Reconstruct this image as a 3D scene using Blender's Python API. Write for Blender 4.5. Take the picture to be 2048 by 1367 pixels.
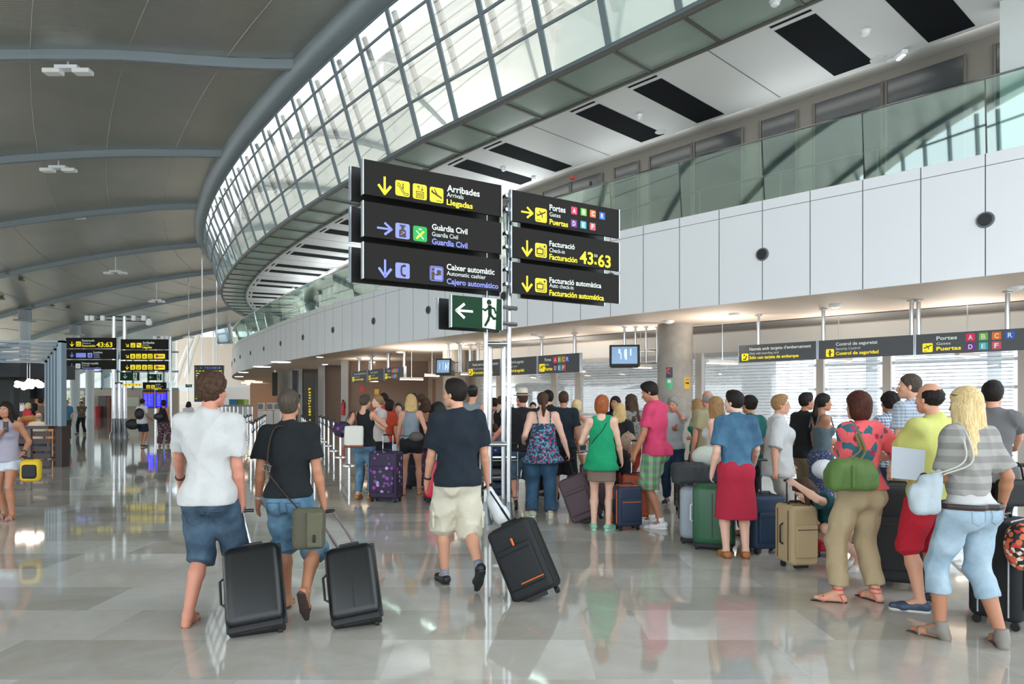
import bpy, bmesh, math, random
import numpy as np
from math import sin, cos, pi, radians, sqrt, atan2
from mathutils import Vector, Matrix
from mathutils.geometry import tessellate_polygon
random.seed(7); rng = np.random.default_rng(7)
for o in list(bpy.data.objects): bpy.data.objects.remove(o)
SC = bpy.context.scene; COL = SC.collection
# ---------------------------------------------------------------- camera, world, exposure
FPX, HOR, CAMZ = 1365.0, 808.0, 1.58          # focal length (px), horizon row and eye height
cam = bpy.data.cameras.new('camera'); cam.sensor_width = 36; cam.lens = 36*FPX/2048
cam.shift_y = (HOR-683.5)/2048; cam.clip_end = 500
camo = bpy.data.objects.new('camera', cam); COL.objects.link(camo)
camo.location = (0, 0, CAMZ); camo.rotation_euler = (pi/2, 0, 0); SC.camera = camo
W = bpy.data.worlds.new('world'); SC.world = W; W.use_nodes = True
bg = W.node_tree.nodes['Background']; bg.inputs[0].default_value = (.86, .94, 1, 1); bg.inputs[1].default_value = 2.1
SC.view_settings.view_transform = 'Standard'; SC.view_settings.look = 'None'
SC.view_settings.gamma = 1; SC.view_settings.use_curve_mapping = False; SC.view_settings.exposure = 0.9
SUN = bpy.data.lights.new('sun', 'SUN'); SUN.energy = 5; SUN.angle = radians(3); SUN.color = (1, .97, .92)      # from the left, outside the glazed side
so = bpy.data.objects.new('sun', SUN); COL.objects.link(so); so.rotation_euler = Vector((.80, -.06, -.60)).to_track_quat('-Z', 'Y').to_euler()
# ---------------------------------------------------------------- materials
MATS = {}
def srgb(c):
    if isinstance(c, str):
        c = [int(c[i:i+2], 16)/255 for i in (0, 2, 4)]
        c = [x/12.92 if x <= .04045 else ((x+.055)/1.055)**2.4 for x in c]
    return (c[0], c[1], c[2], 1)
def mat(name, col=(.5, .5, .5), rough=.6, metal=0, pat=None, **k):
    """plain or patterned principled material; colours are sRGB hex or linear tuples"""
    key = name
    if key in MATS: return MATS[key]
    m = bpy.data.materials.new(name); m.use_nodes = True; nt = m.node_tree; N = nt.nodes; L = nt.links
    b = N['Principled BSDF']; b.inputs['Base Color'].default_value = srgb(col)
    b.inputs['Roughness'].default_value = rough; b.inputs['Metallic'].default_value = metal
    if 'spec' in k: b.inputs['Specular IOR Level'].default_value = k['spec']
    if 'coat' in k: b.inputs['Coat Weight'].default_value = k['coat']; b.inputs['Coat Roughness'].default_value = .05
    if 'sss' in k:
        b.inputs['Subsurface Weight'].default_value = k['sss']; b.inputs['Subsurface Radius'].default_value = (.02, .008, .004)
        b.inputs['Subsurface Scale'].default_value = .4
    if 'emit' in k: b.inputs['Emission Color'].default_value = srgb(k.get('ecol', col)); b.inputs['Emission Strength'].default_value = k['emit']
    if 'sheen' in k: b.inputs['Sheen Weight'].default_value = k['sheen']
    def node(t, **kw):
        n = N.new(t)
        for a, v in kw.items(): setattr(n, a, v)
        return n
    tc = node('ShaderNodeTexCoord'); O = tc.outputs['Object']
    def ramp(fac, stops, mode='LINEAR'):
        r = node('ShaderNodeValToRGB'); r.color_ramp.interpolation = mode; e = r.color_ramp.elements
        while len(e) < len(stops): e.new(.5)
        for i, (p, c) in enumerate(stops): e[i].position = p; e[i].color = srgb(c)
        L.new(fac, r.inputs[0]); return r.outputs[0]
    def mixc(f, a, c2, bt='MIX'):
        mx = node('ShaderNodeMix', data_type='RGBA', blend_type=bt)
        for s, v in ((mx.inputs[0], f), (mx.inputs[6], a), (mx.inputs[7], c2)):
            if isinstance(v, (int, float)): s.default_value = v
            elif isinstance(v, (str, tuple, list)): s.default_value = srgb(v)
            else: L.new(v, s)
        return mx.outputs[2]
    def scaled(v):
        mp = node('ShaderNodeMapping'); mp.inputs['Scale'].default_value = v; L.new(O, mp.inputs[0]); return mp.outputs[0]
    def noise(s, d=4, vec=None, r=.55):
        n = node('ShaderNodeTexNoise'); n.inputs['Scale'].default_value = s; n.inputs['Detail'].default_value = d
        n.inputs['Roughness'].default_value = r; L.new(vec or O, n.inputs[0]); return n.outputs[0]
    def voro(s, feat='F1', out='Distance', vec=None, rnd=1.):
        n = node('ShaderNodeTexVoronoi', feature=feat); n.inputs['Scale'].default_value = s; n.inputs['Randomness'].default_value = rnd
        L.new(vec or O, n.inputs['Vector']); return n.outputs[out]
    def bump(h, st, dist=.01):
        bp = node('ShaderNodeBump'); bp.inputs['Strength'].default_value = st; bp.inputs['Distance'].default_value = dist
        L.new(h, bp.inputs['Height']); L.new(bp.outputs[0], b.inputs['Normal'])
    B = b.inputs['Base Color']; c2 = k.get('c2'); c3 = k.get('c3'); s = k.get('s', 10)
    if pat is None and k.get('var'):
        v = k['var']; f = noise(s); c = mixc(f, tuple(x*(1-v) for x in srgb(col)[:3]), tuple(min(1, x*(1+v)) for x in srgb(col)[:3])); L.new(c, B)
    if pat == 'cloth':
        f = noise(k.get('s', 6), 3); c = mixc(f, tuple(x*.86 for x in srgb(col)[:3]), tuple(min(1, x*1.12) for x in srgb(col)[:3])); L.new(c, B)
        bump(mixc(.35, noise(7, 3, scaled((1, 1, .45)), .6), noise(240, 2)), .55, .035)
    elif pat == 'denim':
        f = noise(5, 4); c = ramp(f, [(.3, col), (.68, c2)]); f2 = noise(350, 2, scaled((1, 1, .25)))
        L.new(mixc(.25, c, mixc(f2, (0, 0, 0), (1, 1, 1)), 'OVERLAY'), B); bump(f2, .3, .002)
    elif pat == 'hair':
        b.inputs['Specular IOR Level'].default_value = .25; b.inputs['Roughness'].default_value = .6
        f = noise(1, 3, scaled((150, 150, 14))); L.new(ramp(f, [(.3, col), (.7, c2 or col)]), B); bump(f, .8, .006)
    elif pat == 'floral':
        d = voro(s); d2 = voro(s*1.7, 'F1', 'Color'); bw = node('ShaderNodeSeparateColor'); L.new(d2, bw.inputs[0])
        base = ramp(bw.outputs[0], [(0, col), (.6, k.get('c4', col)), (.8, c3)], 'CONSTANT')
        L.new(mixc(ramp(d, [(0, 'ffffff'), (k.get('size', .3), '000000')], 'CONSTANT'), base, c2), B)
    elif pat == 'dots':
        v = node('ShaderNodeTexVoronoi'); v.inputs['Scale'].default_value = s; v.inputs['Randomness'].default_value = .75; L.new(O, v.inputs['Vector'])
        sp = node('ShaderNodeSeparateColor'); L.new(v.outputs['Color'], sp.inputs[0])
        sub = node('ShaderNodeMath', operation='LESS_THAN'); mul = node('ShaderNodeMath', operation='MULTIPLY'); mul.inputs[1].default_value = .42
        L.new(sp.outputs[1], mul.inputs[0]); L.new(v.outputs[0], sub.inputs[0]); L.new(mul.outputs[0], sub.inputs[1])
        L.new(mixc(sub.outputs[0], col, ramp(sp.outputs[0], [(0, c2), (.35, c3), (.7, k.get('c4', c2))], 'CONSTANT')), B)
    elif pat == 'plaid':
        def wv(ax, sc):
            w = node('ShaderNodeTexWave', bands_direction=ax); w.inputs['Scale'].default_value = sc; L.new(O, w.inputs[0]); return w.outputs[0]
        a = ramp(wv('Z', s), [(0, '000000'), (.5, 'ffffff')], 'CONSTANT'); bb = ramp(wv('X', s), [(0, '000000'), (.5, 'ffffff')], 'CONSTANT')
        c = mixc(a, col, c2); c_ = mixc(bb, c3, col); L.new(mixc(.5, c, c_), B)
        if k.get('c4'): t = ramp(wv('DIAGONAL', s), [(0, '000000'), (.93, 'ffffff')], 'CONSTANT'); L.new(mixc(t, mixc(.5, c, c_), k['c4']), B)
    elif pat == 'stripes':
        w = node('ShaderNodeTexWave', bands_direction=k.get('ax', 'Z')); w.inputs['Scale'].default_value = s; L.new(O, w.inputs[0])
        w.inputs['Phase Offset'].default_value = k.get('ph', 0)
        L.new(ramp(w.outputs[0], [(0, col), (k.get('cut', .5), c2)], 'CONSTANT'), B)
    elif pat == 'leopard':
        L.new(ramp(voro(s), [(0, c2), (.35, '20140e'), (.5, col)], 'CONSTANT'), B)
    elif pat == 'concrete':
        f = noise(1.2, 6); c = ramp(f, [(.3, col), (.7, c2)]); L.new(mixc(.07, c, ramp(noise(6, 5), [(.3, '000000'), (.7, 'ffffff')]), 'OVERLAY'), B); bump(noise(20), .05)
    elif pat == 'panelmetal':
        f = noise(.35, 3); L.new(ramp(f, [(.3, col), (.7, c2)]), B)
        w = node('ShaderNodeTexWave', bands_direction='Y'); w.inputs['Scale'].default_value = s; L.new(O, w.inputs[0]); bump(w.outputs[0], k.get('bs', .25), .01)
    elif pat == 'wood':
        f = noise(3, 5, scaled((1, 1, 9))); L.new(ramp(f, [(.3, col), (.7, c2)]), B)
    m.diffuse_color = srgb(col); MATS[key] = m; return m

def glass_mat(name, tint, gloss, refl=(1, 1, 1), frost=0., white=None):
    """thin glazing: transparent sheet with a mirror share and, for fritted panes, a translucent share"""
    if name in MATS: return MATS[name]
    m = bpy.data.materials.new(name); m.use_nodes = True; nt = m.node_tree; N = nt.nodes; L = nt.links; N.clear()
    out = N.new('ShaderNodeOutputMaterial'); tr = N.new('ShaderNodeBsdfTransparent'); tr.inputs[0].default_value = (*tint, 1)
    gl = N.new('ShaderNodeBsdfGlossy'); gl.inputs[0].default_value = (*refl, 1); gl.inputs['Roughness'].default_value = .02
    base = tr.outputs[0]
    if frost > 0:
        d = N.new('ShaderNodeBsdfDiffuse'); d.inputs[0].default_value = srgb(white); t2 = N.new('ShaderNodeBsdfTranslucent'); t2.inputs[0].default_value = srgb(white)
        a = N.new('ShaderNodeMixShader'); a.inputs[0].default_value = .5; L.new(d.outputs[0], a.inputs[1]); L.new(t2.outputs[0], a.inputs[2])
        mf = N.new('ShaderNodeMixShader'); mf.inputs[0].default_value = frost; L.new(tr.outputs[0], mf.inputs[1]); L.new(a.outputs[0], mf.inputs[2]); base = mf.outputs[0]
    lw = N.new('ShaderNodeLayerWeight'); lw.inputs[0].default_value = .35
    mr = N.new('ShaderNodeMapRange'); mr.inputs[3].default_value = gloss; mr.inputs[4].default_value = min(1, gloss+.5); L.new(lw.outputs['Fresnel'], mr.inputs[0])
    mx = N.new('ShaderNodeMixShader'); L.new(mr.outputs[0], mx.inputs[0]); L.new(base, mx.inputs[1]); L.new(gl.outputs[0], mx.inputs[2]); L.new(mx.outputs[0], out.inputs[0])
    MATS[name] = m; return m

# ---------------------------------------------------------------- mesh helpers
ORG = {}          # origin of the frame in which a tree's vertices are stored
def link(name, me, m=None, parent=None, kind=None):
    o = bpy.data.objects.new(name, me); COL.objects.link(o)
    if m is not None: me.materials.append(m)
    if parent is not None: o.parent = parent; ORG[o.name] = ORG.get(parent.name, (0, 0, 0))
    if kind: o['kind'] = kind
    return o
def thing(name, label, cat, loc=(0, 0, 0), rot=None, group=None, local=False):
    o = bpy.data.objects.new(name, None); COL.objects.link(o); o.empty_display_size = .2; o.location = loc
    if rot is not None: o.rotation_euler = rot if not isinstance(rot, (int, float)) else (0, 0, rot)
    tag(o, label, cat, group); ORG[o.name] = (0, 0, 0) if (local or rot is not None) else tuple(loc); return o
def tag(o, label, cat, group=None, kind=None):
    o['label'] = label; o['category'] = cat
    if group: o['group'] = group
    if kind: o['kind'] = kind
    return o
class MB:
    def __init__(s): s.v = []; s.f = []
    def add(s, vs, fs, M=None):
        n = len(s.v)
        for p in vs:
            p = Vector(p); s.v.append(tuple(M @ p) if M is not None else tuple(p))
        s.f += [tuple(i+n for i in q) for q in fs]; return s
    def box(s, c, d, M=None, rz=0):
        x, y, z = d[0]/2, d[1]/2, d[2]/2; R = Matrix.Translation(c) @ Matrix.Rotation(rz, 4, 'Z')
        if M is not None: R = M @ R
        return s.add([(a*x, b*y, e*z) for e in (-1, 1) for b in (-1, 1) for a in (-1, 1)],
                     [(0, 2, 3, 1), (4, 5, 7, 6), (0, 1, 5, 4), (2, 6, 7, 3), (0, 4, 6, 2), (1, 3, 7, 5)], R)
    def beam(s, a, b, w, h, up=(0, 0, 1)):
        a = Vector(a); b = Vector(b); d = (b-a); l = d.length; d.normalize(); u = Vector(up); r = d.cross(u)
        if r.length < 1e-4: r = Vector((1, 0, 0))
        r.normalize(); u = r.cross(d)
        M = Matrix((( r.x, d.x, u.x, 0), (r.y, d.y, u.y, 0), (r.z, d.z, u.z, 0), (0, 0, 0, 1)))
        return s.box((0, 0, 0), (w, l, h), Matrix.Translation((a+b)/2) @ M)
    def rbox(s, c, d, r, M=None, n=3):
        """box with rounded vertical-profile corners, rounded in all directions"""
        bm = bmesh.new(); bmesh.ops.create_cube(bm, size=1)
        for v in bm.verts: v.co = Vector((v.co.x*d[0], v.co.y*d[1], v.co.z*d[2]))
        bmesh.ops.bevel(bm, geom=bm.edges[:], offset=r, segments=n, profile=.5, affect='EDGES', clamp_overlap=True)
        for v in bm.verts: v.co += Vector(c)
        bm.verts.index_update(); s.add([v.co.copy() for v in bm.verts], [tuple(v.index for v in f.verts) for f in bm.faces], M); bm.free(); return s
    def tube(s, pts, r, n=8, closed=False, M=None, flat=1.):
        pts = [Vector(p) for p in pts]; rr = r if isinstance(r, (list, tuple)) else [r]*len(pts); vs = []; fs = []; m = len(pts); up = None
        for i, p in enumerate(pts):
            if closed: t = pts[(i+1) % m]-pts[i-1]
            else: t = pts[min(i+1, m-1)]-pts[max(i-1, 0)]
            t.normalize()
            if up is None: up = Vector((0, 0, 1)) if abs(t.z) < .9 else Vector((1, 0, 0))
            a = t.cross(up); a = a.normalized() if a.length > 1e-5 else Vector((1, 0, 0)); bb = a.cross(t); up = bb
            for j in range(n):
                q = 2*pi*j/n; vs.append(p+a*cos(q)*rr[i]+bb*sin(q)*rr[i]*flat)
        for i in range(m if closed else m-1):
            k = (i+1) % m
            for j in range(n): fs.append((i*n+j, i*n+(j+1) % n, k*n+(j+1) % n, k*n+j))
        if not closed: fs += [tuple(range(n))[::-1], tuple((m-1)*n+j for j in range(n))]
        return s.add(vs, fs, M)
    def cyl(s, a, b, r, n=16, r2=None, M=None): return s.tube([a, b], [r, r if r2 is None else r2], n, M=M)
    def lathe(s, c, prof, n=20, M=None):
        vs = []; fs = []
        for (r, z) in prof:
            for j in range(n): q = 2*pi*j/n; vs.append((c[0]+r*cos(q), c[1]+r*sin(q), c[2]+z))
        for i in range(len(prof)-1):
            for j in range(n): fs.append((i*n+j, i*n+(j+1) % n, (i+1)*n+(j+1) % n, (i+1)*n+j))
        fs += [tuple(range(n))[::-1], tuple((len(prof)-1)*n+j for j in range(n))]
        return s.add(vs, fs, M)
    def poly(s, pts, thick=None, nrm=None):
        """flat polygon (3-D points); with thick it is extruded along nrm"""
        t = tessellate_polygon([[Vector(p) for p in pts]]); n = len(pts)
        if thick is None: return s.add(pts, [tuple(q) for q in t])
        o = Vector(nrm)*thick; p2 = [Vector(p)+o for p in pts]
        fs = [tuple(q) for q in t]+[tuple(i+n for i in q)[::-1] for q in t]+[(i, (i+1) % n, (i+1) % n+n, i+n) for i in range(n)]
        return s.add(list(pts)+p2, fs)
    def grid(s, rows):
        n = len(rows[0]); vs = [p for r in rows for p in r]
        return s.add(vs, [(i*n+j, i*n+j+1, (i+1)*n+j+1, (i+1)*n+j) for i in range(len(rows)-1) for j in range(n-1)])
    def build(s, name, m, parent=None, kind=None, smooth=False, bevel=0, local=False):
        me = bpy.data.meshes.new(name); o_ = ORG.get(parent.name, (0, 0, 0)) if parent is not None else (0, 0, 0)
        me.from_pydata([(x-o_[0], y-o_[1], z-o_[2]) for x, y, z in s.v], [], s.f)
        if smooth:
            me.polygons.foreach_set('use_smooth', [True]*len(me.polygons))
        me.update(); o = link(name, me, m, parent, kind)
        if bevel:
            b = o.modifiers.new('bevel', 'BEVEL'); b.width = bevel; b.segments = 2; b.limit_method = 'ANGLE'
        if smooth and smooth != 'all':
            try: me.shade_auto = None
            except Exception: pass
            bm = bmesh.new(); bm.from_mesh(me)
            for e in bm.edges:
                if len(e.link_faces) == 2 and e.calc_face_angle(0) > .7: e.smooth = False
            bm.to_mesh(me); bm.free()
        return o
def copytree(o, parent=None):
    c = o.copy(); COL.objects.link(c)
    if parent is not None: c.parent = parent
    for ch in list(o.children): copytree(ch, c)
    return c
def P(px, py, Y): return Vector(((px-1024)/FPX*Y, Y, CAMZ-(py-HOR)/FPX*Y))     # a photo pixel at distance Y
def G(px, py):                                                                  # a photo pixel on the floor
    Y = CAMZ*FPX/(py-HOR); return Vector(((px-1024)/FPX*Y, Y, 0))
def spline(pts, step):
    pts = [np.array(p, float) for p in pts]; out = []
    pts = [2*pts[0]-pts[1]]+pts+[2*pts[-1]-pts[-2]]
    for i in range(1, len(pts)-2):
        p0, p1, p2, p3 = pts[i-1:i+3]
        for t in np.linspace(0, 1, 24, endpoint=False):
            out.append(.5*((2*p1)+(-p0+p2)*t+(2*p0-5*p1+4*p2-p3)*t*t+(-p0+3*p1-3*p2+p3)*t**3))
    out.append(pts[-2]); out = np.array(out)
    for _ in range(30): out[1:-1] = .25*out[:-2]+.5*out[1:-1]+.25*out[2:]
    d = np.r_[0, np.cumsum(np.linalg.norm(np.diff(out, axis=0), axis=1))]; n = int(d[-1]/step)
    s_ = np.arange(n+1)*step
    return np.c_[np.interp(s_, d, out[:, 0]), np.interp(s_, d, out[:, 1])]
def offs(c, d):
    t = np.gradient(c, axis=0); t /= np.linalg.norm(t, axis=1)[:, None]
    return c + d*np.c_[t[:, 1], -t[:, 0]]     # to the right of the travel direction
def z3(c, z): return [(float(p[0]), float(p[1]), z) for p in c]
# ================================================================ the hall
M_white = mat('white_panel', 'f4f7fb', .35, 0, coat=.2)
M_seam = mat('dark_seam', '6d7178', .7)
M_steel = mat('steel', 'c6c9cb', .22, 1)
M_frame = mat('frame_grey', '6f7d84', .45, .3)
M_beam = mat('beam_grey', '8b979d', .5, .2)
M_black = mat('black_plastic', '15161a', .4)
M_dark = mat('dark_grille', '23272c', .6)
GB = [(9.4, 7.0), (7.3, 9.4), (5.2, 11.85), (3.69, 13.55), (2.41, 14.93), (1.17, 16.23), (-.06, 17.58), (-1.3, 18.93), (-2.48, 20.17), (-5.82, 24.24), (-8.0, 27.1),
      (-10.11, 30.0), (-12.06, 32.85), (-14.86, 37.3), (-17.4, 41.8), (-19.9, 46.8), (-22.0, 52.2), (-23.5, 58), (-23.9, 63), (-23.2, 68), (-21.2, 73)]
FA = [(18.8, 3.9), (13.8, 8.9), (9.32, 13.38), (7.69, 14.96), (6.05, 16.49), (3.65, 18.78), (2.15, 20.3), (.05, 22.5), (-2.35, 25.2), (-5.7, 29.3),
      (-9.83, 34.8), (-13.93, 40.9), (-17.27, 46.3), (-21.4, 53.3), (-25.2, 61.4), (-28, 69), (-29.2, 76), (-28.6, 84), (-25.5, 91), (-19, 97), (-10, 100)]
B = spline(GB, 1.82); Fc = spline(FA, 1.12)
ZG, ZT, ZF0, ZF1, ZR = 9.5, 13.05, 4.1, 6.5, 7.95
# floor -----------------------------------------------------------------
def floor_mat():
    m = mat('marble_floor', 'b9b4aa', .05); nt = m.node_tree; N = nt.nodes; L = nt.links; b = N['Principled BSDF']
    tc = N.new('ShaderNodeTexCoord'); br = N.new('ShaderNodeTexBrick'); br.offset = .35; br.offset_frequency = 2
    mp = N.new('ShaderNodeMapping'); mp.inputs['Location'].default_value = (.33, .04, 0); L.new(tc.outputs['Object'], mp.inputs[0]); L.new(mp.outputs[0], br.inputs['Vector'])
    br.inputs['Scale'].default_value = 1; br.inputs['Brick Width'].default_value = 1.25; br.inputs['Row Height'].default_value = .66
    br.inputs['Mortar Size'].default_value = .003; br.inputs['Bias'].default_value = -.1
    br.inputs['Color1'].default_value = (0, 0, 0, 1); br.inputs['Color2'].default_value = (1, 1, 1, 1); br.inputs['Mortar'].default_value = (.45, .45, .45, 1)
    r = N.new('ShaderNodeValToRGB'); e = r.color_ramp.elements; L.new(br.outputs[0], r.inputs[0])
    for p, c in ((.3, 'b2ada3'), (.6, 'c6c1b8')): e.new(p).color = srgb(c)
    e[0].color = srgb('a29d92'); e[-1].color = srgb('e2e1dc')
    n1 = N.new('ShaderNodeTexNoise'); n1.inputs['Scale'].default_value = 1.3; n1.inputs['Detail'].default_value = 9; n1.inputs['Roughness'].default_value = .68; n1.inputs['Distortion'].default_value = .5
    # each slab is cut from a different part of the block: offset the veins by the slab value
    va = N.new('ShaderNodeVectorMath'); va.operation = 'MULTIPLY_ADD'; L.new(br.outputs[0], va.inputs[0]); va.inputs[1].default_value = (9, 7, 5); L.new(tc.outputs['Object'], va.inputs[2]); L.new(va.outputs[0], n1.inputs[0])
    r2 = N.new('ShaderNodeValToRGB'); e2 = r2.color_ramp.elements; L.new(n1.outputs[0], r2.inputs[0])
    e2[0].position = .3; e2[0].color = srgb('b5aa98'); e2[1].position = .7; e2[1].color = srgb('e6e6e4'); e2.new(.5).color = srgb('ccc7bf')
    mx = N.new('ShaderNodeMix'); mx.data_type = 'RGBA'; mx.inputs[0].default_value = .42; L.new(r.outputs[0], mx.inputs[6]); L.new(r2.outputs[0], mx.inputs[7])
    L.new(mx.outputs[2], b.inputs['Base Color'])
    b.inputs['Specular IOR Level'].default_value = .9; b.inputs['IOR'].default_value = 1.6
    n2 = N.new('ShaderNodeTexNoise'); n2.inputs['Scale'].default_value = .9; n2.inputs['Detail'].default_value = 3; L.new(tc.outputs['Object'], n2.inputs[0])
    bp = N.new('ShaderNodeBump'); bp.inputs['Strength'].default_value = .03; bp.inputs['Distance'].default_value = .02; L.new(n2.outputs[0], bp.inputs['Height']); L.new(bp.outputs[0], b.inputs['Normal'])
    return m
MB().box((-15, 55, -.1), (150, 170, .2)).build('floor', floor_mat(), kind='structure')
# hall roof ---------------------------------------------------------------
T = offs(B, -1.15)                       # top line of the leaning glass wall
def zroof(x, y): return 13.7 - .0055*(x+16)**2 - .3*min(1, max(0, (y-24)/9)) + (0 if x < -7 else .0)
M_roof = mat('metal_ceiling', 'b4b6b0', .30, .75, 'panelmetal', c2='bfc0b9', s=3, bs=.3)
gy = np.r_[np.arange(-14, 86, 2.), 86]
def tx(y):     # x of the glass top line at depth y
    i = np.argsort(T[:, 1]); return float(np.interp(y, T[i, 1], T[i, 0], left=None))
rows = []
for y in gy:
    xr = tx(y) if y > T[0, 1] else T[0, 0]+(T[0, 1]-y)*.86
    xr = xr-.25; zr = zroof(xr, y) if xr < -16 else None
    row = []
    for t in np.linspace(0, 1, 30):
        x = xr+(-58-xr)*t; z = zroof(min(x, -4), y)
        z = 13.35+(z-13.35)*min(1, (xr-x)/6) if x > -22 else z
        row.append((x, float(y), z+.25))
    rows.append(row)
MB().grid(rows).build('ceiling', M_roof, kind='structure', smooth='all')
def roofz(x, y):
    xr = (tx(y) if y > T[0, 1] else T[0, 0]+(T[0, 1]-y)*.86)-.25; z = zroof(min(x, -4), y)
    return (13.35+(z-13.35)*min(1, max(0, (xr-x)/6)) if x > -22 else z)+.25
n = 0
for y in (-12, -3, 6.0, 15.0, 23.9, 32.4, 41, 50, 59, 67.5, 76, 85.6):
    xr = (tx(y) if y > T[0, 1] else T[0, 0]+(T[0, 1]-y)*.86)-.3
    m = MB(); xs = np.linspace(xr, -57, 40); sec = []
    for x in xs:
        z = roofz(x, y); sec.append([(x, y-.12, z), (x, y-.12, z-.20), (x, y-.05, z-.30), (x, y+.12, z-.30), (x, y+.12, z)])
    m.grid(sec); n += 1; m.build(f'trim_{n}', M_beam, kind='structure')
# seams running along the hall in the metal ceiling
m = MB()
for k in range(11):
    sc_ = spline([tuple(p) for p in offs(T, -2.4-2.75*k)[::4]], 1.5); pts = [(float(p[0]), float(p[1]), roofz(p[0], p[1])-.012) for p in sc_ if p[1] < 85]
    d_ = Vector((pts[1][0]-pts[0][0], pts[1][1]-pts[0][1], 0)).normalized(); pts = [(pts[0][0]-d_.x*s_, pts[0][1]-d_.y*s_, roofz(pts[0][0]-d_.x*s_, pts[0][1]-d_.y*s_)-.012) for s_ in (9, 6, 3)]+pts
    m.tube(pts, .016, 4)
n += 1; m.build(f'trim_{n}', mat('seam_light', 'a8a8a2', .5), kind='structure')
# gutter beam between roof and glass wall
g0 = offs(T, -.55); g1 = offs(T, .15)
n += 1; MB().grid([z3(T, 13.05), z3(offs(T, -.12), 13.02), z3(g0, 13.3), z3(g0, 13.95), z3(g1, 14.0)]).build(f'trim_{n}', mat('gutter_grey', '87949b', .45, .25), kind='structure', smooth='all')
# leaning glass wall ------------------------------------------------------
fr = [0, .29, .57, .86, 1.]
lev = [[(float(b[0]+(t[0]-b[0])*q), float(b[1]+(t[1]-b[1])*q), ZG+(ZT-ZG)*q) for b, t in zip(B, T)] for q in fr]
m = MB()
for i in range(len(B)):
    a = Vector(lev[0][i]); b = Vector(lev[-1][i]); m.beam(a, b, .06, .16, up=Vector((a.y-b.y+.001, -(a.x-b.x), 0)))
    a2 = a+Vector((.0, 0, 0))
for k, l in enumerate(lev):
    m.tube(l, .045 if k not in (0,) else .08, 6)
wf = m.build('window_1', M_frame, kind='structure')
g_clear = glass_mat('glass_clear', (.90, .95, .94), .10); g_frit = glass_mat('glass_fritted', (.75, .88, .84), .12, frost=.80, white='aebfba')
m = MB()
for k in (1, 2, 3): m.grid([lev[k], lev[k+1]])
m.build('glass_pane', g_clear, wf)
MB().grid([lev[0], lev[1]]).build('glass_pane', g_frit, wf)
# struts behind the clear glazing
m = MB()
for i in range(0, len(B)-1):
    a = offs(B, .25)[i]; b = offs(T, .25)[i]
    m.beam((a[0], a[1], ZG+.9), (b[0], b[1], ZT), .16, .1)
m.build('strut', mat('strut_grey', '9a9792', .6), wf)
# soffit of glass panels beneath, then the gallery ceiling
C1 = offs(B, 1.58); C2 = offs(B, 5.15); C3 = offs(B, 7.3)
n += 1; MB().grid([z3(B, ZG), z3(C1, ZG)]).build('ceiling.001', mat('green_soffit_glass', '96a69b', .25, coat=.4, var=.1, s=.6), kind='structure')
m = MB()
for a, b in zip(B, C1): m.beam((a[0], a[1], ZG-.02), (b[0], b[1], ZG-.02), .07, .04)
m.tube(z3(C1, ZG-.02), .045, 6); m.tube(z3(B, ZG-.06), .07, 6)
n += 1; m.build(f'trim_{n}', mat('soffit_joint', '5a5955', .5, .2), kind='structure')
M_gc = mat('gallery_plaster', 'dcdedd', .6)
MB().grid([z3(C1, ZG), z3(C2, ZG), z3(C2, ZG+.42), z3(C3, ZG+.42)]).build('ceiling.002', M_gc, kind='structure')
# dark radiant panels in pairs and their slot diffusers
tB = np.gradient(B, axis=0); tB /= np.linalg.norm(tB, axis=1)[:, None]
sB = np.arange(len(B))*1.82
def onB(s, d, z):
    x = np.interp(s, sB, B[:, 0]); y = np.interp(s, sB, B[:, 1]); a = np.interp(s, sB, tB[:, 0]); b = np.interp(s, sB, tB[:, 1]); l = math.hypot(a, b); a /= l; b /= l
    return Vector((x+b*d, y-a*d, z))
i0 = int(np.argmin(np.hypot(B[:, 0]-5.2, B[:, 1]-11.85)))
def sOf(x, y): return float(sB[np.argmin(np.hypot(C1[:, 0]-x, C1[:, 1]-y))])
s0 = sOf(5.64, 14.6)-.15
k = 0; PS = []
s = s0-1.95-5.55*2
while s < sB[-1]-3:
    PS += [s, s+1.95]; s += 5.62
m = MB()
for s in PS[::2]:
    if s > 1.6: m.beam(onB(s-1.45, 1.6, ZG-.004), onB(s-1.45, 5.15, ZG-.004), .02, .008)
n += 1; m.build(f'trim_{n}', M_seam, kind='structure')
M_rad = mat('dark_radiant_panel', '1a1d21', .9, spec=.1)
proto = None
for j, s in enumerate(PS):
    if s < 0: continue
    m = MB(); w = .86
    m.grid([[onB(s+w*q, d, ZG-.006) for q in (0, .5, 1)] for d in (2.02, 5.0)])
    m.grid([[onB(s+w*q, d, ZG-.006) for q in (0, .5, 1)] for d in (1.80, 1.88)])
    n += 1; m.build(f'trim_{n}', M_rad, kind='structure')
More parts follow.
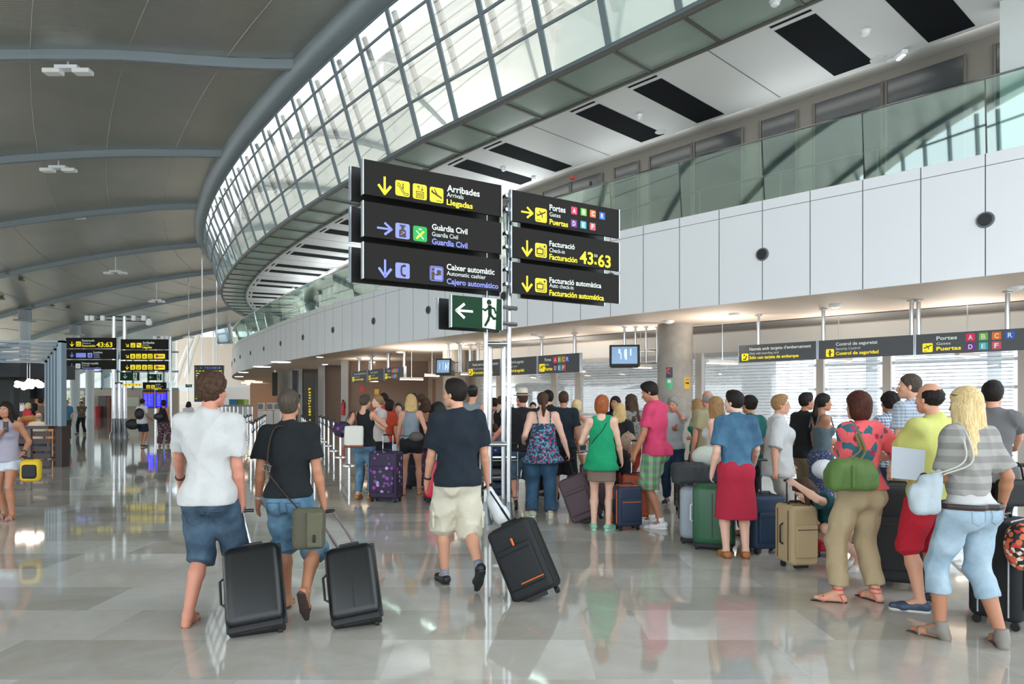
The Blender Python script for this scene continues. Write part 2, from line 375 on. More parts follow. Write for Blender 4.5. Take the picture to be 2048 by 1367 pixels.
# gallery back wall with windows -----------------------------------------
Wl = offs(B, 6.5)
MB().grid([z3(Wl, 6.3), z3(Wl, 10)]).build('wall_gallery', mat('taupe_cladding', '8d8881', .6), kind='structure')
M_gw = mat('dark_gallery_glass', '3e4347', .08, 0, coat=.5, spec=.8)
n_w = 1; m = MB(); fr_ = MB()
Wi = offs(B, 6.46); Wi2 = offs(B, 6.42); s = .6; q = 0
def strip(mm, s1, s2, z1, z2, d):
    mm.grid([[onB(s1+(s2-s1)*t, d, z1) for t in (0, .5, 1)], [onB(s1+(s2-s1)*t, d, z2) for t in (0, .5, 1)]])
while s < sB[-1]-4:
    n_w += 1; m = MB()
    for (a, b) in ((.0, 1.62), (1.7, 3.3), (3.75, 4.75)):
        strip(m, s+a, s+b, 6.4 if a > 3.5 else 7.0, 9.62, 6.45)
        for e in (a, b): fr_.beam(onB(s+e, 6.43, 6.4), onB(s+e, 6.43, 9.62), .05, .05)
    m.build(f'window_{n_w}', M_gw, kind='structure'); s += 5.3
n += 1; fr_.build(f'trim_{n}', mat('window_frame_taupe', '77736c', .5), kind='structure')
wr = onB(0.2, 6.2, 0)
MB().box((9.9+1.6, 15.0-3.2, 8.1), (.3, 5, 3.7), rz=radians(46)).build('wall_gallery.001', mat('pale_wall', 'd4dad9', .5), kind='structure')
# gallery floor, fascia ----------------------------------------------------
Fn = offs(Fc, 0.); Fi = offs(Fc, .06)
end = [(0, 100), (-1.2, 42), (-1.0, 32.7), (27, 8.8)]
def slab(name, z, mt):
    return MB().poly([(float(p[0]), float(p[1]), z) for p in offs(Fc, .03)]+[(x, y, z) for x, y in end]).build(name, mt, kind='structure')
slab('ceiling.003', ZF0, mat('lower_plaster', 'd2c4b6', .65)); slab('floor.001', ZF1-.25, mat('gallery_floor', '9b9a96', .4))
MB().grid([z3(offs(Fc, .025), ZF0), z3(offs(Fc, .025), ZF1)]).build('wall_fascia', M_seam, kind='structure')
m = MB()
for i in range(len(Fc)-1):
    a = Vector((*Fc[i], 0)); b = Vector((*Fc[i+1], 0)); d = (b-a).normalized(); nr = Vector((-d.y, d.x, 0)); g = .009
    for z0, z1 in ((ZF0, 6.25), (6.262, ZF1)):
        a_ = a+d*g; b_ = b-d*g
        m.add([a_+Vector((0, 0, z0)), b_+Vector((0, 0, z0)), b_+Vector((0, 0, z1)), a_+Vector((0, 0, z1))], [(0, 1, 2, 3)])
m.grid([z3(Fc, ZF1), z3(offs(Fc, .22), ZF1)])
m.build('wall_fascia.001', M_white, kind='structure')
# air nozzles in the fascia
sF = np.arange(len(Fc))*1.12; tF = np.gradient(Fc, axis=0)
def onF(s, z, d=0.):
    x = np.interp(s, sF, Fc[:, 0]); y = np.interp(s, sF, Fc[:, 1]); a = np.interp(s, sF, tF[:, 0]); b = np.interp(s, sF, tF[:, 1]); l = math.hypot(a, b); a /= l; b /= l
    return Vector((x+b*d, y-a*d, z)), Vector((-b, a, 0)), Vector((a, b, 0))
def sF_at(x, y): return float(sF[np.argmin(np.hypot(Fc[:, 0]-x, Fc[:, 1]-y))])
sn = sF_at(6.4, 16.05)-4.48; lab = 0; NZ = []
while sn < sF[-1]-40:
    p, nr, tg = onF(sn, 5.2)
    r = thing('air_nozzle', 'round black air nozzle set in the white curved fascia', 'air nozzle', p, group='round black air nozzles along the white fascia')
    m = MB(); m.tube([p+nr*.0, p+nr*.035], [.16, .15], 24); m.build('rim', M_seam, r)
    m = MB(); m.tube([p+nr*.03, p+nr*.05], [.125, .11], 24); m.build('nozzle_bowl', M_black, r)
    NZ.append(r); sn += 4.48
# balustrade: glass panes with a slim steel handrail
bal = thing('glass_balustrade', 'green-tinted glass balustrade along the curved upper gallery edge', 'balustrade', (0, 0, 0))
R0 = offs(Fc, .12); g_bal = glass_mat('glass_balustrade', (.55, .74, .67), .24, (.70, .84, .80))
nb = 0; step = 2
for i in range(0, len(Fc)-step, step):
    a = Vector((*R0[i], 0)); b = Vector((*R0[i+step], 0)); d = (b-a).normalized(); lean = Vector((-d.y, d.x, 0))*.16
    a_ = a+d*.015; b_ = b-d*.015
    MB().add([a_+Vector((0, 0, ZF1)), b_+Vector((0, 0, ZF1)), b_+lean+Vector((0, 0, ZR)), a_+lean+Vector((0, 0, ZR))], [(0, 1, 2, 3)]).build('glass_pane', g_bal, bal)
R1 = offs(Fc, -.04)
MB().tube(z3(R1, ZR+.01), .025, 6).build('handrail', M_steel, bal)
# things visible on the gallery behind the glass: inner rail on posts
m = MB(); Ri = offs(Fc, 1.1)
m.tube(z3(Ri, ZF1+.95), .03, 6)
for i in range(0, len(Ri), 2): m.cyl((*Ri[i], ZF1-.2), (*Ri[i], ZF1+.95), .025, 6)
inr = m.build('gallery_rail', M_frame); tag(inr, 'dark steel rail on posts on the gallery behind the glass balustrade', 'railing')
# plant space above the gallery: corrugated white roof, beams, bright openings
U1 = offs(B, .3); U2 = offs(B, 8.5)
MB().grid([z3(C1, ZG+.03), z3(offs(B, 8.5), ZG+.5)]).build('floor.002', mat('roof_slab', 'c9c6c0', .7), kind='structure')
m = MB(); rows = []
for k, d in enumerate(np.arange(.6, 8.6, .16)):
    rows.append(z3(offs(B, d), 13.55+(.05 if k % 2 else 0)+.05*d))
MB().grid(rows).build('ceiling.004', glass_mat('corrugated_translucent', (.9, .9, .9), .03, frost=.97, white='a5a19c'), kind='structure')
m = MB()
for i in range(0, len(B), 4):
    a = offs(B, .7)[i]; b = offs(B, 8.4)[i]; m.beam((*a, 13.2), (*b, 13.3), .25, .45)
for d in (3., 6.): m.tube(z3(offs(B, d), 13.3), .12, 6)
n += 1; m.build(f'trim_{n}', mat('white_steel', 'dedad4', .5), kind='structure')
m = MB()
for i in range(0, len(B)-2, 8):
    m.grid([z3(U2[i:i+3], ZG), z3(U2[i:i+3], 13.9)])
m.build('wall_plant', mat('plant_wall', 'dcd8d2', .7), kind='structure')
# ================================================================ lower back wall, shutters, columns
def onW(t, d=0., z=0.):            # along the straight shutter wall (t metres to the far left, d out into the hall)
    return Vector((6.55-.76*t-.65*d, 24.9+.65*t-.76*d, z))
def tW(px):                        # parameter of the wall point seen at photo column px
    k = (px-1024)/FPX; return (6.55-k*24.9)/(.76+.65*k)
t0, t1 = -22., tW(952)
m = MB(); m.add([onW(t0, 0, 3.42), onW(t1, 0, 3.42), onW(t1, 0, ZF0), onW(t0, 0, ZF0)], [(0, 1, 2, 3)])
m.build('wall_right', mat('white_bulkhead', 'd9d8d4', .5), kind='structure')
m = MB(); m.add([onW(t0, .5, ZF0-.02), onW(t1-1.5, .5, ZF0-.02), onW(t1-1.5, 2.4, ZF0-.02), onW(t0, 2.6, ZF0-.02)], [(0, 1, 2, 3)])
n += 1; m.build(f'trim_{n}', mat('grey_ceiling_grille', '6f6c69', .6), kind='structure')
edges = [2360, 2046, 1775, 1642, 1400, 1158, 1110, 1000, 954]
M_mull = mat('mullion_beige', 'b9b4ad', .45)
M_slat = glass_mat('shutter_slat', (.9, .9, .9), .05, frost=.97, white='e4e8ec'); M_lens = glass_mat('shutter_lens', (.93, .96, .98), .06, frost=.35, white='dfe6ea')
for k in range(len(edges)-1):
    a, b = tW(edges[k]), tW(edges[k+1]); n_w += 0
    n += 1; m = MB(); c = onW(a, .05, 1.71); m.box(c, (.22, .2, 3.42), rz=atan2(.65, -.76)); m.build(f'trim_{n}', M_mull, kind='structure')
    r = thing('roller_shutter', ['perforated white roller shutter behind the shoppers at the right edge', 'white slatted roller shutter behind the yellow shirt, brightest of the row', 'narrow white slatted roller shutter between two beige mullions at right',
                'wide white slatted roller shutter just right of the concrete column', 'wide grey slatted roller shutter left of the near concrete column', 'narrow grey slatted roller shutter behind the far end of the sign row',
                'grey slatted roller shutter seen behind the steel sign poles', 'leftmost grey slatted roller shutter beside the brown wall'][k], 'shutter', onW(b, 0, 0))
    m = MB(); z = .06; a += .2; b -= .2
    while z < 3.3:
        p = [onW(a, .02, z), onW(b, .02, z), onW(b, .02, z+(.030 if k < 4 else .058)), onW(a, .02, z+(.030 if k < 4 else .058))]
        m.add(p+[x+Vector((.013, .015, 0)) for x in p], [(0, 1, 2, 3), (4, 5, 6, 7), (3, 2, 6, 7), (0, 1, 5, 4)]); z += .105
    m.build('slats', M_slat, r)
    MB().add([onW(a, -.01, .0), onW(b, -.01, .0), onW(b, -.01, 3.3), onW(a, -.01, 3.3)], [(0, 1, 2, 3)]).build('clear_lining', M_lens, r)
    MB().box(onW((a+b)/2, .04, 3.33), (abs(b-a), .1, .16), rz=atan2(.65, -.76)).build('housing', mat('shutter_housing', 'b2b4b5', .5), r)
# boarding hall behind the shutters: its floor is the same floor; piers, a window band and a dim left part
m = MB(); m.add([onW(-30, -7, 0), onW(-2, -7, 0), onW(-2, -7, 4.1), onW(-30, -7, 4.1)], [(0, 1, 2, 3)])
m.build('wall_back', glass_mat('rear_glazing', (.92, .95, 1), .05, frost=.25, white='dfe6ee'), kind='structure')
m = MB(); m.add([onW(-2, -3, 0), onW(14, -3, 0), onW(14, -3, 4.1), onW(-2, -3, 4.1)], [(0, 1, 2, 3)])
m.build('wall_back.001', mat('rear_grey_wall', 'd4d4d2', .6), kind='structure')
m = MB()
for t in np.arange(-28, -2, 3.9): m.box(onW(t, -6, 2.05), (.3, .3, 4.1))
for z in (1.1, 2.2, 3.2): m.beam(onW(-30, -6.8, z), onW(-2, -6.8, z), .1, .12)
n += 1; m.build(f'trim_{n}', mat('rear_pier', '8e9499', .6), kind='structure')
# brown walls at the left of the shutters, stepping back
M_brown = mat('brown_wall', '8b7464', .55, 0, 'wood', c2='7e6858'); M_pil = mat('pilaster_grey', 'bcbcba', .5); M_taupe = mat('taupe_wall', '6e6862', .6)
def wall_at(name, xa, xb, Y, m_, z=ZF0, z0=0):
    a = (xa-1024)/FPX*Y; b = (xb-1024)/FPX*Y
    MB().box(((a+b)/2, Y+.15, (z+z0)/2), (b-a, .3, z-z0)).build(name, m_, kind='structure')
wall_at('wall_left', 695, 856, 40, M_brown); wall_at('wall_left.001', 647, 684, 44, M_brown); wall_at('wall_left.002', 600, 641, 49, M_taupe)
wall_at('wall_left.003', 682, 696, 39.6, M_pil); wall_at('wall_left.004', 636, 647.5, 43.4, M_pil); wall_at('wall_left.005', 588, 602, 48.5, M_pil)
wall_at('wall_left.006', 500, 620, 82, mat('tan_wall', 'b79c84', .6)); wall_at('wall_left.007', 440, 512, 92, mat('white_wall', 'dfe3e4', .6))
a = P(856, 700, 40); b = onW(t1, 0, 0)
m = MB(); m.add([(a.x, 40, 0), (b.x, b.y, 0), (b.x, b.y, ZF0), (a.x, 40, ZF0)], [(0, 1, 2, 3)]); m.build('wall_left.008', mat('beige_wall', 'b5a797', .6), kind='structure')
MB().box((-4.2, 38.4, 1.5), (.9, .1, 3.0), rz=-.9).build('door_1', mat('brown_door', '8a6a4c', .5), kind='structure')
# concrete columns with notices ------------------------------------------
M_conc = mat('concrete', '8f8b84', .75, 0, 'concrete', c2='a9a59d')
def column(px, w, Y, label):
    c = P(px, 700, Y); r = w/2/FPX*Y
    o = MB().cyl((c.x, Y, 0), (c.x, Y, ZF0), r, 40).build('concrete_column', M_conc, smooth=True); tag(o, label, 'column'); return c.x, Y, r
colA = column(1350, 69, 21.6, 'thick bare concrete column carrying the safety notices, behind the pink shirt')
colB = column(908.5, 46, 32, 'bare concrete column behind the left hanging monitor')
colC = column(573, 27, 52, 'grey concrete column far off behind the queue barriers')
def notice(name, col, px, y0, y1, w, color, label, icon=None):
    x, Y, r = col; k = (px-1024)/FPX; ang = math.asin(max(-1, min(1, ((k*Y-x)/r)*.985))); z0 = P(px, y1, Y-r).z; z1 = P(px, y0, Y-r).z; hw = w/2/FPX*Y/r
    m = MB(); rows = [[(x+(r+.006)*sin(ang+q), Y-(r+.006)*cos(ang+q), z) for q in np.linspace(-hw, hw, 6)] for z in (z0, z1)]
    o = m.grid(rows).build(name, mat('notice_'+color, color, .4)); tag(o, label, 'notice')
    if icon:
        m = MB(); zc = (z0+z1)/2; s = (z1-z0)*.25
        if icon == 'ring': m.tube([(x+(r+.012)*sin(ang)+cos(q)*s*.9, Y-(r+.012)*cos(ang), zc+.05+sin(q)*s*.9) for q in np.linspace(0, 2*pi, 20)[:-1]], .018, 5, closed=True); m.tube([(x+(r+.014)*sin(ang)-s*.6, Y-(r+.014)*cos(ang), zc+.05+s*.6), (x+(r+.014)*sin(ang)+s*.6, Y-(r+.014)*cos(ang), zc+.05-s*.6)], .014, 5)
        if icon == 'square': m.box((x+(r+.01)*sin(ang), Y-(r+.01)*cos(ang), zc+.08), (s*1.2, .01, s*1.2), rz=ang)
        if icon == 'bars': m.box((x+(r+.01)*sin(ang), Y-(r+.01)*cos(ang), zc), (s*1.5, .01, s*.55), rz=ang); m.box((x+(r+.01)*sin(ang), Y-(r+.01)*cos(ang), zc+s*1.2), (s*1.3, .01, s*.2), rz=ang)
        m.build('pictogram', mat({'ring': 'sign_red', 'square': 'sign_white', 'bars': 'sign_ink'}[icon], {'ring': 'd8586e', 'square': 'eef6f0', 'bars': '4a3208'}[icon], .5), o)
notice('prohibition_notice', colA, 1331.5, 734, 755, 13, '3a3644', 'dark notice with a red ring, upper one on the near concrete column', 'ring')
notice('green_notice', colA, 1331.5, 756, 778, 13, '5fc28a', 'green notice with white square below the dark one on the concrete column', 'square')
notice('yellow_notice', colA, 1367, 754, 777, 14, 'e8b62a', 'yellow warning notice on the right side of the concrete column', 'bars')
# small wall things by the brown wall
def flat(name, px, py, w, h, Y, m_, label, cat, d=.03):
    c = P(px, py, Y); o = MB().box((c.x, Y, c.z), (w/FPX*Y, d, h/FPX*Y)).build(name, m_); tag(o, label, cat); return o
flat('fire_notice', 724.5, 778, 10, 12, 39.98, mat('sign_firered', 'd14b45', .5), 'red fire notice on the brown wall left of the yellow one', 'notice')
flat('yellow_notice', 753.5, 783, 9, 11, 39.98, mat('notice_e8b62a', 'e8b62a', .4), 'yellow notice on the brown wall right of the red one', 'notice')
e = P(686, 806, 39.49); r = thing('fire_extinguisher', 'red fire extinguisher hung on the grey pilaster beside the brown wall', 'fire extinguisher', (e.x, 39.49, .75))
MB().lathe((e.x, 39.49, .95), [(.0, 0), (.11, .01), (.115, .08), (.115, .62), (.09, .72), (.04, .78), (.04, .84)]).build('cylinder', mat('sign_red2', 'c0202a', .3), r, smooth=True)
m = MB(); m.box((e.x, 39.5, 1.82), (.12, .05, .05)); m.tube([(e.x, 39.43, 1.8), (e.x+.13, 39.40, 1.7), (e.x+.15, 39.40, 1.35)], .02, 6); m.build('hose', M_black, r)
flat('wall_panel_cabinet', 719, 832, 10, 20, 39.95, mat('notice_9a7d60', 'a08468', .5), 'small tan hydrant cabinet on the brown wall under the red notice', 'cabinet', .1)

# ================================================================ ceiling fittings under the gallery
M_lamp = mat('lamp_glow', 'fff0d8', .5, emit=4.5, ecol='ffe9cc')
for px, py in ((562, 722), (524, 731.5), (487, 743.5), (478, 752), (650, 727), (745, 722), (800, 702), (640, 712)):
    if py > 735: Y = 2.5*FPX/(HOR-py)
    else: Y = (ZF0-CAMZ)*FPX/(HOR-py)
    c = P(px, py, Y); R_ = .55 if py < 733 and px < 600 else .35
    if px > 600: R_ = .16
    r = thing('ceiling_downlight', 'lit round downlight in the lower ceiling near the far curved edge' if px < 600 else 'small round downlight in the lower ceiling above the brown walls', 'ceiling light', (c.x, Y, ZF0), group='downlights near the far curved edge' if px < 600 else 'small downlights above the brown walls')
    MB().tube([(c.x, Y, ZF0-.01), (c.x, Y, ZF0-.05)], [R_+.05, R_+.05], 20).build('trim_ring', M_white, r)
    MB().tube([(c.x, Y, ZF0-.052), (c.x, Y, ZF0-.06)], [R_, R_], 20).build('diffuser', M_lamp, r)
# row of warm ring lights along the far end of the ceiling edge
for k, (px, py) in enumerate(((492, 764), (502, 767), (512, 769), (521, 767), (500, 760.5), (515, 762.5))):
    Y = (ZF0-CAMZ)*FPX/(HOR-py); c = P(px, py, Y)
    o = MB().tube([(c.x, Y, ZF0-.02), (c.x, Y, ZF0-.12)], [.5, .5], 14).build('ceiling_downlight', mat('lamp_warm', 'ffc890', .5, emit=7, ecol='ffb878')); tag(o, 'warm round lamp at the far end of the lower ceiling edge', 'ceiling light', 'warm lamps along the far end of the ceiling edge')
# slender hanging light bars, each on a wire
strips = [(1415, 722, 1474, 727, 19.5, 'hanging light bar with a white end, left of the boarding card sign'), (1652, 716, 1702, 720, 19.3, 'hanging light bar below the security control sign'), (1914, 707, 1955, 711, 17, 'hanging light bar below the coloured gate letters at right'),
    (1260, 731, 1302, 735, 22.5, 'hanging light bar below the near monitor'), (1137, 739, 1170, 741, 26, 'hanging light bar at the right end of the middle sign row'), (922, 746, 968, 749, 29, 'hanging light bar right of the left monitor'),
    (850, 749, 878, 753, 31, 'short hanging light bar between brown wall and left monitor'), (800, 756, 846, 759, 30, 'long hanging light bar right of the far sign row'), (720, 760, 756, 763, 37.5, 'hanging light bar under the far sign row'), (1040, 741, 1072, 744, 27, 'hanging light bar below the middle sign row')]
for x0, y0, x1, y1, Y, lb in strips:
    a = P(x0, y0, Y); b = P(x1, y1, Y+.4); r = thing('hanging_light_bar', lb, 'ceiling light', (a.x, a.y, a.z)); b.z = a.z; h_ = .09
    MB().beam(a, b, .12, h_).build('housing', mat('lamp_body', 'f4f2ee', .4), r)
    MB().beam(a+Vector((0, 0, -.06)), b+Vector((0, 0, -.06)), .09, .02).build('tube', M_lamp, r)
    m = MB(); c = (a+b)/2; m.cyl(c, (c.x, c.y, ZF0), .012, 5); m.build('wire', M_steel, r)
    la = bpy.data.lights.new('light_bar_glow', 'AREA'); la.shape = 'RECTANGLE'; la.size = (b-a).length; la.size_y = .1; la.energy = 30; la.color = (1, .9, .8)
    lo = bpy.data.objects.new('light_bar_glow', la); COL.objects.link(lo); lo.location = (c.x, c.y, c.z+.07); lo.rotation_euler = (pi, 0, 0); lo.parent = r; lo.location = Vector(lo.location)-r.location
for px, py, nm, lb in ((1338, 641, 'smoke_detector', 'square white detector under the ceiling above the concrete column'), (1468, 626.5, 'speaker_grille', 'round ceiling speaker left of the sign poles'), (1670, 609, 'smoke_detector', 'small smoke detector between the sign poles'), (2030, 573, 'speaker_grille', 'round ceiling speaker at the right edge'), (1070, 668, 'smoke_detector', 'small detector beside the middle sign row'), (920, 684, 'speaker_grille', 'round ceiling speaker above the left monitor')):
    Y = (ZF0-CAMZ)*FPX/(HOR-py); c = P(px, py, Y); m = MB()
    m.lathe((c.x, Y, ZF0-.09), [(.06, 0), (.14, .03), (.16, .09)], 16); o = m.build(nm, M_white, smooth=True); tag(o, lb, 'detector' if 'smoke' in nm else 'speaker')
# gallery ceiling fittings
for px, py, r_, lb in ((1730, 62, .09, 'white smoke detector on the gallery ceiling between the two largest dark panels'), (1278, 230, .08, 'white smoke detector on the gallery ceiling between the second pair of panels'), (1007, 336, .08, 'white smoke detector on the gallery ceiling above the signpost'), (1550, 2, .09, 'white smoke detector at the top edge of the frame'), (586, 575, .1, 'far white smoke detector on the gallery ceiling')):
    Y = (ZG-CAMZ)*FPX/(HOR-py); c = P(px, py, Y); o = MB().lathe((c.x, Y, ZG-.1), [(r_*.6, 0), (r_, .03), (r_, .07), (r_*1.3, .1)], 16).build('smoke_detector', M_white, smooth=True); tag(o, lb, 'detector')
for px, py, lb in ((1802, 104, 'white emergency lamp on the gallery ceiling near the largest dark panel'), (1067, 355, 'white emergency lamp on the gallery ceiling above the gates sign')):
    Y = (ZG-CAMZ)*FPX/(HOR-py); c = P(px, py, Y); r = thing('emergency_lamp', lb, 'lamp', (c.x, Y, ZG)); MB().rbox((c.x, Y, ZG-.06), (.14, .34, .1), .02).build('housing', M_white, r); MB().rbox((c.x, Y, ZG-.125), (.09, .26, .04), .015).build('diffuser', mat('frost_plastic', 'f4f7f8', .2, emit=.3), r)
for px, py, lb in ((1755, 118, 'flush round speaker on the gallery ceiling beside the emergency lamp'), (1321, 263, 'flush round speaker on the gallery ceiling between dark panels')):
    Y = (ZG-CAMZ)*FPX/(HOR-py); c = P(px, py, Y); o = MB().cyl((c.x, Y, ZG), (c.x, Y, ZG-.02), .16, 24).build('ceiling_speaker', mat('grille_white', 'cfd2d2', .6)); tag(o, lb, 'speaker')
c = P(1145, 355, 24); o = MB().rbox((c.x, c.y, c.z), (.14, .1, .14), .03).build('fire_beacon', mat('sign_red2', 'c0202a', .3)); tag(o, 'small red fire beacon high on the gallery wall above the gates sign', 'alarm')
for i, (px, py) in enumerate(((1705, 75+118), (1300, 296+22), (1510, 232+5))):
    c = P(px, py, 19.5-i); a = onB(0, 0, 0)
for j, sc in enumerate(np.arange(1.5, sB[-1]-6, 5.6)):
    p0, p1 = onB(sc, 5.22, ZG+.06), onB(sc+3.2, 5.22, ZG+.06)
    r = thing('cove_lamp', 'slim linear lamp under the inner edge of the gallery ceiling', 'ceiling light', p0, group='slim linear lamps under the gallery ceiling edge')
    MB().beam(p0, p1, .1, .08).build('housing', mat('lamp_body', 'f4f2ee', .4), r)
    la = bpy.data.lights.new('cove_glow', 'AREA'); la.shape = 'RECTANGLE'; la.size = 3.2; la.size_y = .3; la.energy = 16 if j < 3 else 42; la.color = (.95, 1, 1)
    lo = bpy.data.objects.new('cove_glow', la); COL.objects.link(lo); q = onB(sc+1.6, 5.3, 8.2) ; dn = (onB(sc+1.6, 3.2, ZG)-q).normalized(); lo.parent = r
    lo.location = q-r.location; lo.rotation_euler = dn.to_track_quat('-Z', 'Y').to_euler()
    lb_ = bpy.data.lights.new('recess_glow', 'AREA'); lb_.shape = 'RECTANGLE'; lb_.size = 5.0; lb_.size_y = .15; lb_.energy = 12; lb_.color = (.97, 1, 1)
    l2 = bpy.data.objects.new('recess_glow', lb_); COL.objects.link(l2); l2.parent = r; l2.location = onB(sc+2.2, 5.55, ZG+.02)-r.location
    tg_ = onB(sc+2.7, 5.55, 0)-onB(sc+1.7, 5.55, 0); l2.rotation_euler = (pi, 0, atan2(tg_.y, tg_.x))
# roof lights hanging under the ribs --------------------------------------
for px, py, Y, lb in ((136, 142, 24.2, 'white twin roof lamp under the nearest roof rib'), (117, 339, 33, 'white twin roof lamp under the second roof rib'), (141, 434, 41.5, 'white twin roof lamp at the third roof rib'), (231, 545, 50.5, 'small white roof lamp below the fourth rib'), (313, 602, 60, 'small white roof lamp right of the far signs'), (378, 674, 84, 'tiny white roof lamp near the far roof edge')):
    c = P(px, py, Y); r = thing('roof_lamp', lb, 'roof lamp', c); w = 1.7 if Y < 60 else 1.4; zt = roofz(c.x, Y)
    m = MB(); m.box((c.x, Y, c.z+.1), (.8, .3, .12)); m.cyl((c.x, Y, c.z+.1), (c.x, Y, zt), .03, 6); m.build('bracket', M_white, r)
    for sx in (-1, 1): MB().rbox((c.x+sx*(w/2*.62), Y, c.z-.03), (w*.36, .34, .16), .03).build('lamp_head', mat('lamp_white', 'f4f6f4', .4), r)
for px, py, Y in ((17, 497, 50), (43, 519, 52), (104, 606, 60), (137, 620, 62), (68, 590, 59), (4, 556, 55)):
    c = P(px, py, Y); c.z = roofz(c.x, Y)-.1; o = MB().lathe(c, [(.05, -.12), (.22, -.08), (.22, 0), (.1, .1)], 12).build('roof_sprinkler', mat('sprinkler_grey', '77736c', .5), smooth=True)
    tag(o, 'small round fitting on the low left part of the metal roof', 'fitting', 'small round fittings on the left part of the roof')
# steel roof columns on the left
for k, (Y, px) in enumerate(((59, 50), (67.5, 150), (76, 180), (86, 213))):
    c = P(px, 700, Y); zt = roofz(c.x, Y)-.2; r = thing('roof_column', ['round white steel roof column above the cafe frame', 'round steel roof column behind the left sign stack', 'round steel column third in the line below the roof', 'farthest round steel column at the far glazing'][k], 'column', (c.x, Y, 0))
    MB().cyl((c.x, Y, 0), (c.x, Y, zt), .42, 20).build('shaft', mat('column_white', 'b9c2c5', .4), r, smooth=True)
    m = MB(); m.box((c.x, Y, zt-.9), (1.2, 1.2, .15)); m.cyl((c.x, Y, zt-.9), (c.x, Y, zt), .5, 12); m.build('capital', mat('column_grey', '8a9296', .5), r)

# ================================================================ far end and left facade
Yb = 126
MB().box((-54, Yb, 7), (110, .3, 14)).build('wall_far', mat('far_beige', 'c9bfb4', .6), kind='structure')
MB().add([(-75, 87, 15.5), (-5, 87, 15.5), (-5, Yb, 15.0), (-75, Yb, 15.0)], [(0, 1, 2, 3)]).build('shade_sheet', mat('far_shade', 'c9c4bb', .6), kind='structure')  # sheet added above the far end to shade its wall from the sky
m = MB(); m.box((-69, 84, 1.7), (56, .3, 3.4)); m.build('wall_far.001', mat('far_beige2', 'b3a697', .5), kind='structure')
n_w += 1; m = MB(); m.add([(-97, 84, 3.4), (-41.5, 84, 3.4), (-41.5, 84, 9.2), (-97, 84, 6)], [(0, 1, 2, 3)]); m.build(f'window_{n_w}', glass_mat('far_glass', (.62, .78, .88), .12), kind='structure')
m = MB()
for x in np.arange(-96, -41, 1.9): m.box((x, 83.9, 5.9), (.16, .2, 5.2))
for z in (3.5, 5.6, 8.0): m.box((-69, 83.9, z), (56, .2, .2))
n += 1; m.build(f'trim_{n}', mat('far_mullion', '8fa0a8', .5), kind='structure')
# sloping truss tubes at the far end
M_truss = mat('truss_white', 'dedcd6', .5)
for k, (pts) in enumerate(([(427, 622), (405, 650), (385, 700), (372, 755)], [(352, 765), (363, 727), (383, 680), (410, 640), (440, 615)], [(444, 690), (458, 660), (462, 640)])):
    Yk = 118 if k < 2 else 90
    m = MB(); m.tube([P(x, y, Yk) for x, y in pts], .42 if k < 2 else .3, 8); o = m.build('roof_truss_tube', M_truss, smooth=True)
    tag(o, ['curved white truss tube descending behind the departures board', 'curved white truss tube rising left of the departures board', 'short white brace at the far end of the glass wall'][k], 'truss')
m = MB()
for px in (355, 376, 404, 427): m.cyl(P(px, 640, 116), P(px, 812, 116), .12, 6)
m.beam(P(337, 776, 117), P(470, 776, 117), .5, .9); m.beam(P(337, 806, 110), P(600, 806, 110), .4, .3)
n += 1; m.build(f'trim_{n}', mat('far_rail', 'ccd6d9', .4), kind='structure')
# hanging grated box below the far end of the glass wall
r = thing('maintenance_cage', 'grey framed glazed box hung below the far end of the curved glass wall', 'cage', P(447, 670, 88))
m = MB(); ps = [P(429, 652, 88), P(447, 645, 88), P(460, 684, 88), P(437, 686, 88)]; ps2 = [p+Vector((1.5, 3, .3)) for p in ps]
for i in range(4): m.beam(ps[i], ps[(i+1) % 4], .25, .25); m.beam(ps2[i], ps2[(i+1) % 4], .25, .25); m.beam(ps[i], ps2[i], .2, .2)
m.beam(P(433, 668, 88), P(454, 665, 88), .15, .15); m.build('frame', M_frame, r)
MB().poly(ps).build('panel', mat('cage_panel', '9fb2b5', .3), r)
m = MB(); m.beam(P(452, 614, 85), P(464, 684, 85), .5, .3); o = m.build('glass_wall_brace', mat('brace_pale', 'a5b4b6', .5)); tag(o, 'pale slanted brace at the far end of the curved glass wall', 'brace')
# left glazed facade
m = MB()
for y in np.arange(4, 84, 3.2): m.box((-96, y, 3.0), (.18, .3, 6.0))
for z in (.2, 2.6, 4.4, 6.0): m.box((-96, 44, z), (.2, 80, .14))
n += 1; m.build(f'trim_{n}', mat('far_mullion', '8fa0a8', .5), kind='structure')
n_w += 1; MB().add([(-96.1, 4, 0), (-96.1, 84, 0), (-96.1, 84, 6), (-96.1, 4, 6)], [(0, 1, 2, 3)]).build(f'window_{n_w}', glass_mat('facade_glass', (.86, .93, .97), .08), kind='structure')
MB().box((-200, 60, -.3), (290, 400, .2)).build('ground_outside', mat('apron', 'b9b9b4', .8), kind='structure')
# hall front behind the camera: unseen bars added to structure the balustrade reflections
m = MB()
for x in np.arange(-52, 24, 3.): m.box((x, -14, 6.5), (.16, .25, 13))
for z in (3, 6, 9, 12): m.box((-14, -14, z), (78, .22, .14))
n += 1; m.build(f'trim_{n}', mat('far_mullion', '8fa0a8', .5), kind='structure')
